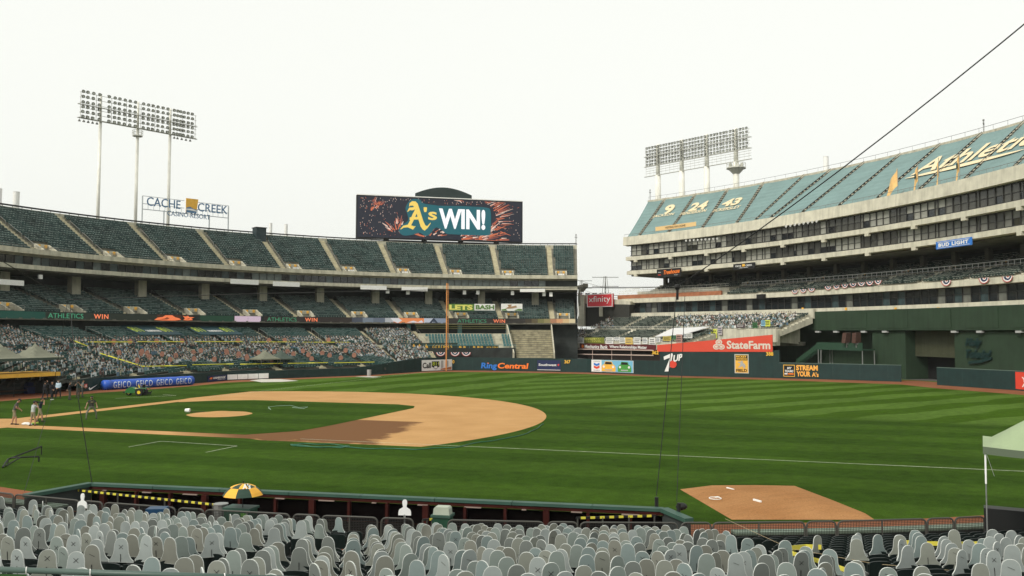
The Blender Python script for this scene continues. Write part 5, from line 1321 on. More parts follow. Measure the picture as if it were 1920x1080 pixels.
# gap structure under the red square sign
GP = thing('connector_bridge', 'concrete bridge deck joining the curved grandstand and the outfield building', 'bridge')
sg = lambda x, y: onR(x, y, 166.5, MD)
b = MB(); q = [sg(1086,612), sg(1180,612), sg(1180,568), sg(1086,568)]; b.prism(q, V((2.5,1.6,0))); b.build('lower_wall', mat('bridge_dark', (0.035,0.035,0.03), 0.85, var=0.2), GP)
b = MB(); q = [sg(1086,569), sg(1182,571), sg(1182,565), sg(1086,553)]; b.prism(q, V((2.5,1.6,0))); b.build('deck', concrete_lt, GP)
b = MB(); q = [sg(1086,612), sg(1098,612), sg(1098,553), sg(1086,553)]; q = [p-V((0.7,0.5,0)) for p in q]; b.prism(q, V((1.5,1.0,0))); b.build('pier', concrete, GP)
for x in (1092,1106,1119,1132,1146): bunting(sg(x,549.5)-V((0.9,0.5,0)), radians(thR(x,549,166,MD)-90), 0.85, 'small bunting fan above the square red sign', 'bunting above the red sign')
b = MB(); b.prism([sg(1085,541), sg(1094,531), sg(1094,537), sg(1085,547)], V((2,1,0))); b.prism([sg(1064,539.5), sg(1094,533), sg(1093,537), sg(1064,545)], V((2,1,0))); b.build('stair_roof', concrete_dk, GP)
fr = frame_px((1100.5,551),(1148.5,575.5), lambda x, y: onR(x, y, 165.4, MD))
o = board('square_sign', fr, mat('sign_crimson', (0.58,0.03,0.045), 0.5), 'square crimson sign with white lower-case word on a concrete post', 'sign', 0.5)
letter(fr, 'xfinity', 0.08, 0.24, 0.84, 0.60, white_p, o, bold=0.0, d=0.06); shape(fr, [[(0,0),(1,0),(1,0.05),(0,0.05)],[(0,0.95),(1,0.95),(1,1),(0,1)],[(0,0.05),(0.025,0.05),(0.025,0.95),(0,0.95)],[(0.975,0.05),(1,0.05),(1,0.95),(0.975,0.95)]], white_p, o, d=0.02, name='border')
b = MB(); b.box(fr.p(0.52,-0.35,-0.4), 1.1, 0.8, fr.h*0.75, 0.8); b.build('post', concrete, o)
# ------------------------------------------------------------------ signs on the outfield building
fv = lambda R: (lambda x, y: onR(x, y, R, MD))
fr = frame_px((1231.5,504),(1276.5,519.5), fv(166.9), bl=(1231.5,519.5), tr=(1276.5,503)); o = board('hanging_sign', fr, black_p, 'black sign with orange script and small marks below the second ledge', 'sign', 0.15)
letter(fr, 'Treehouse', 0.30, 0.32, 0.66, 0.5, orange_p, o, shear=0.3, bold=0.02, up=0.1); shape(fr, [[(0.06,0.28),(0.18,0.28),(0.18,0.36),(0.06,0.36)]], red_paint, o, name='stripe'); shape(fr, [[(0.06,0.6),(0.18,0.58),(0.18,0.66),(0.06,0.68)]], grey_p, o, name='stripe'); letter(fr, 'bar', 0.74, 0.16, 0.16, 0.14, grey_p, o)
fr = frame_px((1375,493.5),(1415.5,504.5), fv(166.9)); o = board('hanging_sign', fr, black_p, 'black sign with white words and gold square below the second ledge', 'sign', 0.15)
letter(fr, 'CACHE', 0.10, 0.45, 0.28, 0.28, white_p, o); letter(fr, 'CREEK', 0.58, 0.45, 0.30, 0.28, white_p, o); shape(fr, [[(0.42,0.45),(0.55,0.45),(0.55,0.85),(0.42,0.85)]], gold, o); letter(fr, 'CASINO RESORT', 0.28, 0.2, 0.42, 0.12, white_p, o)
fr = frame_px((1755,449),(1822,463.5), fv(166.8)); A = onR(1755,464.5,166.8,MD); B = onR(1822,459,166.8,MD)
o = board('hanging_sign', fr, blueprint, 'blue sign with bold white words on the second ledge of the outfield building', 'sign', 0.15)
shape(fr, [[(0.05,0.12),(0.95,0.12),(0.95,0.17),(0.05,0.17)],[(0.05,0.83),(0.95,0.83),(0.95,0.88),(0.05,0.88)]], white_p, o, name='border'); letter(fr, 'BUD LIGHT', 0.08, 0.26, 0.84, 0.48, white_p, o, bold=0.045)
A = onR(1229,433.5,168.3,MD); B = onR(1305,431,168.3,MD); fr = Frame(A, V(((B-A).x,(B-A).y,0)), (0,0,1), (B-A).length, 0.95)
o = board('long_banner', fr, mat('banner_apricot', (0.68,0.47,0.22), 0.8), 'apricot banner with dark letters along the upper deck rail', 'banner', 0.05); letter(fr, 'VISITING FAN ZONE', 0.25, 0.25, 0.5, 0.5, mat('brown_print', (0.16,0.10,0.05), 0.8), o, bold=0.01)
# painted numbers and names on the tarpaulins (flat print lying on the cloth)
cream_p = mat('cream_print', (0.66,0.56,0.36), 0.7)
def on_deck(px, py):
    lo, hi = UR0, UR1+6
    for _ in range(40):
        R = (lo+hi)/2; p = onR(px, py, R, MD)
        if p.z > deckz(R)+0.42: lo = R
        else: hi = R
    return R, degrees(atan2(p.y-MD[1], p.x-MD[0]))
def deck_text(s, bl, br_, tl_, bold, shear, parent_label=None, name='painted_name'):
    (R0, t0), (R1, t1), (R2, t2) = on_deck(*bl), on_deck(*br_), on_deck(*tl_)
    vs, fs = text2d(s, bold, shear); bb = MB(); P = []
    for x, y in vs:
        R = R0+(R1-R0)*x+(R2-R0)*y; t = t0+(t1-t0)*x+(t2-t0)*y; P.append(dpt(R, t, deckz(R)+0.56))
    bb.add(P, fs, 0); return bb.build(name, cream_p, DV)
deck_text('9', (1241,404), (1259,401), (1250,386), 0.045, 0); deck_text('JACKSON', (1222,410.5), (1261,405.5), (1226,404.5), 0.02, 0)
deck_text('24', (1289,397.5), (1321,392.5), (1299,382), 0.045, 0); deck_text('HENDERSON', (1274,405), (1322,398), (1278,399.5), 0.02, 0)
deck_text('43', (1349,389.5), (1382,385), (1362,375), 0.045, 0); deck_text('ECKERSLEY', (1335,399), (1386,391), (1339,393.5), 0.02, 0)
deck_text('Athletics', (1706,331), (1962,262), (1740,300), 0.018, 0.0, name='painted_script')
(Ra, ta), (Rb, tb2) = on_deck(1697,336), on_deck(1970,268); bb = MB(); n = 30
for k in range(n):
    f0, f1 = k/n, (k+1)/n
    def sw(f, e): R = Ra+(Rb-Ra)*f+e*(0.12+0.95*sin(pi*min(f*1.2,1))**0.7)*0.5; return dpt(R, ta+(tb2-ta)*f, deckz(R)+0.56)
    bb.face([sw(f0,-1), sw(f1,-1), sw(f1,1), sw(f0,1)])
bb.build('painted_swoosh', cream_p, DV)
# flags
fl_m = mat('flag_gold', (0.78,0.50,0.20), 0.8, var=0.1, vscale=2)
for k, (x, y, wv, fw_) in enumerate([(1684,372,-1.9,1.0),(1722,362,-0.7,1.0),(1761,355,-0.35,1.0),(1800,345,-0.55,1.0)]):
    p = onR(x, y, 168.4, MD); t = thing('flag', ['gold flag blown out wide on a short pole at the upper deck rail','gold flag with dark emblem half furled at the upper deck rail','gold flag hanging narrow and furled at the upper deck rail','gold flag with dark emblem hanging furled beside the wide script print'][k], 'flag', (p.x, p.y, 29.0))
    bb = MB(); bb.tube((0,0,0), (0,0,5.0), 0.05, n=6); bb.build('pole', steel, t)
    tg = V((-sin(radians(thR(x,y,168.4,MD))), cos(radians(thR(x,y,168.4,MD))), 0)); bb = MB(); N = 8
    def fp(u, v):
        z = 5.2-2.9*v-(2.0*u if k == 0 else 1.6*u); return tg*(-1.5*wv*u*(0.6+0.4*v))+V((0.18*sin(u*7+v*2),0.1*cos(u*6),z))
    for i in range(N):
        for j in range(N): bb.face([fp(i/N,j/N), fp((i+1)/N,j/N), fp((i+1)/N,(j+1)/N), fp(i/N,(j+1)/N)])
    bb.build('cloth', fl_m, t, smooth=True)
    if k in (1, 3):
        bb = MB(); bb.ob(fp(0.5,0.5)+V((-0.2,0,0)), tg*0.15, V((0.02,0,0)), (0,0,0.4)); bb.build('emblem', dkgreen_p, t)
# bunting along the club fascia
for k in range(11):
    x = 1491+15.6*k; 
    if k == 3: continue
    y = 544.3-0.118*(x-1491); p = onR(x, y, 167.85, MD); bunting(p, radians(thR(x,y,168,MD)-90), 0.82, 'red white and blue bunting fan on the concrete fascia of the outfield building', 'bunting on the outfield building')
for x, y in ((1775,526),(1846,521),(1890,518)): bunting(onR(x,y,167.85,MD), radians(thR(x,y,168,MD)-90), 1.0, 'red white and blue bunting fan on the concrete fascia of the outfield building', 'bunting on the outfield building')
b = MB(); p = onR(1427, 556, 167.6, MD); b.box((p.x,p.y,p.z), 0.6, 1.9, 0.9, radians(thR(1427,556,168,MD))); tag(b.build('speaker_box', black_p), 'black box hung on the concrete fascia beside the first bunting', 'speaker')
# small floodlights under the parapet
lamp = MB(); lamp.tube((0,0,0), (0,-0.3,-0.1), 0.10, 0.24, n=10); lamp.tube((0,-0.3,-0.1), (0,-0.34,-0.11), 0.24, n=10); lme = lamp.mesh('small_floodlight', mat('lamp_white', (0.7,0.7,0.68), 0.3, metal=0.2))
for k in range(9):
    x = 1288+7.3*k; y = 450.5-0.45*k; tag(link('small_floodlight', lme, None, loc=onR(x,y,167.5,MD), rz=radians(thR(x,y,168,MD)-90)), 'small white floodlight in the row under the parapet above the pale windows', 'floodlight', 'row of small lamps nearer the apricot banner')
for k in range(8):
    x = 1476+8.2*k; y = 423.5-1.35*k; tag(link('small_floodlight', lme, None, loc=onR(x,y,167.5,MD), rz=radians(thR(x,y,168,MD)-90)), 'small white floodlight in the row under the parapet below the flags', 'floodlight', 'row of small lamps nearer the flags')
# vent pipe, aerials
def vent(P, r, h, label):
    bb = MB(); bb.tube(P, P+V((0,0,h)), r, n=14); bb.tube(P+V((0,0,h)), P+V((0,0,h+0.05)), r*1.06, n=14); tag(bb.build('vent_stack', white_paint, smooth=False), label, 'vent')
p = onR(1549, 325, 190, MD); vent(V((p.x,p.y,39.5)), 0.55, onR(1549,294,190,MD).z-39.5, 'white vent stack rising behind the rim of the outfield building')
for k, (x, y0, y1, R, C, lb) in enumerate([(1845,262,226,187,MD,'slim lattice aerial on the rim of the outfield building'),(1219,382,357,187,MD,'slim lamp mast at the end of the outfield building rim'),(1080,462,441,100,CL,'slim lamp mast at the end of the curved grandstand rim')]):
    p = onR(x, y0, R, C); q = onR(x, y1, R, C); bb = MB(); 
    for s in (-0.12, 0.12): bb.tube((p.x+s,p.y,p.z), (p.x+s,p.y,q.z), 0.045, n=4)
    z = p.z
    while z < q.z-0.4: bb.tube((p.x-0.12,p.y,z), (p.x+0.12,p.y,z+0.4), 0.025, n=4); z += 0.4
    bb.box((p.x,p.y,q.z-0.5), 0.9, 0.15, 0.12, 0.4); bb.ball((p.x,p.y,q.z+0.1), 0.18, 6, 5); tag(bb.build('mast', rail_gray), lb, 'mast')
# ------------------------------------------------------------------ scoreboard, rooftop sign, light towers, rim clutter
def led(name, c, e=1.0): return mat(name, c, emit=e)
SBO, SBE = V((64.0, 105.9, 28.45)), V((101.9, 96.9, 28.6))
U = SBE-SBO; U.z = 0
fr = Frame(SBO, U, (0,0,1), U.length, 9.75)
SB = thing('scoreboard', 'huge wide lit video scoreboard with yellow and white win message above the rim', 'scoreboard', tuple(SBO)); SB.location = (0,0,0)
b = MB(); b.prism([fr.p(0,0,-1.6), fr.p(1,0,-1.6), fr.p(1,1,-1.6), fr.p(0,1,-1.6)], fr.N*1.55); b.build('cabinet', black, SB)
b = MB(); b.prism([fr.p(0.006,0.02,-0.05), fr.p(0.994,0.02,-0.05), fr.p(0.994,0.98,-0.05), fr.p(0.006,0.98,-0.05)], fr.N*0.06); b.build('screen', led('led_night', (0.012,0.015,0.028)), SB)
b = MB(); b.prism([fr.p(0.0,1.0,-1.6), fr.p(1.0,1.0,-1.6), fr.p(1.0,1.02,-1.6), fr.p(0.0,1.02,-1.6)], fr.N*1.7); b.build('top_trim', white_paint, SB)
b = MB(); arc_ = [(0.345+0.34*k/16, 1.03+0.26*sin(pi*(0.12+0.76*k/16))-0.02) for k in range(17)]
b.prism([fr.p(0.345,1.02,-1.2)]+[fr.p(x, y, -1.2) for x, y in arc_]+[fr.p(0.685,1.02,-1.2)], fr.N*0.8); b.build('arched_top', mat('slate_green', (0.022,0.035,0.035), 0.6), SB)
for u in (0.175, 0.40, 0.62, 0.84):
    b = MB(); p = fr.p(u, 0, -0.8); b.box((p.x, p.y, 27.2), 0.9, 0.9, 2.6, 0.2); b.build('leg', black, SB)
b = MB(); b.bar(fr.p(-0.02,-0.06,-0.8), fr.p(1.0,-0.06,-0.8), 0.3, 0.25); b.build('walkway', black, SB)
# fireworks
random.seed(44)
fo, fw_, fp_ = led('led_ember', (0.62,0.16,0.07)), led('led_spark', (0.85,0.62,0.50)), led('led_glow', (0.36,0.10,0.07))
eb, sb_, gb = MB(), MB(), MB()
def streak(bm_, u, v, du, dv, w_, d):
    p, q = fr.p(u, v, d), fr.p(u+du, v+dv, d); dd_ = (q-p).normalized(); nn_ = dd_.cross(fr.N)*w_
    bm_.face([p+nn_, q+nn_*0.3, q-nn_*0.3, p-nn_])
def burst(cu, cv, n, r0, r1, a0, a1, w_):
    for _ in range(n):
        a = radians(random.uniform(a0, a1)); r = random.uniform(r0, r1); s = random.uniform(0.15, 0.5)*r1
        asp = fr.h/fr.w
        u, v = cu+cos(a)*r*asp, cv+sin(a)*r
        du, dv = cos(a)*s*asp, sin(a)*s
        if not (0.01 < u < 0.985 and 0.03 < v < 0.97): continue
        u2, v2 = max(0.01, min(0.985, u+du)), max(0.03, min(0.97, v+dv))
        streak(random.choice((eb, eb, sb_, gb)), u, v, u2-u, v2-v, w_*random.uniform(0.5,1.3), 0.03+0.002*random.random())
burst(0.70, 0.45, 80, 0.55, 0.72, -20, 130, 0.10); burst(0.42, 0.05, 60, 0.05, 0.45, 10, 170, 0.16); burst(0.60, 0.02, 70, 0.05, 0.55, 0, 60, 0.14); burst(0.72, 0.05, 60, 0.02, 0.6, -10, 50, 0.13)
burst(0.24, 0.12, 40, 0.02, 0.3, 20, 160, 0.14); burst(0.08, 0.62, 25, 0.02, 0.3, 30, 80, 0.12)
for _ in range(230):
    u = random.choice((random.uniform(0.02,0.25), random.uniform(0.02,0.25), random.uniform(0.82,0.985), random.uniform(0.25,0.8))); v = random.uniform(0.05,0.95)
    if 0.25 < u < 0.8: v = random.uniform(0.86,0.96)
    streak(random.choice((sb_, eb, sb_)), u, v, random.uniform(-0.001,0.001), random.uniform(0.01,0.03), 0.06, 0.034)
for bm_, M in ((eb, fo), (sb_, fw_), (gb, fp_)): bm_.build('firework_display', M, SB, kind='stuff')
tl_m = led('led_teal', (0.006,0.115,0.14))
def smooth(pts, n=4):
    out = []
    for k in range(len(pts)):
        p0, p1, p2, p3 = pts[k-1], pts[k], pts[(k+1) % len(pts)], pts[(k+2) % len(pts)]
        for j in range(n):
            t = j/n; out.append(tuple(0.5*((2*p1[i])+(-p0[i]+p2[i])*t+(2*p0[i]-5*p1[i]+4*p2[i]-p3[i])*t*t+(-p0[i]+3*p1[i]-3*p2[i]+p3[i])*t**3) for i in (0,1)))
    return out
blob = smooth([(0.245,0.20),(0.262,0.32),(0.30,0.44),(0.295,0.60),(0.285,0.74),(0.315,0.93),(0.365,0.95),(0.392,0.86),(0.46,0.83),(0.49,0.82),(0.62,0.83),(0.77,0.82),(0.798,0.74),(0.802,0.5),(0.80,0.25),(0.785,0.15),(0.66,0.14),(0.56,0.15),(0.53,0.16),(0.47,0.3),(0.43,0.13),(0.40,0.09),(0.37,0.16),(0.32,0.10),(0.27,0.09)], 4)
shape(fr, [blob], tl_m, SB, d=0.07, name='display', thick=0.02)
def apx(L): return [((x-155)/1655.0, 1-(y-(85+60*(x-155)/1655.0))/(425-20*(x-155)/1655.0)) for x, y in L]
am = led('led_yellow', (0.92,0.66,0.13))
Aout = [apx([(665,165),(690,145),(725,148),(745,170),(760,215),(800,340),(822,385),(840,392),(872,357),(876,362),(845,410),(815,437),(795,425),(775,395),(745,300),(722,225),(700,190),(675,190),(660,200)]),
        apx([(722,225),(738,262),(702,345),(682,385),(712,395),(728,392),(700,428),(650,405),(610,408),(582,427),(578,422),(605,390),(650,378),(670,340),(695,275)]),
        apx([(668,306),(760,300),(768,326),(666,331)]), apx([(722,228),(690,237),(668,234),(648,254),(644,247),(662,210),(690,207),(715,203)])]
for k, pl in enumerate(Aout): shape(fr, [pl], am, SB, d=0.10+0.012*k, name='display', thick=0.02)
letter(fr, "'s", 0.392, 0.47, 0.08, 0.30, am, SB, bold=0.02, d=0.12, name='display', thick=0.01)
letter(fr, 'WIN!', 0.483, 0.275, 0.283, 0.49, led('led_white_bright', (1.0,1.0,1.0), 1.05), SB, bold=0.04, d=0.12, name='display', thick=0.01)
# rooftop letter sign
CS = thing('rooftop_sign', 'open frame rooftop sign with blue letters and gold wave square on the grandstand rim', 'sign')
sR = lambda x, y: onR(x, y, 101.5, CL)
p0, p1 = sR(266.5, 400), sR(430.5, 400); U = p1-p0; U.z = 0
zt = sR(268,371).z; fr = Frame((p0.x,p0.y,28.0), U, (0,0,1), U.length, zt-28.0+0.4)
stl = mat('pale_steel', (0.42,0.45,0.46), 0.5, metal=0.3); ltr = mat('steel_blue_letters', (0.10,0.20,0.34), 0.5)
b = MB()
for u in (0.0, 0.235, 0.755, 0.985): b.tube(fr.p(u,-0.2), fr.p(u,0.55 if 0.1 < u < 0.9 else 1.0), 0.13, n=6)
for v in (0.52, 0.72, 1.0):
    for (u0, u1) in ((0,0.46),(0.60,0.985)): b.tube(fr.p(u0,v), fr.p(u1,v), 0.06, n=5)
b.tube(fr.p(0,0.52), fr.p(0.985,0.52), 0.08, n=5)
for k in range(17): b.tube(fr.p(k/16.3,0.52), fr.p(k/16.3,0.72), 0.04, n=4)
b.build('frame', stl, CS)
letter(fr, 'CACHE', 0.045, 0.66, 0.37, 0.32, ltr, CS, bold=0.005, d=0.15, thick=0.1); letter(fr, 'CREEK', 0.615, 0.66, 0.355, 0.32, ltr, CS, bold=0.005, d=0.15, thick=0.1); letter(fr, 'CASINO-RESORT', 0.27, 0.38, 0.49, 0.18, ltr, CS, bold=0.0, d=0.15, thick=0.1)
b = MB(); b.prism([fr.p(0.475,0.56,0.1), fr.p(0.595,0.56,0.1), fr.p(0.615,1.1,0.1), fr.p(0.475,1.1,0.1)], fr.N*0.15); b.build('square_panel', gold, CS)
b = MB(); b.prism([fr.p(0.475,0.56,0.26), fr.p(0.595,0.56,0.26), fr.p(0.602,0.70,0.26), fr.p(0.56,0.72,0.26), fr.p(0.52,0.79,0.26), fr.p(0.475,0.74,0.26)], fr.N*0.03); b.build('wave', ltr, CS)
b = MB(); b.prism([fr.p(0.475,0.66,0.30), fr.p(0.602,0.63,0.30), fr.p(0.602,0.66,0.30), fr.p(0.54,0.72,0.30), fr.p(0.475,0.70,0.30)], fr.N*0.02); b.build('wave', white_p, CS)
# light towers
pole_m = mat('tower_white', (0.78,0.77,0.69), 0.5, var=0.08, vscale=0.5, streak=0.2)
reflector = mat('reflector', (0.13,0.13,0.115), 0.4, metal=0.2); lens = mat('lamp_lens', (0.62,0.64,0.58), 0.2, spec=0.6); lampframe = mat('lamp_frame', (0.50,0.50,0.44), 0.5, metal=0.2)
def lamp_mesh():
    bb = MB(); bb.tube((0,0.45,0.08), (0,0.12,0.02), 0.14, 0.27, n=10, m=0); bb.tube((0,0.12,0.02), (0,-0.14,-0.05), 0.28, 0.33, n=12, m=0); bb.tube((0,-0.10,-0.04), (0,-0.155,-0.052), 0.235, n=10, m=1); bb.bar((0,0.2,-0.40), (0,0.2,0.05), 0.08, 0.05, m=0)
    return bb.mesh('floodlight', [reflector, lens])
LAMP = lamp_mesh()
def tower(label, fr, poles, rows, cols, lampv, rails, name, pole_r, zb):
    T = thing(name, label, 'light tower'); ang = atan2(fr.U.y, fr.U.x)
    for u in poles:
        b = MB(); p = fr.p(u, 0, -0.6); q = fr.p(u, 1.06, -0.6); b.tube((p.x,p.y,zb), (p.x,p.y,p.z), pole_r*1.12, pole_r, n=12); b.tube((p.x,p.y,p.z), (q.x,q.y,q.z), pole_r*0.8, pole_r*0.72, n=10); b.build('pole', pole_m, T, smooth=True)
    b = MB()
    for v, th_ in rails: b.bar(fr.p(-0.02,v,-0.2), fr.p(1.02,v,-0.2), 0.5, th_)
    b.build('catwalk', lampframe, T)
    b = MB()
    for v in lampv: b.tube(fr.p(-0.01,v-0.04,0.0), fr.p(1.01,v-0.04,0.0), 0.045, n=4)
    for k in range(9): b.tube(fr.p(k/8,0.0,-0.1), fr.p(k/8,0.97,-0.1), 0.045, n=4)
    b.build('lamp_rail', lampframe, T)
    random.seed(5)
    for v in lampv:
        for u in cols:
            o = link('floodlight', LAMP, T, loc=fr.p(u+random.uniform(-0.002,0.002), v, 0.15)); o.rotation_euler = (radians(random.uniform(14,24)), 0, ang+radians(random.uniform(-14,14)))
    return T
A, B = onR(151,218,112,CL), onR(366,258,112,CL); A.z = B.z = 48.7
U = B-A; fr = Frame(A, U, (0,0,1), U.length, 5.3)
cols = [0.015,0.05,0.095,0.145, 0.225,0.27,0.31,0.355,0.40,0.445, 0.515,0.56,0.60,0.645,0.69,0.735, 0.795,0.825,0.855,0.885,0.925,0.965]
T1 = tower('tall light tower on three slim white poles behind the curved grandstand', fr, (0.17,0.485,0.775), 6, cols, [0.06,0.24,0.42,0.60,0.80,0.99], ((0.0,0.10),(0.51,0.10)), 'light_tower', 0.30, 22.0)
b = MB(); p = fr.p(0.485, -0.30, -0.6); b.tube(p, p+V((0,0,0.2)), 1.0, n=10)
for k in range(8): a = 2*pi*k/8; b.tube(p+V((cos(a),sin(a),0.2)), p+V((cos(a),sin(a),1.2)), 0.04, n=4); a2 = 2*pi*(k+1)/8; b.tube(p+V((cos(a),sin(a),1.2)), p+V((cos(a2),sin(a2),1.2)), 0.04, n=4); b.tube(p+V((cos(a),sin(a),0.7)), p+V((cos(a2),sin(a2),0.7)), 0.03, n=4)
b.build('crow_nest', lampframe, T1)
for u in (-0.01,0.025,0.06,0.095,0.13, 0.80,0.83,0.87,0.91,0.95):
    b = MB(); p = fr.p(u,-0.08,0.1); b.tube(p, p+V((0,0,-0.35)), 0.12, 0.28, n=8); b.tube(p, p+V((0,0,0.4)), 0.03, n=4); b.build('down_lamp', reflector, T1)
A, B = onR(1211,330.5,194,MD), onR(1404,299,194,MD); zz_ = 51.0
A = onR(1211,329,194,MD); B = onR(1404,301,194,MD); A.z = B.z = (A.z+B.z)/2
U = B-A; fr2 = Frame(A, U, (0,0,1), U.length, onR(1300,262,194,MD).z-A.z+0.2)
cols2 = [0.015+0.97*k/33 for k in range(34)]
T2 = tower('light tower on four thick white poles behind the outfield building', fr2, (0.115,0.36,0.605,0.875), 6, cols2, [0.40,0.51,0.62,0.75,0.86,0.98], ((0.0,0.12),(0.34,0.12),(0.685,0.10)), 'light_tower', 0.72, 36.0)
b = MB()
for v in (0.10,0.18,0.26): b.tube(fr2.p(0,v,-0.1), fr2.p(1.02,v,-0.1), 0.05, n=4)
for k in range(25): b.tube(fr2.p(k/24,0.0,-0.1), fr2.p(k/24,0.27,-0.1), 0.03, n=4)
b.build('lower_catwalk_rail', lampframe, T2)
b = MB(); p = fr2.p(0.875, -0.22, -0.6); b.tube(p-V((0,0,1.4)), p, 0.7, 2.0, n=12); b.tube(p, p+V((0,0,0.25)), 2.4, n=12)
for k in range(12): a = 2*pi*k/12; a2 = 2*pi*(k+1)/12; b.tube(p+V((2.3*cos(a),2.3*sin(a),0.2)), p+V((2.3*cos(a),2.3*sin(a),1.3)), 0.05, n=4); b.tube(p+V((2.3*cos(a),2.3*sin(a),1.3)), p+V((2.3*cos(a2),2.3*sin(a2),1.3)), 0.05, n=4)
for k in range(7): a = k; b.box((p.x+1.6*cos(a), p.y+1.6*sin(a), p.z+0.8), 0.5, 0.5, 0.9, a)
b.build('crow_nest', lampframe, T2)
# vents and plant box on the far rim
for k, (x, y0, y1, r, lb) in enumerate([(30,384,360,0.52,'white vent stack beyond the far rim, standing alone'),(507,440,419,0.36,'white vent stack on the far rim beside the dark plant box'),(536,442,421,0.36,'white vent stack on the far rim, second from the dark plant box'),(-3,378,354,0.5,'white vent stack beyond the far rim at the frame edge')]):
    p, q = onR(x, y0, 103, CL), onR(x, y1, 103, CL); vent(V((p.x,p.y,26.5)), r, q.z-26.5, lb)
p, q = onR(486, 450, 98.6, CL), onR(486, 428, 98.6, CL); t = radians(thR(486,440,98.6,CL))
BX = thing('plant_box', 'dark slate box cabin standing on the rim of the curved grandstand', 'cabin', (p.x, p.y, 0)); BX.rotation_euler = (0,0,t)
b = MB(); b.box((0,0,(25.6+q.z)/2), 2.2, 2.1, q.z-25.6); b.build('body', mat('slate', (0.02,0.035,0.04), 0.6, var=0.15), BX)
b = MB(); b.box((0,0,q.z+0.06), 2.5, 2.4, 0.14); b.build('roof', black, BX)
# pylons and wires far outside
for k, (x, yb, yt, dist, lb) in enumerate([(1135,560,518,420,'distant lattice power pylon seen through the gap between the stands'),(1090,555,525,520,'more distant power pylon beside the end of the curved grandstand')]):
    P = at_d(x, yt, dist); bb = MB(); z1 = P.z; h = z1
    for sx in (-1, 1):
        for sy in (-1, 1): bb.tube((P.x+sx*3, P.y+sy*3, 0), (P.x+sx*0.5, P.y+sy*0.5, z1), 0.16, n=4)
    z = 0
    while z < z1-4: f = 1-z/z1; bb.tube((P.x-3*f,P.y-3*f,z), (P.x+3*f,P.y+3*f,z+4), 0.12, n=4); bb.tube((P.x+3*f,P.y+3*f,z), (P.x-3*f,P.y-3*f,z+4), 0.12, n=4); z += 4
    for zz_ in (z1-0.5, z1-5, z1-9.5): bb.bar(P+RT*-6.5+V((0,0,zz_-z1)), P+RT*6.5+V((0,0,zz_-z1)), 0.3, 0.3)
    tag(bb.build('power_pylon', rail_gray), lb, 'pylon')
bb = MB(); 
for dz in (0, -5): bb.path([at_d(1090,525,520)+RT*s*6+V((0,0,dz)) if False else at_d(1080,524-dz*0.0,520)+V((0,0,dz)) for s in (1,)]+[at_d(1135,527,470)+V((0,0,dz-4)), at_d(1200,530,420)+V((0,0,dz-3))], 0.10, 4)
tag(bb.build('power_line', rail_gray), 'thin overhead power lines crossing the gap between the stands', 'power line')
# ------------------------------------------------------------------ near seating bowl: rows, seats, blank cutouts
def nfz(R): return 0.08+0.179*(R-64.6)
NROW = [64.8+0.86*k for k in range(20)]
NT0, NT1 = -141.5, -104.0
near_conc = mat('near_concrete', (0.045,0.045,0.042), 0.9, var=0.35, vscale=1.5)
NS_ = thing('near_stand', 'near seating terrace of dark concrete rows below the camera', 'grandstand')
b = MB(); pr = []
for R in NROW: pr += [(R-0.45, nfz(R)), (R+0.41, nfz(R))]
pr += [(NROW[-1]+0.38, -0.5), (NROW[0]-0.42, -0.5)]
b.sweep(C0, pr, NT0, NT1, 50); b.build('terrace', near_conc, NS_)
NA = [-125.8, -116.2]
for t in NA: stair_flight(C0, [(R, nfz(R)) for R in NROW], t, 0.95, NS_, mat('near_stair', (0.07,0.07,0.065), 0.9, var=0.2), rail=False)
sblk = mat('seat_dark_green', (0.006,0.012,0.011), 0.45, spec=0.45, var=0.3, vscale=3); sbr = mat('seat_bracket', (0.16,0.165,0.16), 0.5, metal=0.4); spd = mat('seat_green_pad', (0.03,0.10,0.08), 0.45)
def seat_parts():
    bb = MB(); n = 6; W_ = 0.235                       # curved backrest with rounded top corners
    prof = [(-W_,0.42),(W_,0.42),(W_,0.80),(W_*0.92,0.845),(W_*0.6,0.868),(0,0.875),(-W_*0.6,0.868),(-W_*0.92,0.845),(-W_,0.80)]
    f = lambda x, z, t: (x, 0.16+t-0.25*x*x+0.10*(z-0.42), z)
    i = len(bb.v); m_ = len(prof)
    bb.v += [f(x, z, 0) for x, z in prof]+[f(x, z, 0.035) for x, z in prof]
    bb.f.append(tuple(range(i+m_-1, i-1, -1))); bb.f.append(tuple(range(i+m_, i+2*m_))); bb.m += [0, 0]
    for k in range(m_): j = (k+1) % m_; bb.f.append((i+k, i+j, i+m_+j, i+m_+k)); bb.m.append(0)
    back = bb
    pan = MB(); pan.ob((0,0.06,0.60), (0.215,0,0), (0,0.035,0), (0,0.012,0.18))
    arm = MB(); arm.ob((0.26,0.02,0.60), (0.022,0,0), (0,0.17,0.0), (0,0,0.015)); arm.ob((0.26,0.12,0.33), (0.016,0,0), (0,0.03,0), (0,0,0.28))
    return back, pan, arm
_b, _p, _a = seat_parts(); SB_M, SP_M, SA_M = _b.mesh('backrest', sblk), _p.mesh('seat_pan', sblk), _a.mesh('armrest', sbr)
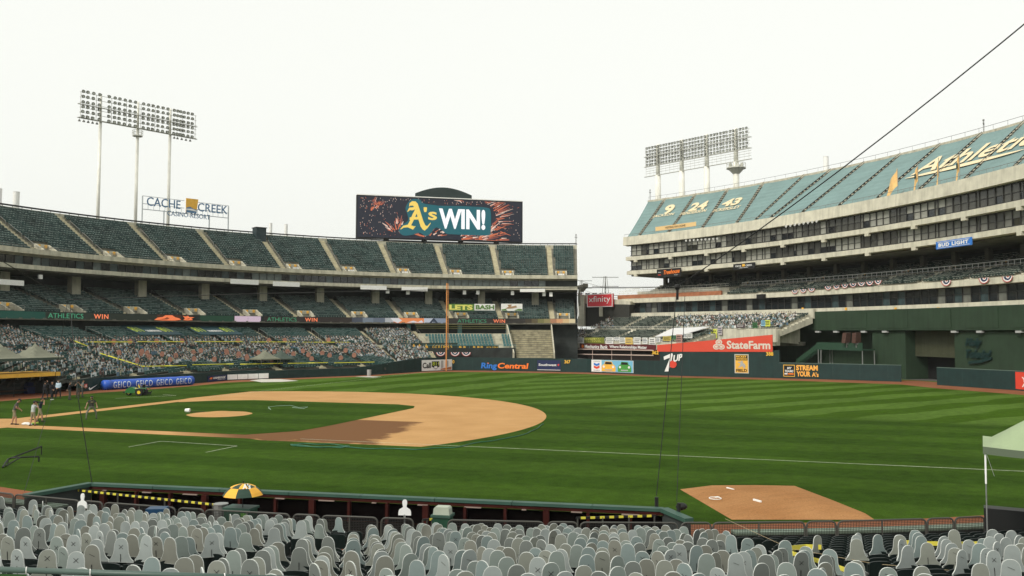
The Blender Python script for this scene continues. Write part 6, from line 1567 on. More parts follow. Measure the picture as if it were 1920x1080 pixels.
# y axis of the seat points outward (towards the camera side), z up
tints = [(0.180,0.228,0.222),(0.205,0.245,0.225),(0.215,0.230,0.198),(0.145,0.162,0.150),(0.275,0.310,0.300),(0.180,0.186,0.158)]
tw = ['grey-green','pale grey-green','beige-grey','dull grey','light grey','dusty grey']
cface = [mat('cutout_back_%d' % i, c, 0.75, var=0.22, vscale=1.3, streak=0.12) for i, c in enumerate(tints)]
cedge = mat('cutout_edge', (0.54,0.57,0.54), 0.7); pen = mat('pen_black', (0.02,0.02,0.02), 0.8); tie_m = mat('tie_black', (0.012,0.012,0.012), 0.6)
half = [(0.258,-0.03),(0.258,0.002),(0.232,0.022),(0.203,0.052),(0.178,0.092),(0.159,0.142),(0.149,0.20),(0.145,0.27),(0.137,0.328),(0.117,0.378),(0.087,0.412),(0.049,0.432),(0.0,0.438)]
def cutout_mesh(i, hs_, ws):
    pts = [(x*ws, z*hs_) for x, z in half]+[(-x*ws, z*hs_) for x, z in half[-2::-1]]
    bb = MB(); n = len(pts); th_ = 0.018
    inner = [(x*0.968, z*0.982+0.003) for x, z in pts]
    bb.v += [(x, 0, z) for x, z in pts]+[(x, th_, z) for x, z in pts]+[(x, th_, z) for x, z in inner]
    bb.f.append(tuple(range(n-1, -1, -1))); bb.m.append(0); bb.f.append(tuple(2*n+k for k in range(n))); bb.m.append(0)
    for k in range(n):
        j = (k+1) % n; bb.f.append((k, j, n+j, n+k)); bb.m.append(1); bb.f.append((n+k, n+j, 2*n+j, 2*n+k)); bb.m.append(1)
    return bb
CUTB = [(cutout_mesh(i, h, w_), i) for i in range(6) for h, w_ in ((1.0,1.0),(1.08,1.02),(0.93,0.98))]
CUTM = [bb.mesh('fan_cutout', [cface[i], cedge]) for bb, i in CUTB]
xm = MB()
for s, L in ((1,0.085),(-1,0.075)): xm.bar((-s*0.5*L-0.0,0.022,0.27-0.5*L), (s*0.5*L,0.022,0.27+0.4*L), 0.004, 0.0055)
XME = xm.mesh('pen_cross', pen)
xm = MB(); xm.bar((-0.05,0.022,0.27), (0.05,0.022,0.31), 0.004, 0.005); SLM = xm.mesh('pen_stroke', pen)
tm = MB(); tm.bar((0,0.022,-0.02), (0.004,0.024,0.13), 0.005, 0.010); TIE = tm.mesh('strap', tie_m)
random.seed(77)
seats, cuts = [], []
yaw_of = lambda t: radians(t-90)
def vis(p): x, y = pxof(p); return -60 < x < 1980 and y < 1130, x, y
for ri, R in enumerate(NROW):
    st = degrees(0.515/R); t = NT0
    while t < NT1:
        if all(abs(t-a) > 0.62*64/R for a in NA):
            p = pol(C0, R, t, nfz(R)); ok, x, y = vis(p+V((0,0,1.1)))
            if ok:
                dcam = (p-CAM_P).length; seats.append((dcam, p, t, R, x, y))
                if t < NA[1]: prob = 0.76 if ri > 1 else 0.5
                else: prob = 0.0 if ri < 6 else (0.58 if ri > 6 else 0.4)
                if t < -133 and ri < 3: prob *= 0.6
                if -126.6 < t < -125 or (-117.2 < t < -116 and ri < 2): prob *= 0.5
                if random.random() < prob: cuts.append((dcam, p, t, R, x, y, ri))
        t += st
seats.sort(key=lambda q: q[0]); cuts.sort(key=lambda q: q[0])
far_s = MB()
bv, bf = [tuple(v) for v in _b.v], _b.f; pv, pf = _p.v, _p.f; av, af = _a.v, _a.f
def xf(p, t, dz=0.0, yaw=0.0, tilt=0.0):
    return Matrix.Translation(p+V((0,0,dz))) @ Matrix.Rotation(yaw_of(t)+yaw, 4, 'Z') @ Matrix.Rotation(tilt, 4, 'X')
for k, (dc, p, t, R, x, y) in enumerate(seats):
    if k < 300:
        o = thing('stadium_seat', 'dark green folding stadium seat seen from behind in the near rows', 'seat', p, yaw_of(t), 'folding seats of the near rows')
        link('backrest', SB_M, o); link('seat_pan', SP_M, o); link('armrest', SA_M, o)
    else:
        m_ = xf(p, t); far_s.add(bv, bf, 0, m_); far_s.add(pv, pf, 0, m_); far_s.add(av, af, 1, m_)
o = far_s.build('stadium_seats', [sblk, sbr], None, kind='stuff'); tag(o, 'rows of dark green folding seats farther down towards the dugout fence', 'seats')
far_c = MB(); fm = cface+[cedge, pen]
for k, (dc, p, t, R, x, y, ri) in enumerate(cuts):
    vi = random.randrange(18); yaw = random.gauss(0, 0.34); tilt = random.uniform(-0.14, 0.08); base = V((0,0,0.83+random.uniform(-0.03,0.04)))
    rad = V((cos(radians(t)), sin(radians(t)), 0))
    if t > NA[1]: vi = random.choice([0,1,2,6,7,8,12,13,14,12,13])
    P = p+base+rad*0.235
    if k < 300:
        i = CUTB[vi][1]; mk = random.random()
        if mk < 0.28: lb = 'blank %s cardboard fan cutout with a pen cross on its back' % tw[i]
        elif mk < 0.45: lb = 'blank %s cardboard fan cutout with a single pen stroke on its back' % tw[i]
        else: lb = 'blank %s cardboard fan cutout with unmarked back on a near seat' % tw[i]
        o = link('fan_cutout', CUTM[vi], None); o.matrix_world = xf(P, t, 0, yaw, tilt); tag(o, lb, 'fan cutout', 'blank cutouts seen from behind in the near rows')
        if mk < 0.28: link('pen_cross', XME, o)
        elif mk < 0.45: link('pen_stroke', SLM, o)
        if random.random() < 0.6: link('strap', TIE, o)
    else:
        bb, i = CUTB[vi]; far_c.add(bb.v, bb.f, [i if q == 0 else 6 for q in bb.m], xf(P, t, 0, yaw, tilt))
o = far_c.build('fan_cutouts', fm, None, kind='stuff'); tag(o, 'crowd of blank grey cardboard cutouts in the rows closest to the dugout fence', 'fan cutouts')
# two white bust-shaped blanks
def bust(px, py, label, s=1.0, z=None, R=None):
    p = onR(px, py, R, C0) if False else None
    hb = [(0.30,0.0),(0.30,0.10),(0.285,0.20),(0.24,0.28),(0.15,0.33),(0.085,0.37),(0.082,0.42),(0.10,0.48),(0.115,0.56),(0.105,0.65),(0.07,0.71),(0.0,0.73)]
    pts = [(x*s, z_*s) for x, z_ in hb]+[(-x*s, z_*s) for x, z_ in hb[-2::-1]]; bb = MB(); bb.prism([(x, 0, z_) for x, z_ in pts], (0, 0.03, 0)); return bb
for (px, pyt, pyb, R, lb) in ((759, 936.5, 966, 63.4, 'white bust-shaped blank cutout standing at the fence by the pale cooler box'), (155, 925, 952, 65.4, 'white bust-shaped blank cutout among the first near rows')):
    a_ = None
    lo = onR(px, pyb, R, (53.0,0.0))
    # near side of the circle: walk the sight line to radius R before the field
    d = ray(px, pyb); ox, oy = CAM_P.x-53, CAM_P.y; a = d.x**2+d.y**2; bq = 2*(d.x*ox+d.y*oy); c = ox*ox+oy*oy-R*R; tt = (-bq-sqrt(bq*bq-4*a*c))/(2*a); lo = CAM_P+d*tt
    sz = (pyb-pyt)/FPX*(lo-CAM_P).dot(FW)/0.73; th_ = degrees(atan2(lo.y, lo.x-53)); bb = bust(px, pyb, lb, sz); o = bb.build('blank_bust', mat('white_card', (0.72,0.73,0.72), 0.7)); o.location = lo; o.rotation_euler = (0,0,yaw_of(th_)); tag(o, lb, 'fan cutout')
    if R < 64:
        q = MB(); q.box((0,0.02,-0.45), 0.06, 0.03, 0.95); q.build('stake', steel, o)
def near_hit(px, py, R):
    d = ray(px, py); ox, oy = CAM_P.x-53, CAM_P.y; a = d.x**2+d.y**2; bq = 2*(d.x*ox+d.y*oy); c = ox*ox+oy*oy-R*R; tt = (-bq-sqrt(max(0,bq*bq-4*a*c)))/(2*a); return CAM_P+d*tt
def near_th(px, py, R): p = near_hit(px, py, R); return degrees(atan2(p.y, p.x-53))
# ------------------------------------------------------------------ fence panels in front of the first row
RFN = 63.5; fz0, fz1 = 0.10, 1.10
panels = [(-40,26,918),(29,150,922),(158,193,931),(197,330,938),(335,383,946),(386,544,950),(550,600,956),(604,708,959),(715,775,964),(840,1020,969),(1027,1083,971),(1088,1270,973),(1277,1333,972),(1336,1508,968),(1512,1567,966),(1570,1735,963),(1738,1787,960),(1790,1845,957)]
pipe_m = mat('fence_pipe', (0.06,0.06,0.052), 0.6); wire_m = mat('fence_wire', (0.018,0.018,0.017), 0.6)
for k, (x0, x1, y) in enumerate(panels):
    ta, tb_ = near_th(x0, y, RFN), near_th(x1, y, RFN); wd = abs(radians(tb_-ta))*RFN
    longp = wd > 1.7
    T = thing('fence_panel', ('long' if longp else 'short')+' grey pipe fence panel with dark wire mesh and rounded corners before the first row', 'fence', pol(C0, RFN, (ta+tb_)/2, 0), 0, 'fence panels before the near rows')
    T.rotation_euler = (0,0,yaw_of((ta+tb_)/2)); h = wd/2; r = 0.16
    bb = MB(); pts = [(-h,0,fz0-0.1),(-h,0,fz1-r)]+[(-h+r-r*cos(radians(a)),0,fz1-r+r*sin(radians(a))) for a in (30,60,90)]+[(h-r+r*sin(radians(a)),0,fz1-r+r*cos(radians(a))) for a in (0,30,60,90)]+[(h,0,fz0-0.1)]
    bb.path(pts, 0.03, 6); bb.tube((-h,0,fz0), (h,0,fz0), 0.025, n=6); bb.build('frame', pipe_m, T)
    if longp: bb = MB(); bb.tube((0,0,fz0-0.1), (0,0,fz1), 0.028, n=6); bb.build('mid_post', pipe_m, T)
    bb = MB(); n = int(wd/0.055)
    for j in range(1, n): x = -h+wd*j/n; bb.bar((x,0,fz0), (x,0,fz1-0.02-(0.1 if j in (1,n-1) else 0)), 0.011, 0.011)
    for j in range(1, 18): z = fz0+(fz1-fz0)*j/18; bb.bar((-h,0,z), (h,0,z), 0.011, 0.011)
    bb.build('wire_mesh', wire_m, T, kind='stuff')
# low padded field wall beyond the fence, both sides of the dugout
for t0, t1, lb in ((-115.2, -103.5, 'low pale green padded field wall beyond the near fence beside the bullpen clay'), (-146.0, -138.6, 'low pale green padded field wall beyond the near fence past the dugout rail')):
    T = thing('field_wall', lb, 'wall'); bb = MB(); bb.sweep(C0, [(62.35,-0.02),(62.75,-0.02),(62.75,0.52),(62.35,0.52)], t0, t1, 16); bb.build('padding', pad_green, T)
    bb = MB(); bb.sweep(C0, [(62.30,0.522),(62.85,0.522),(62.85,0.60),(62.30,0.60)], t0, t1, 16); bb.build('top_pad', mat('pale_green_pad', (0.16,0.215,0.165), 0.6, var=0.15), T)
# ------------------------------------------------------------------ near dugout
ND = thing('near_dugout', 'near dugout with green padded front rail and dark red steel framing', 'dugout')
nd0, nd1 = V((7.1,-39.2,0)), V((25.25,-54.25,0)); d = (nd1-nd0).normalized(); nn = V((d.y,-d.x,0))   # nn towards the camera
if nn.dot(CAM_P-nd0) < 0: nn = -nn
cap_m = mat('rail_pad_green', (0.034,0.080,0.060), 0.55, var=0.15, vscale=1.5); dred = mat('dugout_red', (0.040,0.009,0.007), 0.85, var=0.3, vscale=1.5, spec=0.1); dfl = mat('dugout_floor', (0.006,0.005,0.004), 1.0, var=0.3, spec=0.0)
L = (nd1-nd0).length
le = near_hit(48, 923, 63.2); le.z = 0; re_ = nd1+(-nn)*-1.0*0+nn*1.6+d*0.9
k = 0.0
while k < L-0.1:                                         # padded cap in lengths with open joints
    e = min(k+3.0, L); bb = MB(); bb.ob(nd0+d*((k+e)/2)+V((0,0,1.0)), d*((e-k)/2-0.012), nn*0.17, (0,0,0.055)); bb.build('rail_pad', cap_m, ND); k = e
for p_, q_ in ((nd0, le), (nd1, re_)):
    bb = MB(); bb.bar(p_+V((0,0,1.0)), q_+V((0,0,1.0)), 0.34, 0.14); bb.build('rail_pad', cap_m, ND)
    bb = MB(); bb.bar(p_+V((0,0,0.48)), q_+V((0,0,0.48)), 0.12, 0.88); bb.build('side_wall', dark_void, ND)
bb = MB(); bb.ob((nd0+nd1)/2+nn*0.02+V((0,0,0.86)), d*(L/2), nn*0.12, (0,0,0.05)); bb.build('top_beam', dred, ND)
bb = MB(); bb.ob((nd0+nd1)/2-nn*0.10+V((0,0,0.38)), d*(L/2), nn*0.03, (0,0,0.36)); bb.build('front_wall', mat('dugout_void_shade', (0.004,0.003,0.003), 1.0, spec=0.0), ND)  # near-black colour paints the shade of the void under the rail
k = 0.7; j = 0
while k < L:
    bb = MB(); bb.ob(nd0+d*k+nn*0.12+V((0,0,0.40)), d*(0.11 if j % 3 == 0 else 0.05), nn*0.10, (0,0,0.40)); bb.build('post', dred, ND); k += 1.55; j += 1
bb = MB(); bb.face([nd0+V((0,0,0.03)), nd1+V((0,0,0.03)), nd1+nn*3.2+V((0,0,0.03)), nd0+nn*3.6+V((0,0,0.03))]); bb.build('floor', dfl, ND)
for k in range(12):
    bb = MB(); f = (k+0.4)/12; bb.ob(nd0+d*(L*f)+nn*0.16+V((0,0,0.80)), d*0.20*(0.4+0.6*(k % 3)), nn*0.05, (0,0,0.018)); bb.build('rail_label', mat('clutter_pale', (0.26,0.20,0.17), 0.8), ND)
# black and yellow barrier bars along the rear of the dugout
tp_y, tp_k = mat('hazard_yellow', (0.62,0.55,0.06), 0.6), black
def hazard(p, q, label, r=0.05):
    T = thing('hazard_bar', label, 'barrier', tuple(p)); T.location = (0,0,0); Ld = (q-p).length; n = int(Ld/0.17); A_, B_ = MB(), MB()
    for k in range(n):
        f0, f1 = k/n, (k+1)/n; (A_ if k % 2 else B_).bar(p.lerp(q, f0), p.lerp(q, f1), 0.04, 0.075)
    A_.build('yellow_band', tp_y, T, kind='stuff'); B_.build('black_band', tp_k, T, kind='stuff')
    S_ = MB(); 
    for f in (0.02, 0.33, 0.66, 0.98): c_ = p.lerp(q, f); S_.tube((c_.x,c_.y,0), c_, 0.03, n=5)
    S_.build('stanchion', pipe_m, T)
def at_z(px, py, z): return gz(px, py, z)
hazard(at_z(138,918.5,0.85), at_z(405,946.5,0.85), 'black and yellow striped bar along the dugout rear, beside the umbrella')
hazard(at_z(792,975,0.75), at_z(818,973,0.75), 'short black and yellow striped bar by the pale cooler box')
hazard(at_z(1080,971.5,0.85), at_z(1230,967,0.85), 'black and yellow striped bar at the dugout end by the net posts')
# cabinets, umbrella, cooler
def cabinet(px, py, w_, dp, h, label, Mb, z0=0.03, name='green_cabinet', yaw=None):
    p = gz(px, py, 0.9); T = thing(name, label, 'cabinet', (p.x, p.y, z0), atan2(d.y, d.x)); bb = MB(); bb.box((0,0,h/2), w_, dp, h); bb.build('body', Mb, T); bb = MB(); bb.box((0,0,h+0.04), w_+0.1, dp+0.1, 0.08); bb.build('lid', cap_m, T); return T, p
gcab = mat('cabinet_green', (0.012,0.055,0.032), 0.5, var=0.15)
T, p = cabinet(452, 953, 1.0, 0.6, 0.86, 'dark green cabinet with leaf picture under the gold and green umbrella', gcab)
bb = MB(); bb.box((0.30,-0.0,0.55), 0.28, 0.63, 0.42); bb.build('leaf_picture', mat('leaf_print', (0.07,0.20,0.025), 0.6, var=0.8, vscale=6), T)
UM = thing('umbrella', 'gold and dark green panelled umbrella with white letter mark standing by the cabinet', 'umbrella', (p.x+0.1, p.y-0.05, 0))
ug, uk = mat('umbrella_gold', (0.78,0.40,0.045), 0.6), mat('umbrella_green', (0.022,0.05,0.035), 0.6)
cc = at_z(455.5, 934, 1.3); Rr = 0.74; zt_ = at_d(455.5, 907, (cc-CAM_P).dot(FW)).z; UM.location = (cc.x, cc.y, 0)
for k in range(8):
    for rg in range(2):
        bb = MB(); a0, a1 = 2*pi*k/8+0.25, 2*pi*(k+1)/8+0.25; N = 5
        def up_(f, a):
            s = 1-0.045*sin(pi*((a-a0)/(a1-a0)))*f; return (Rr*sin(f*1.15)/sin(1.15)*cos(a)*s, Rr*sin(f*1.15)/sin(1.15)*sin(a)*s, zt_-0.40*(1-cos(f*1.15))/(1-cos(1.15)))
        f0, f1 = (0.0, 0.52) if rg == 0 else (0.52, 1.0)
        for i in range(N):
            for j in range(3):
                e0, e1 = f0+(f1-f0)*j/3, f0+(f1-f0)*(j+1)/3; b0, b1 = a0+(a1-a0)*i/N, a0+(a1-a0)*(i+1)/N
                bb.face([up_(e0,b0), up_(e0,b1), up_(e1,b1), up_(e1,b0)])
        bb.build('panel', ug if (k+rg) % 2 else uk, UM, smooth=True)
bb = MB(); bb.tube((0,0,0.1), (0,0,zt_+0.1), 0.018, n=6); bb.build('shaft', black, UM)
dirc = (CAM_P-cc); dirc.z = 0; dirc.normalize(); sdv = V((-dirc.y, dirc.x, 0))
oo = V((dirc.x*0.50, dirc.y*0.50, zt_-0.07)) + sdv*(-0.02); fr_ = Frame(oo+sdv*-0.22*0-V((0,0,0.06)), sdv, V((0,0,1))-dirc*0.75, 0.28, 0.22)
letter(fr_, "A's", 0, 0, 1, 1, white_p, UM, bold=0.02, d=0.03, thick=0.005)
T, p2 = cabinet(830, 975, 0.60, 0.5, 1.0, 'dark green cabinet by the dugout steps with a pale cooler box on top', gcab)
bb = MB(); bb.prism([(-0.29,-0.2,0),(0.29,-0.2,0),(0.27,-0.2,0.20),(0.22,-0.2,0.26),(-0.22,-0.2,0.26),(-0.27,-0.2,0.20)], (0,0.4,0)); o = bb.build('cooler_box', mat('cooler_grey', (0.36,0.40,0.33), 0.5, var=0.08)); o.location = (p2.x, p2.y, 1.11); o.rotation_euler = (0,0,atan2(d.y,d.x)); tag(o, 'pale grey-green cooler box standing on the green cabinet', 'cooler')
p = near_hit(298, 952, 63.9); bb = MB(); bb.ob((p.x,p.y,0.62), V((0.26,-0.1,0)), V((0.08,0.2,0)), (0.05,0,0.45)); bb.ob((p.x-0.05,p.y,1.08), V((0.30,-0.12,0)), V((0.1,0.24,0)), (0,0,0.08)); tag(bb.build('blue_bin', mat('blue_plastic', (0.012,0.05,0.11), 0.4)), 'dark blue plastic bin standing at the fence behind the hazard bar', 'bin')
p = gz(414, 946, 0.9); bb = MB(); bb.tube((p.x,p.y,0.03), (p.x,p.y,0.9), 0.24, 0.26, n=12); bb.tube((p.x,p.y,0.9), (p.x,p.y,0.94), 0.28, n=12); tag(bb.build('round_bin', steel), 'grey round bin beside the green cabinet under the umbrella', 'bin')
# padded net posts and cables
JR, JL = at_d(1270, 538, 33.0), at_d(127, 562, 41.0)
post_m = mat('net_post', (0.012,0.013,0.012), 0.6)
def cable(pts, r, label, name='net_cable', sag=0.0):
    out = []
    for a, c in zip(pts[:-1], pts[1:]):
        for k in range(8): f = k/8; q = V(a).lerp(V(c), f); q.z -= sag*4*f*(1-f); out.append(q)
    out.append(V(pts[-1])); bb = MB(); bb.path(out, r, 5); return tag(bb.build(name, post_m), label, 'cable')
A1, A2 = gz(1231,955,0.9), gz(1269,967,0.9)
for P, top, lb in ((A1, at_d(1231,932,(A1-CAM_P).dot(FW)), 'black padded net post at the dugout corner'), (A2, at_d(1273,943,(A2-CAM_P).dot(FW)), 'black padded net post leaning by the end of the dugout rail')):
    bb = MB(); bb.tube(P-V((0,0,0.9)), top, 0.07, n=8); tag(bb.build('net_post', post_m), lb, 'post')
bb = MB(); p = gz(1278,962,0.5); bb.ball((p.x,p.y,0.75), 0.24, 10, 7, sc=(1,0.8,0.6)); tag(bb.build('bundled_net', post_m), 'dark bundle of netting lying at the end of the dugout rail', 'netting')
cable([A1+V((0,0,0.5)), JR], 0.016, 'black net cable from the dugout corner post up to the high junction', sag=0.0)
cable([A2+V((0,0,0.5)), at_d(1284,556,33.2)], 0.013, 'thin black net cable beside the corner post cable')
cable([JR, at_d(1995,-16,24)], 0.022, 'thick black cable running up from the net junction to the upper right', sag=0.25)
cable([JL, JR], 0.016, 'long black top cable spanning high across the infield between net junctions', sag=-0.1)
cable([JR, at_d(1650,536,42)], 0.012, 'thin black cable running from the net junction past the outfield building')
cable([JL, at_d(-60,452,30)], 0.018, 'black cable running from the far net junction up towards the camera side')
AL1, AL2 = gz(173,909,0.95), gz(46,921,0.95)
cable([AL1, at_d(147,750,(AL1-CAM_P).dot(FW)+0.3), at_d(131,568,41)], 0.018, 'black net cable anchored at the corner of the dugout rail', sag=-0.0)
cable([AL2, at_d(97,745,41.5), JL], 0.012, 'black net cable anchored at the start of the dugout rail')
JH = MB(); JH.ball(tuple(JR), 0.12, 8, 6); JH.tube(JR-V((0,0,0.5)), JR+V((0,0,0.1)), 0.05, n=6); tag(JH.build('cable_junction', post_m), 'black cable clamp where the net cables meet', 'clamp')
# collapsed field screen frame on the grass at left
bb = MB(); g0, g1, g2, g3 = gz(15,861,0.25), gz(78,837,0.5), gz(73,856,0.3), gz(5,876,0.05)
bb.path([g3, g0, g1], 0.05, 5); bb.path([gz(20,858.5,0.3), gz(38,857.5,0.32), g2, g2-V((0,0,0.28))], 0.045, 5); bb.path([gz(38,858,0.3), gz(10,874,0.05)], 0.035, 5)
for q in (g0, g3, g2, g1): bb.tube((q.x,q.y,0.0), q, 0.03, n=5)
tag(bb.build('screen_frame', post_m), 'thin dark folded frame lying on the grass near the first-base line', 'frame')
# ------------------------------------------------------------------ canopy tent and box at the right, yellow tape, front rail
lg_ = near_hit(1851, 992, 67.2)
TT = thing('canopy_tent', 'pale green canopy tent with white legs standing in the near rows on the right', 'tent', (lg_.x, lg_.y, 0))
ztop = at_d(1845, 838, (lg_-CAM_P).dot(FW)).z; zf = nfz(67.2); uy = lg_-CAM_P; uy.z = 0; uy.normalize(); ux = V((uy.y, -uy.x, 0))
W_ = 3.0; bb = MB(); N = 12
def tp2(u, v):
    r = max(abs(2*u-1), abs(2*v-1)); f = 1-(abs(2*u-1)**3.2+abs(2*v-1)**3.2)**(1/3.2) if r < 0.999 else 0.0; return ux*(W_*u-0.06)+uy*(W_*(v-0.02))+V((0,0,ztop+0.95*max(0,f)-0.07*sin(pi*u)*abs(2*v-1)-0.07*sin(pi*v)*abs(2*u-1)))
for i in range(N):
    for j in range(N): bb.face([tp2(i/N,j/N), tp2((i+1)/N,j/N), tp2((i+1)/N,(j+1)/N), tp2(i/N,(j+1)/N)])
bb.build('canopy', canvas_gr, TT, smooth=True)
for (a, c) in (((0,0),(1,0)),((1,0),(1,1)),((1,1),(0,1)),((0,1),(0,0))):
    bb = MB()
    for k in range(N):
        f0, f1 = k/N, (k+1)/N; p, q = tp2(a[0]+(c[0]-a[0])*f0, a[1]+(c[1]-a[1])*f0), tp2(a[0]+(c[0]-a[0])*f1, a[1]+(c[1]-a[1])*f1); bb.face([p, q, q-V((0,0,0.22)), p-V((0,0,0.22))])
    bb.build('valance', mat('valance_green', (0.10,0.13,0.085), 0.75), TT)
for (u, v) in ((0.02,0.02),(0.98,0.02),(0.02,0.98),(0.98,0.98)):
    q = tp2(u, v); bb = MB(); bb.tube((q.x,q.y,ztop-0.05), (q.x,q.y,ztop-1.1), 0.028, n=6, m=0); bb.tube((q.x,q.y,ztop-1.1), (q.x,q.y,zf-0.3), 0.02, n=6, m=1); bb.build('leg', [white_paint, steel], TT)
bb = MB(); bb.tube(tp2(0.02,0.02)+V((0,0,-0.1)), tp2(0.02,0.02)+ux*0.22+V((0,0,-0.85)), 0.008, n=4); bb.build('guy_strap', steel, TT)
p = near_hit(1900, 972, 64.4); bb = MB(); bb.ob((p.x+0.5,p.y-0.2,0.85), ux*1.3, uy*0.3, (0,0,0.62)); tag(bb.build('equipment_case', mat('case_black', (0.012,0.013,0.013), 0.5)), 'large black equipment case standing at the fence beside the canopy tent', 'case')
yt = mat('tape_yellow', (0.78,0.68,0.09), 0.55)
def ribbon(pts, h, label, tw_=0.0):
    bb = MB()
    for k, (a, c) in enumerate(zip(pts[:-1], pts[1:])):
        bb.ob((V(a)+V(c))/2, (V(c)-V(a))/2, V((0,0,h/2)), (V(c)-V(a)).cross(V((0,0,1))).normalized()*0.004)
    return tag(bb.build('yellow_tape', yt), label, 'tape')
ribbon([near_hit(1466,1031,72.4), near_hit(1500,1042,73.6), near_hit(1560,1059,75.0), near_hit(1620,1082,76.6)], 0.09, 'wide yellow tape pulled along the near stair beside the cutouts')
ribbon([near_hit(1470,1029,71.0), near_hit(1510,1025,70.2), near_hit(1540,1026,70.2)], 0.12, 'short yellow tape looped round the row end by the near stair')
ribbon([near_hit(1680,1016,70.0), near_hit(1740,1019,70.0), near_hit(1800,1020,70.0), near_hit(1900,1018,70.0)], 0.11, 'straight yellow tape strung behind the empty rows under the canopy tent')
cable([near_hit(1360,985,65.5)+V((0,0,0.2)), near_hit(1480,1028,70.5), near_hit(1640,1057,73.5), near_hit(1960,1085,76)], 0.005, 'thin tan rope strung across the cutouts beside the near stair')['category'] = 'rope'
bpy.context.scene.collection.objects[-1].data.materials[0] = mat('rope_tan', (0.45,0.36,0.22), 0.9)
# green pipe rail at the lower left
p0_, p1_ = at_d(-60,1066,8.2), at_d(560,1086,8.0)
RL = thing('pipe_rail', 'thick grey-green pipe handrail with white cable ties close in front of the camera', 'railing'); bb = MB(); bb.tube(p0_, p1_, 0.028, n=10); bb.build('rail', mat('rail_green_grey', (0.065,0.10,0.085), 0.4, var=0.1), RL, smooth=True)
for f in (0.18, 0.375, 0.78):
    q = p0_.lerp(p1_, f); bb = MB()
    for k in range(8): a0, a1 = 2*pi*k/8, 2*pi*(k+1)/8; bb.tube(q+V((0,0.032*cos(a0),0.032*sin(a0))), q+V((0,0.032*cos(a1),0.032*sin(a1))), 0.005, n=4)
    bb.build('cable_tie', white_paint, RL)
for f in (0.0, 1.0): q = p0_.lerp(p1_, f); bb = MB(); bb.tube(q, V((q.x,q.y,q.z-1.1)), 0.028, n=8); bb.build('post', MATS['rail_green_grey'], RL)
fr_ = Frame(p0_+V((0,0,-0.28))+RT*0.0, p1_-p0_, (0,0,1), 0.585, 0.24); o = board('rail_board', fr_, mat('board_green', (0.03,0.09,0.02), 0.5), 'green board with a lime strip tied below the pipe handrail', 'board', 0.01)
shape(fr_, [[(0.0,0.72),(1.0,0.72),(1.0,0.86),(0.0,0.86)]], lime, o, d=0.004, thick=0.003, name='strip')
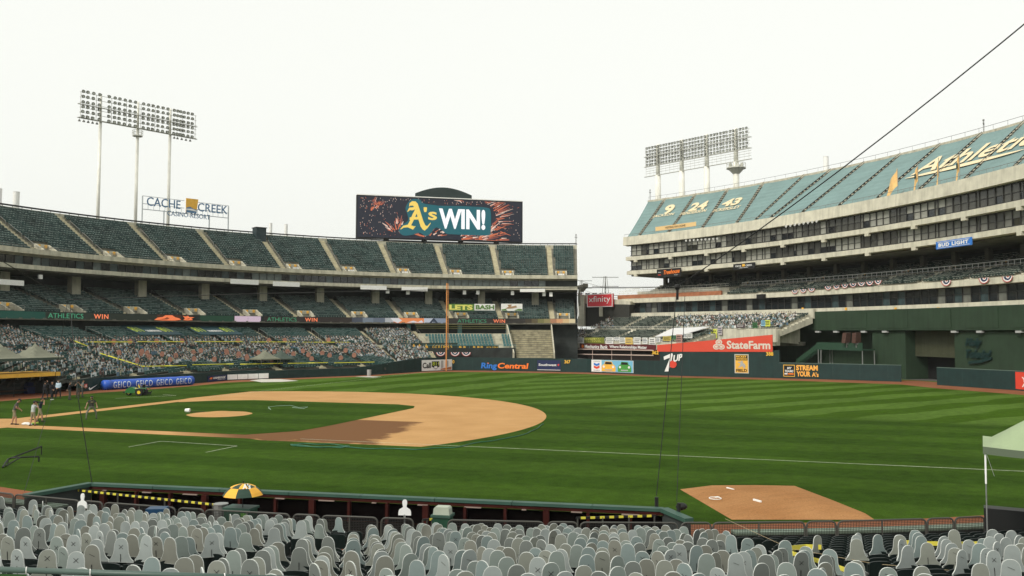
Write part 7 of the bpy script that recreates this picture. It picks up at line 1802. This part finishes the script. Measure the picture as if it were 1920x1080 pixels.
# ------------------------------------------------------------------ people (one continuous body each), tractor, bucket
skin_m = mat('skin', (0.36,0.20,0.13), 0.6); skin2_m = mat('skin_dark', (0.20,0.105,0.07), 0.6); hair_m = mat('hair', (0.015,0.011,0.009), 0.7); shoe_m = mat('shoe_black', (0.02,0.02,0.02), 0.6); shoe_w = mat('shoe_white', (0.55,0.55,0.52), 0.6)
def person(label, foot_px, H, face, pose, cloth, cap=None, mask=None, hold=None, shorts=False, sleeves='short', shoe=None, skin=None, trim=None):
    """face: heading of the body (radians, world). pose: joint offsets, x right, y forward, z up, for height 1.75"""
    s = H/1.75; P = {k: V(v) for k, v in pose.items()}
    bones = []  # (a, b, ra, rb, zone)
    def B(a, b, ra, rb, z): bones.append((V(P[a]) if isinstance(a, str) else V(a), V(P[b]) if isinstance(b, str) else V(b), ra, rb, z))
    pel, chest, neck, head = P['pelvis'], P['chest'], P['neck'], P['head']
    up_ = (neck-pel).normalized(); rt_ = V((1,0,0)); bk = V((0,-0.03,0))
    shL, shR = P['shL'], P['shR']; hipL, hipR = pel+V((-0.10,0,-0.03)), pel+V((0.10,0,-0.03))
    P['hipL'], P['hipR'] = hipL, hipR
    w1 = pel.lerp(chest, 0.5)
    for sx in (-1, 1):
        o = V((0.085*sx,0,0)); B(pel+o, w1+o*0.85, 0.105, 0.098, 'pants' if True else '')
        B(w1+o*0.85, chest+o*1.1, 0.098, 0.108, 'shirt'); B(chest+o*1.1, (shL if sx < 0 else shR)+V((-0.03*sx,0,-0.02)), 0.105, 0.068, 'shirt')
    B(pel, w1, 0.115, 0.11, 'hips'); B(w1, chest, 0.115, 0.12, 'shirt'); B(chest, neck, 0.10, 0.06, 'shirt'); B(neck, neck.lerp(head, 0.5), 0.054, 0.054, 'skin')
    for S in ('L', 'R'):
        B('sh'+S, 'el'+S, 0.056, 0.043, 'sleeve'); B('el'+S, 'ha'+S, 0.041, 0.028, 'fore')
        hd = (P['ha'+S]-P['el'+S]).normalized(); side = hd.cross(V((0,1,0.2))).normalized(); w_ = P['ha'+S]; palm = w_+hd*0.085
        B(w_, palm, 0.026, 0.030, 'skin'); B(w_+side*0.018, palm+side*0.025, 0.02, 0.02, 'skin'); B(w_-side*0.018, palm-side*0.025, 0.02, 0.02, 'skin')
        curl = hd.cross(side)
        for f_, (off, ln) in enumerate(((-0.033,0.062),(-0.011,0.075),(0.011,0.070),(0.033,0.055))):
            a = palm+side*off; m_ = a+hd*ln*0.55+curl*0.012; B(a, m_, 0.0105, 0.010, 'skin'); B(m_, m_+hd*ln*0.4+curl*0.03, 0.010, 0.009, 'skin')
        th0 = w_+hd*0.03+side*0.03; B(th0, th0+side*0.03+hd*0.03, 0.012, 0.011, 'skin'); B(th0+side*0.03+hd*0.03, th0+side*0.035+hd*0.06+curl*0.01, 0.011, 0.010, 'skin')
        kn, an = P['kn'+S], P['an'+S]
        B('hip'+S, kn, 0.092, 0.064, 'thigh'); B(kn, kn.lerp(an, 0.35), 0.060, 0.058, 'calf'); B(kn.lerp(an, 0.35), an, 0.058, 0.040, 'calf')
        toe = P.get('toe'+S, an+V((0.03*(1 if S == 'R' else -1),0.17,-0.045))); B(an+V((0,-0.05,-0.04)), toe, 0.042, 0.034, 'shoe'); B(an, an+V((0,0,-0.05)), 0.043, 0.042, 'shoe')
    hf = P.get('look', V((0,1,0))).normalized(); hu = (head-neck).normalized(); hs_ = hf.cross(hu).normalized()
    mb_ = MB()
    for a, c, ra, rb, z in bones:
        if (c-a).length > 1e-4: mb_.tube(a, c, ra, rb, n=10)
        mb_.ball(a, ra, 10, 8); mb_.ball(c, rb, 10, 8)
    mb_.ball(head+hu*0.02, 0.105, 14, 10, sc=(0.78,0.95,1.12)); mb_.ball(head-hu*0.055+hf*0.02, 0.075, 12, 8, sc=(0.85,0.95,0.95))      # skull, jaw
    mb_.ball(head+hf*0.108-hu*0.012, 0.017, 8, 6); mb_.ball(head+hf*0.094-hu*0.055, 0.018, 8, 6)                                       # nose, mouth
    for sx in (-1, 1): mb_.ball(head+hs_*(0.083*sx)-hu*0.005, 0.022, 8, 6)                                                             # ears
    me = mb_.mesh('tmp', skin_m); o = bpy.data.objects.new('tmp', me); COL.objects.link(o); rm = o.modifiers.new('r', 'REMESH'); rm.mode = 'VOXEL'; rm.voxel_size = 0.0115
    sm = o.modifiers.new('s', 'SMOOTH'); sm.factor = 0.5; sm.iterations = 2
    dg = bpy.context.evaluated_depsgraph_get(); dg.update(); body = bpy.data.meshes.new_from_object(o.evaluated_get(dg)); bpy.data.objects.remove(o); bpy.data.meshes.remove(me)
    body.name = 'person'; body.materials.clear()
    sk = skin or skin_m
    for M in (sk, cloth[0], cloth[1], shoe or shoe_m, hair_m): body.materials.append(M)
    zi = []
    for f in body.polygons:
        c = f.center; best = (9, 'skin', 0)
        dh = (c-head).length
        for a, e, ra, rb, z in bones:
            ab = e-a; L2 = ab.length_squared; t = 0 if L2 < 1e-8 else max(0, min(1, (c-a).dot(ab)/L2)); dd = (c-(a+ab*t)).length-(ra+(rb-ra)*t)
            if dd < best[0]: best = (dd, z, t)
        z, t = best[1], best[2]; m_ = 0
        if dh < 0.14 and (c-neck).dot(hu) > 0.05:
            rel = c-head; m_ = 4 if (rel.dot(hu) > 0.055 or (rel.dot(hf) < -0.01 and rel.dot(hu) > -0.06)) and not (rel.dot(hf) > 0.05 and rel.dot(hu) < 0.075) else 0
        elif z in ('shirt', 'hips', 'pants'): m_ = 2 if (c-pel).dot(up_) < 0.04 else 1
        elif z == 'sleeve': m_ = 1 if (t < 0.62 or sleeves == 'long') else 0
        elif z == 'fore': m_ = 1 if (sleeves == 'long' and t < 0.93) else 0
        elif z == 'thigh': m_ = 2 if (not shorts or t < 0.90) else 0
        elif z == 'calf': m_ = 2 if not shorts else 0
        elif z == 'shoe': m_ = 3
        zi.append(m_)
    body.polygons.foreach_set('material_index', zi); body.polygons.foreach_set('use_smooth', [True]*len(zi))
    g = gz(*foot_px); lowz = min(v.co.z for v in body.vertices)
    ob = link('person', body, None, loc=(g.x, g.y, 0.02-lowz*s), rz=face-pi/2); ob.scale = (s, s, s); tag(ob, label, 'person')
    fm_ = Matrix((hs_, hf, hu)).transposed()
    def hp(x, y, z): return head+hs_*x+hf*y+hu*z
    for sx in (-1, 1):
        bb = MB(); bb.ball(tuple(hp(0.034*sx, 0.092, 0.018)), 0.011, 6, 5); bb.build('eye', black, ob)
    if cap:
        bb = MB(); N = 12
        for i in range(N):
            for j in range(4):
                a0, a1 = 2*pi*i/N, 2*pi*(i+1)/N; e0, e1 = pi/2*j/4, pi/2*(j+1)/4
                q = lambda a, e: hp(0.092*cos(a)*cos(e), 0.108*sin(a)*cos(e), 0.055+0.095*sin(e))
                bb.face([q(a0,e0), q(a1,e0), q(a1,e1), q(a0,e1)])
        bb.prism([hp(-0.075,0.08,0.055), hp(-0.06,0.17,0.04), hp(0,0.19,0.038), hp(0.06,0.17,0.04), hp(0.075,0.08,0.055)], hu*0.012); bb.build('cap', cap, ob, smooth=False)
    if mask:
        bb = MB(); bb.prism([hp(-0.06,0.075,-0.01), hp(0,0.118,0.0), hp(0.06,0.075,-0.01), hp(0.05,0.07,-0.085), hp(0,0.10,-0.10), hp(-0.05,0.07,-0.085)], hf*0.012); bb.build('face_mask', mask, ob)
    if hold == 'camera':
        c = (P['haL']+P['haR'])/2; fwd = hf; T = None
        bb = MB(); cc_ = head+hf*0.17+hu*0.01; bb.ob(cc_, hs_*0.07, hf*0.04, hu*0.05); bb.ob(cc_+hu*0.06, hs_*0.03, hf*0.03, hu*0.02); bb.tube(cc_, cc_+hf*0.2, 0.04, 0.05, n=10)
        me_ = bb.mesh('camera', black); oo = link('photo_camera', me_, None, loc=ob.location, rz=face-pi/2); oo.scale = (s,s,s); tag(oo, 'black camera raised by %s' % hold_txt[foot_px], 'camera')
    if trim:
        bb = MB(); cf = chest+V((0.0,0.135,0.03)); bb.ob(cf, (0.09,0,0), (0,0.012,0), (0,0.0,0.03)); bb.build('shirt_print', trim, ob)
    return ob
hold_txt = {(61,799): 'the person in the pale grey tee', (74,791.5): 'the person in navy and khaki shorts', (146,746.5): 'the person in the green top'}
def stand(spread=0.10, step=0.0, lean=0.0, arms='down', look=(0,1,0), headf=0.0):
    p = dict(pelvis=(0,0,0.95), chest=(0,lean*0.6,1.27), neck=(0,lean,1.46), head=(0,lean+0.03+headf,1.63-abs(headf)*0.5), shL=(-0.185,lean*0.9,1.42), shR=(0.185,lean*0.9,1.42),
             knL=(-spread*1.1,0.03-step*0.6,0.50), knR=(spread*1.1,0.04+step*0.6,0.50), anL=(-spread*1.2,-step*1.1,0.09), anR=(spread*1.2,step*1.1,0.09), look=look)
    if arms == 'down': p.update(elL=(-0.25,lean-0.02,1.14), elR=(0.25,lean-0.02,1.14), haL=(-0.25,lean+0.08,0.90), haR=(0.25,lean+0.08,0.90))
    if arms == 'front': p.update(elL=(-0.25,lean,1.14), elR=(0.25,lean,1.14), haL=(-0.06,lean+0.20,0.98), haR=(0.06,lean+0.22,0.99))
    if arms == 'camera': p.update(elL=(-0.26,lean+0.18,1.26), elR=(0.26,lean+0.18,1.26), haL=(-0.07,lean+0.20,1.52), haR=(0.07,lean+0.17,1.53))
    if arms == 'raise': p.update(elL=(-0.24,lean+0.06,1.18), elR=(0.20,lean+0.22,1.45), haL=(-0.14,lean+0.22,1.08), haR=(0.10,lean+0.20,1.72))
    if arms == 'back': p.update(elL=(-0.27,lean-0.10,1.16), elR=(0.27,lean-0.10,1.16), haL=(-0.10,lean-0.18,0.98), haR=(0.10,lean-0.18,0.98))
    if arms == 'swing': p.update(elL=(-0.33,lean-0.05,1.18), elR=(0.33,lean+0.06,1.18), haL=(-0.36,lean+0.10,0.96), haR=(0.40,lean+0.12,0.94))
    return p
tee_g = mat('tee_grey', (0.075,0.075,0.068), 0.9, var=0.15); tee_l = mat('tee_pale', (0.36,0.39,0.38), 0.9, var=0.1); tee_n = mat('tee_navy', (0.010,0.018,0.028), 0.9, var=0.1); khaki = mat('khaki', (0.23,0.20,0.13), 0.9, var=0.1); tee_b = mat('tee_brown_grey', (0.045,0.045,0.035), 0.9, var=0.15); grey_tr = mat('grey_trousers', (0.16,0.155,0.125), 0.9, var=0.1); suit = mat('suit_black', (0.012,0.012,0.016), 0.8); blue_sh = mat('shirt_pale_blue', (0.42,0.52,0.60), 0.8); dk_gr = mat('top_dark_green', (0.008,0.035,0.03), 0.8); gr_tr = mat('charcoal_trousers', (0.06,0.06,0.055), 0.9); grey_top = mat('top_grey', (0.20,0.21,0.21), 0.9); mask_w = mat('mask_white', (0.7,0.7,0.68), 0.8); mask_k = mat('mask_black', (0.015,0.015,0.015), 0.8)
R0 = atan2(RT.y, RT.x); F0 = atan2(FW.y, FW.x)
person('person in grey tee and khaki shorts with head bowed at the home plate dirt', (26,797), 2.05, R0+0.35, stand(0.10,0.13,0.16,'front',(0,0.75,-0.66),0.07), (tee_g, khaki), mat('cap_dark', (0.02,0.022,0.02), 0.8), None, None, True)
person('person in pale grey tee and khaki shorts photographing with a raised camera', (61,799), 1.92, R0+1.0, stand(0.10,0.10,0.05,'camera'), (tee_l, khaki), MATS['cap_dark'], None, 'camera', True)
person('person in navy shirt and khaki shorts with arms raised to the face', (74,791.5), 1.95, R0+0.5, stand(0.11,0.16,0.08,'camera'), (tee_n, khaki), MATS['cap_dark'], None, 'camera', True)
person('person in dark tee, grey trousers and cap striding across the infield grass', (171,786.5), 1.92, R0+0.0+0.9-1.9, stand(0.30,0.14,0.02,'swing'), (tee_b, grey_tr), MATS['cap_dark'], mask_k, None, False, trim=mat('print_tan', (0.25,0.2,0.1), 0.8))
person('person in black clothes raising one hand by the far dirt edge', (84,749), 1.9, R0+1.2, stand(0.13,0.16,-0.03,'raise'), (suit, suit), None, mask_w, None, False, 'long')
person('person in dark suit and white shoes standing beside the one in pale blue', (97,750.5), 1.95, R0-0.6, stand(0.08,0.05,0.0,'front'), (suit, suit), None, None, None, False, 'long', shoe_w)
person('person in pale blue shirt, black trousers and white mask standing with hands together', (109,747.2), 2.0, -F0*0+F0+pi, stand(0.17,0.03,0.0,'front'), (blue_sh, suit), None, mask_w, None, False, 'long')
person('person in dark top and charcoal trousers with white mask and hands behind the back', (130,750), 1.9, R0+0.6, stand(0.09,0.03,0.0,'back'), (suit, gr_tr), None, mask_w, None, False, 'long')
person('person in dark green top and brown trousers holding up a camera', (146,746.5), 1.9, R0-1.2, stand(0.10,0.05,0.0,'camera'), (dk_gr, mat('brown_trousers', (0.06,0.045,0.03), 0.9)), MATS['cap_dark'], None, 'camera', False)
person('person in grey top and grey trousers standing beside the one in dark green', (154,745), 1.9, R0+0.2, stand(0.09,0.04,0.04,'front'), (grey_top, gr_tr), MATS['cap_dark'], None, None, False)
# bags on the ground by the photographers
bb = MB(); p = gz(49,797); bb.ball((p.x,p.y,0.10), 0.32, 10, 6, sc=(1,0.7,0.4)); bb.ball((p.x+0.22,p.y-0.15,0.06), 0.22, 8, 5, sc=(1,0.8,0.35)); tag(bb.build('white_bag', white_cloth), 'crumpled white bag lying on the dirt at the photographers feet', 'bag')
bb = MB(); p = gz(64,794.5); bb.box((p.x,p.y,0.05), 0.55, 0.3, 0.05, 0.3); bb.box((p.x+0.1,p.y,0.09), 0.3, 0.2, 0.04, 0.5); tag(bb.build('lime_mat', mat('lime_cloth', (0.40,0.60,0.08), 0.7)), 'small lime green pad lying beside the white bag', 'pad')
# bucket at the mound
p = gz(352,773.5); T = thing('bucket', 'white bucket tipped on its side beside the pitching mound', 'bucket', (p.x, p.y, 0)); bb = MB()
ax = V((RT.x,RT.y,0)).normalized(); a, c = V((0,0,0.19))-ax*0.22, V((0,0,0.19))+ax*0.2; bb.tube(a, c, 0.16, 0.20, n=14, caps=False); bb.tube(a, a+ax*0.01, 0.16, n=14); bb.build('shell', white_paint, T)
bb = MB(); bb.tube(c-ax*0.02, c-ax*0.015, 0.185, n=14); bb.build('inside', mat('bucket_inside', (0.45,0.36,0.28), 0.7), T)
bb = MB(); bb.path([c+V((0,0,-0.1)), c+ax*0.6+V((0,0,-0.13)), c+ax*1.3+V((0.1,0.2,-0.14))], 0.025, 5); bb.build('tool_handle', mat('dark_wood', (0.04,0.03,0.02), 0.8), T)
# ------------------------------------------------------------------ utility tractor
gr = mat('tractor_green', (0.02,0.13,0.03), 0.35, spec=0.5); ty = mat('tractor_yellow', (0.75,0.52,0.03), 0.4); ru = mat('rubber', (0.014,0.014,0.014), 0.8)
p = gz(255.5, 741.5); TR = thing('utility_tractor', 'small green three-wheel field tractor with yellow rims and seat parked on the grass', 'tractor', (p.x, p.y, 0), atan2(RT.y, RT.x)); TR.scale = (1.12,1.12,1.12)
bb = MB(); bb.prism([(-0.98,-0.38,0.30),(-0.30,-0.38,0.26),(0.05,-0.38,0.34),(-0.02,-0.38,0.66),(-0.25,-0.38,0.84),(-0.52,-0.38,0.86),(-0.86,-0.38,0.66),(-1.0,-0.38,0.46)], (0,0.76,0)); bb.build('hood', gr, TR)
bb = MB(); bb.box((0.28,0,0.44), 0.75, 0.55, 0.22); bb.build('chassis', gr, TR)
bb = MB(); bb.prism([(0.22,-0.24,0.66),(0.74,-0.24,0.66),(0.74,-0.24,0.78),(0.22,-0.24,0.78)], (0,0.48,0)); bb.prism([(0.60,-0.24,0.76),(0.74,-0.24,0.76),(0.86,-0.24,1.10),(0.74,-0.24,1.12)], (0,0.48,0)); bb.build('seat', ru, TR)
for sy in (-1, 1):
    bb = MB(); N = 8
    bb.path([(0.12+0.55*(1-cos(radians(q)))*1.0, sy*0.5, 0.62+0.16*sin(radians(q))) for q in range(0, 181, 22)], 0.045, 6); bb.build('fender', gr, TR)
    w_ = thing; wh = MB(); wh.tube((0.55,sy*0.44,0.36), (0.55,sy*0.70,0.36), 0.36, n=20)
    for k in range(14): a = 2*pi*k/14; wh.ob((0.55+0.36*cos(a), sy*0.57, 0.36+0.36*sin(a)), (0.035*cos(a),0,0.035*sin(a)), (0,0.12,0), (-0.03*sin(a),0,0.03*cos(a)))
    wo_ = wh.build('wheel', ru, TR); bb = MB(); bb.tube((0.55,sy*0.60,0.36), (0.55,sy*0.715,0.36), 0.17, n=14); bb.build('rim', ty, wo_)
wh = MB(); wh.tube((-0.72,-0.16,0.26), (-0.72,0.16,0.26), 0.26, n=18); wo_ = wh.build('wheel', ru, TR); bb = MB(); bb.tube((-0.72,-0.18,0.26), (-0.72,0.18,0.26), 0.12, n=12); bb.build('rim', ty, wo_)
bb = MB(); bb.path([(0.10,0,0.6), (0.02,0,0.92)], 0.03, 6)
for k in range(10): a0, a1 = 2*pi*k/10, 2*pi*(k+1)/10; bb.tube((0.06+0.05*sin(a0),0.17*cos(a0),0.94+0.12*sin(a0)), (0.06+0.05*sin(a1),0.17*cos(a1),0.94+0.12*sin(a1)), 0.018, n=5)
bb.build('steering_wheel', ru, TR)
bb = MB(); bb.path([(0.50,-0.42,0.80),(0.42,-0.40,1.02),(0.36,-0.40,1.06)], 0.05, 6); bb.path([(0.05,-0.38,0.74),(0.40,-0.40,0.76)], 0.04, 6); bb.build('lever', ty, TR)
bb = MB(); bb.path([(0.85,0,0.42),(1.15,0,0.30),(1.45,0,0.34),(1.6,0,0.44)], 0.04, 6); bb.box((1.2,0,0.22), 0.1, 1.4, 0.08); bb.box((-1.1,0,0.34), 0.25, 0.7, 0.1); bb.build('rake_bar', ru, TR)
bb = MB(); 
for k in range(12): bb.tube((1.2,-0.65+0.118*k,0.2), (1.26,-0.65+0.118*k,0.02), 0.012, n=4)
bb.build('rake_tines', ru, TR)
# ------------------------------------------------------------------ thin smoke in the air over the whole place
hz = bpy.data.materials.new('smoke_haze'); hz.use_nodes = True; t_ = hz.node_tree; t_.nodes.clear()
pv = t_.nodes.new('ShaderNodeVolumePrincipled'); pv.inputs['Color'].default_value = (0.93, 0.95, 0.93, 1); pv.inputs['Density'].default_value = 0.00011; pv.inputs['Anisotropy'].default_value = 0.2
oz = t_.nodes.new('ShaderNodeOutputMaterial'); t_.links.new(pv.outputs[0], oz.inputs['Volume'])
b = MB(); b.box((50, 0, 31.0), 6200, 6200, 64.0); b.build('haze', hz, None, kind='stuff')
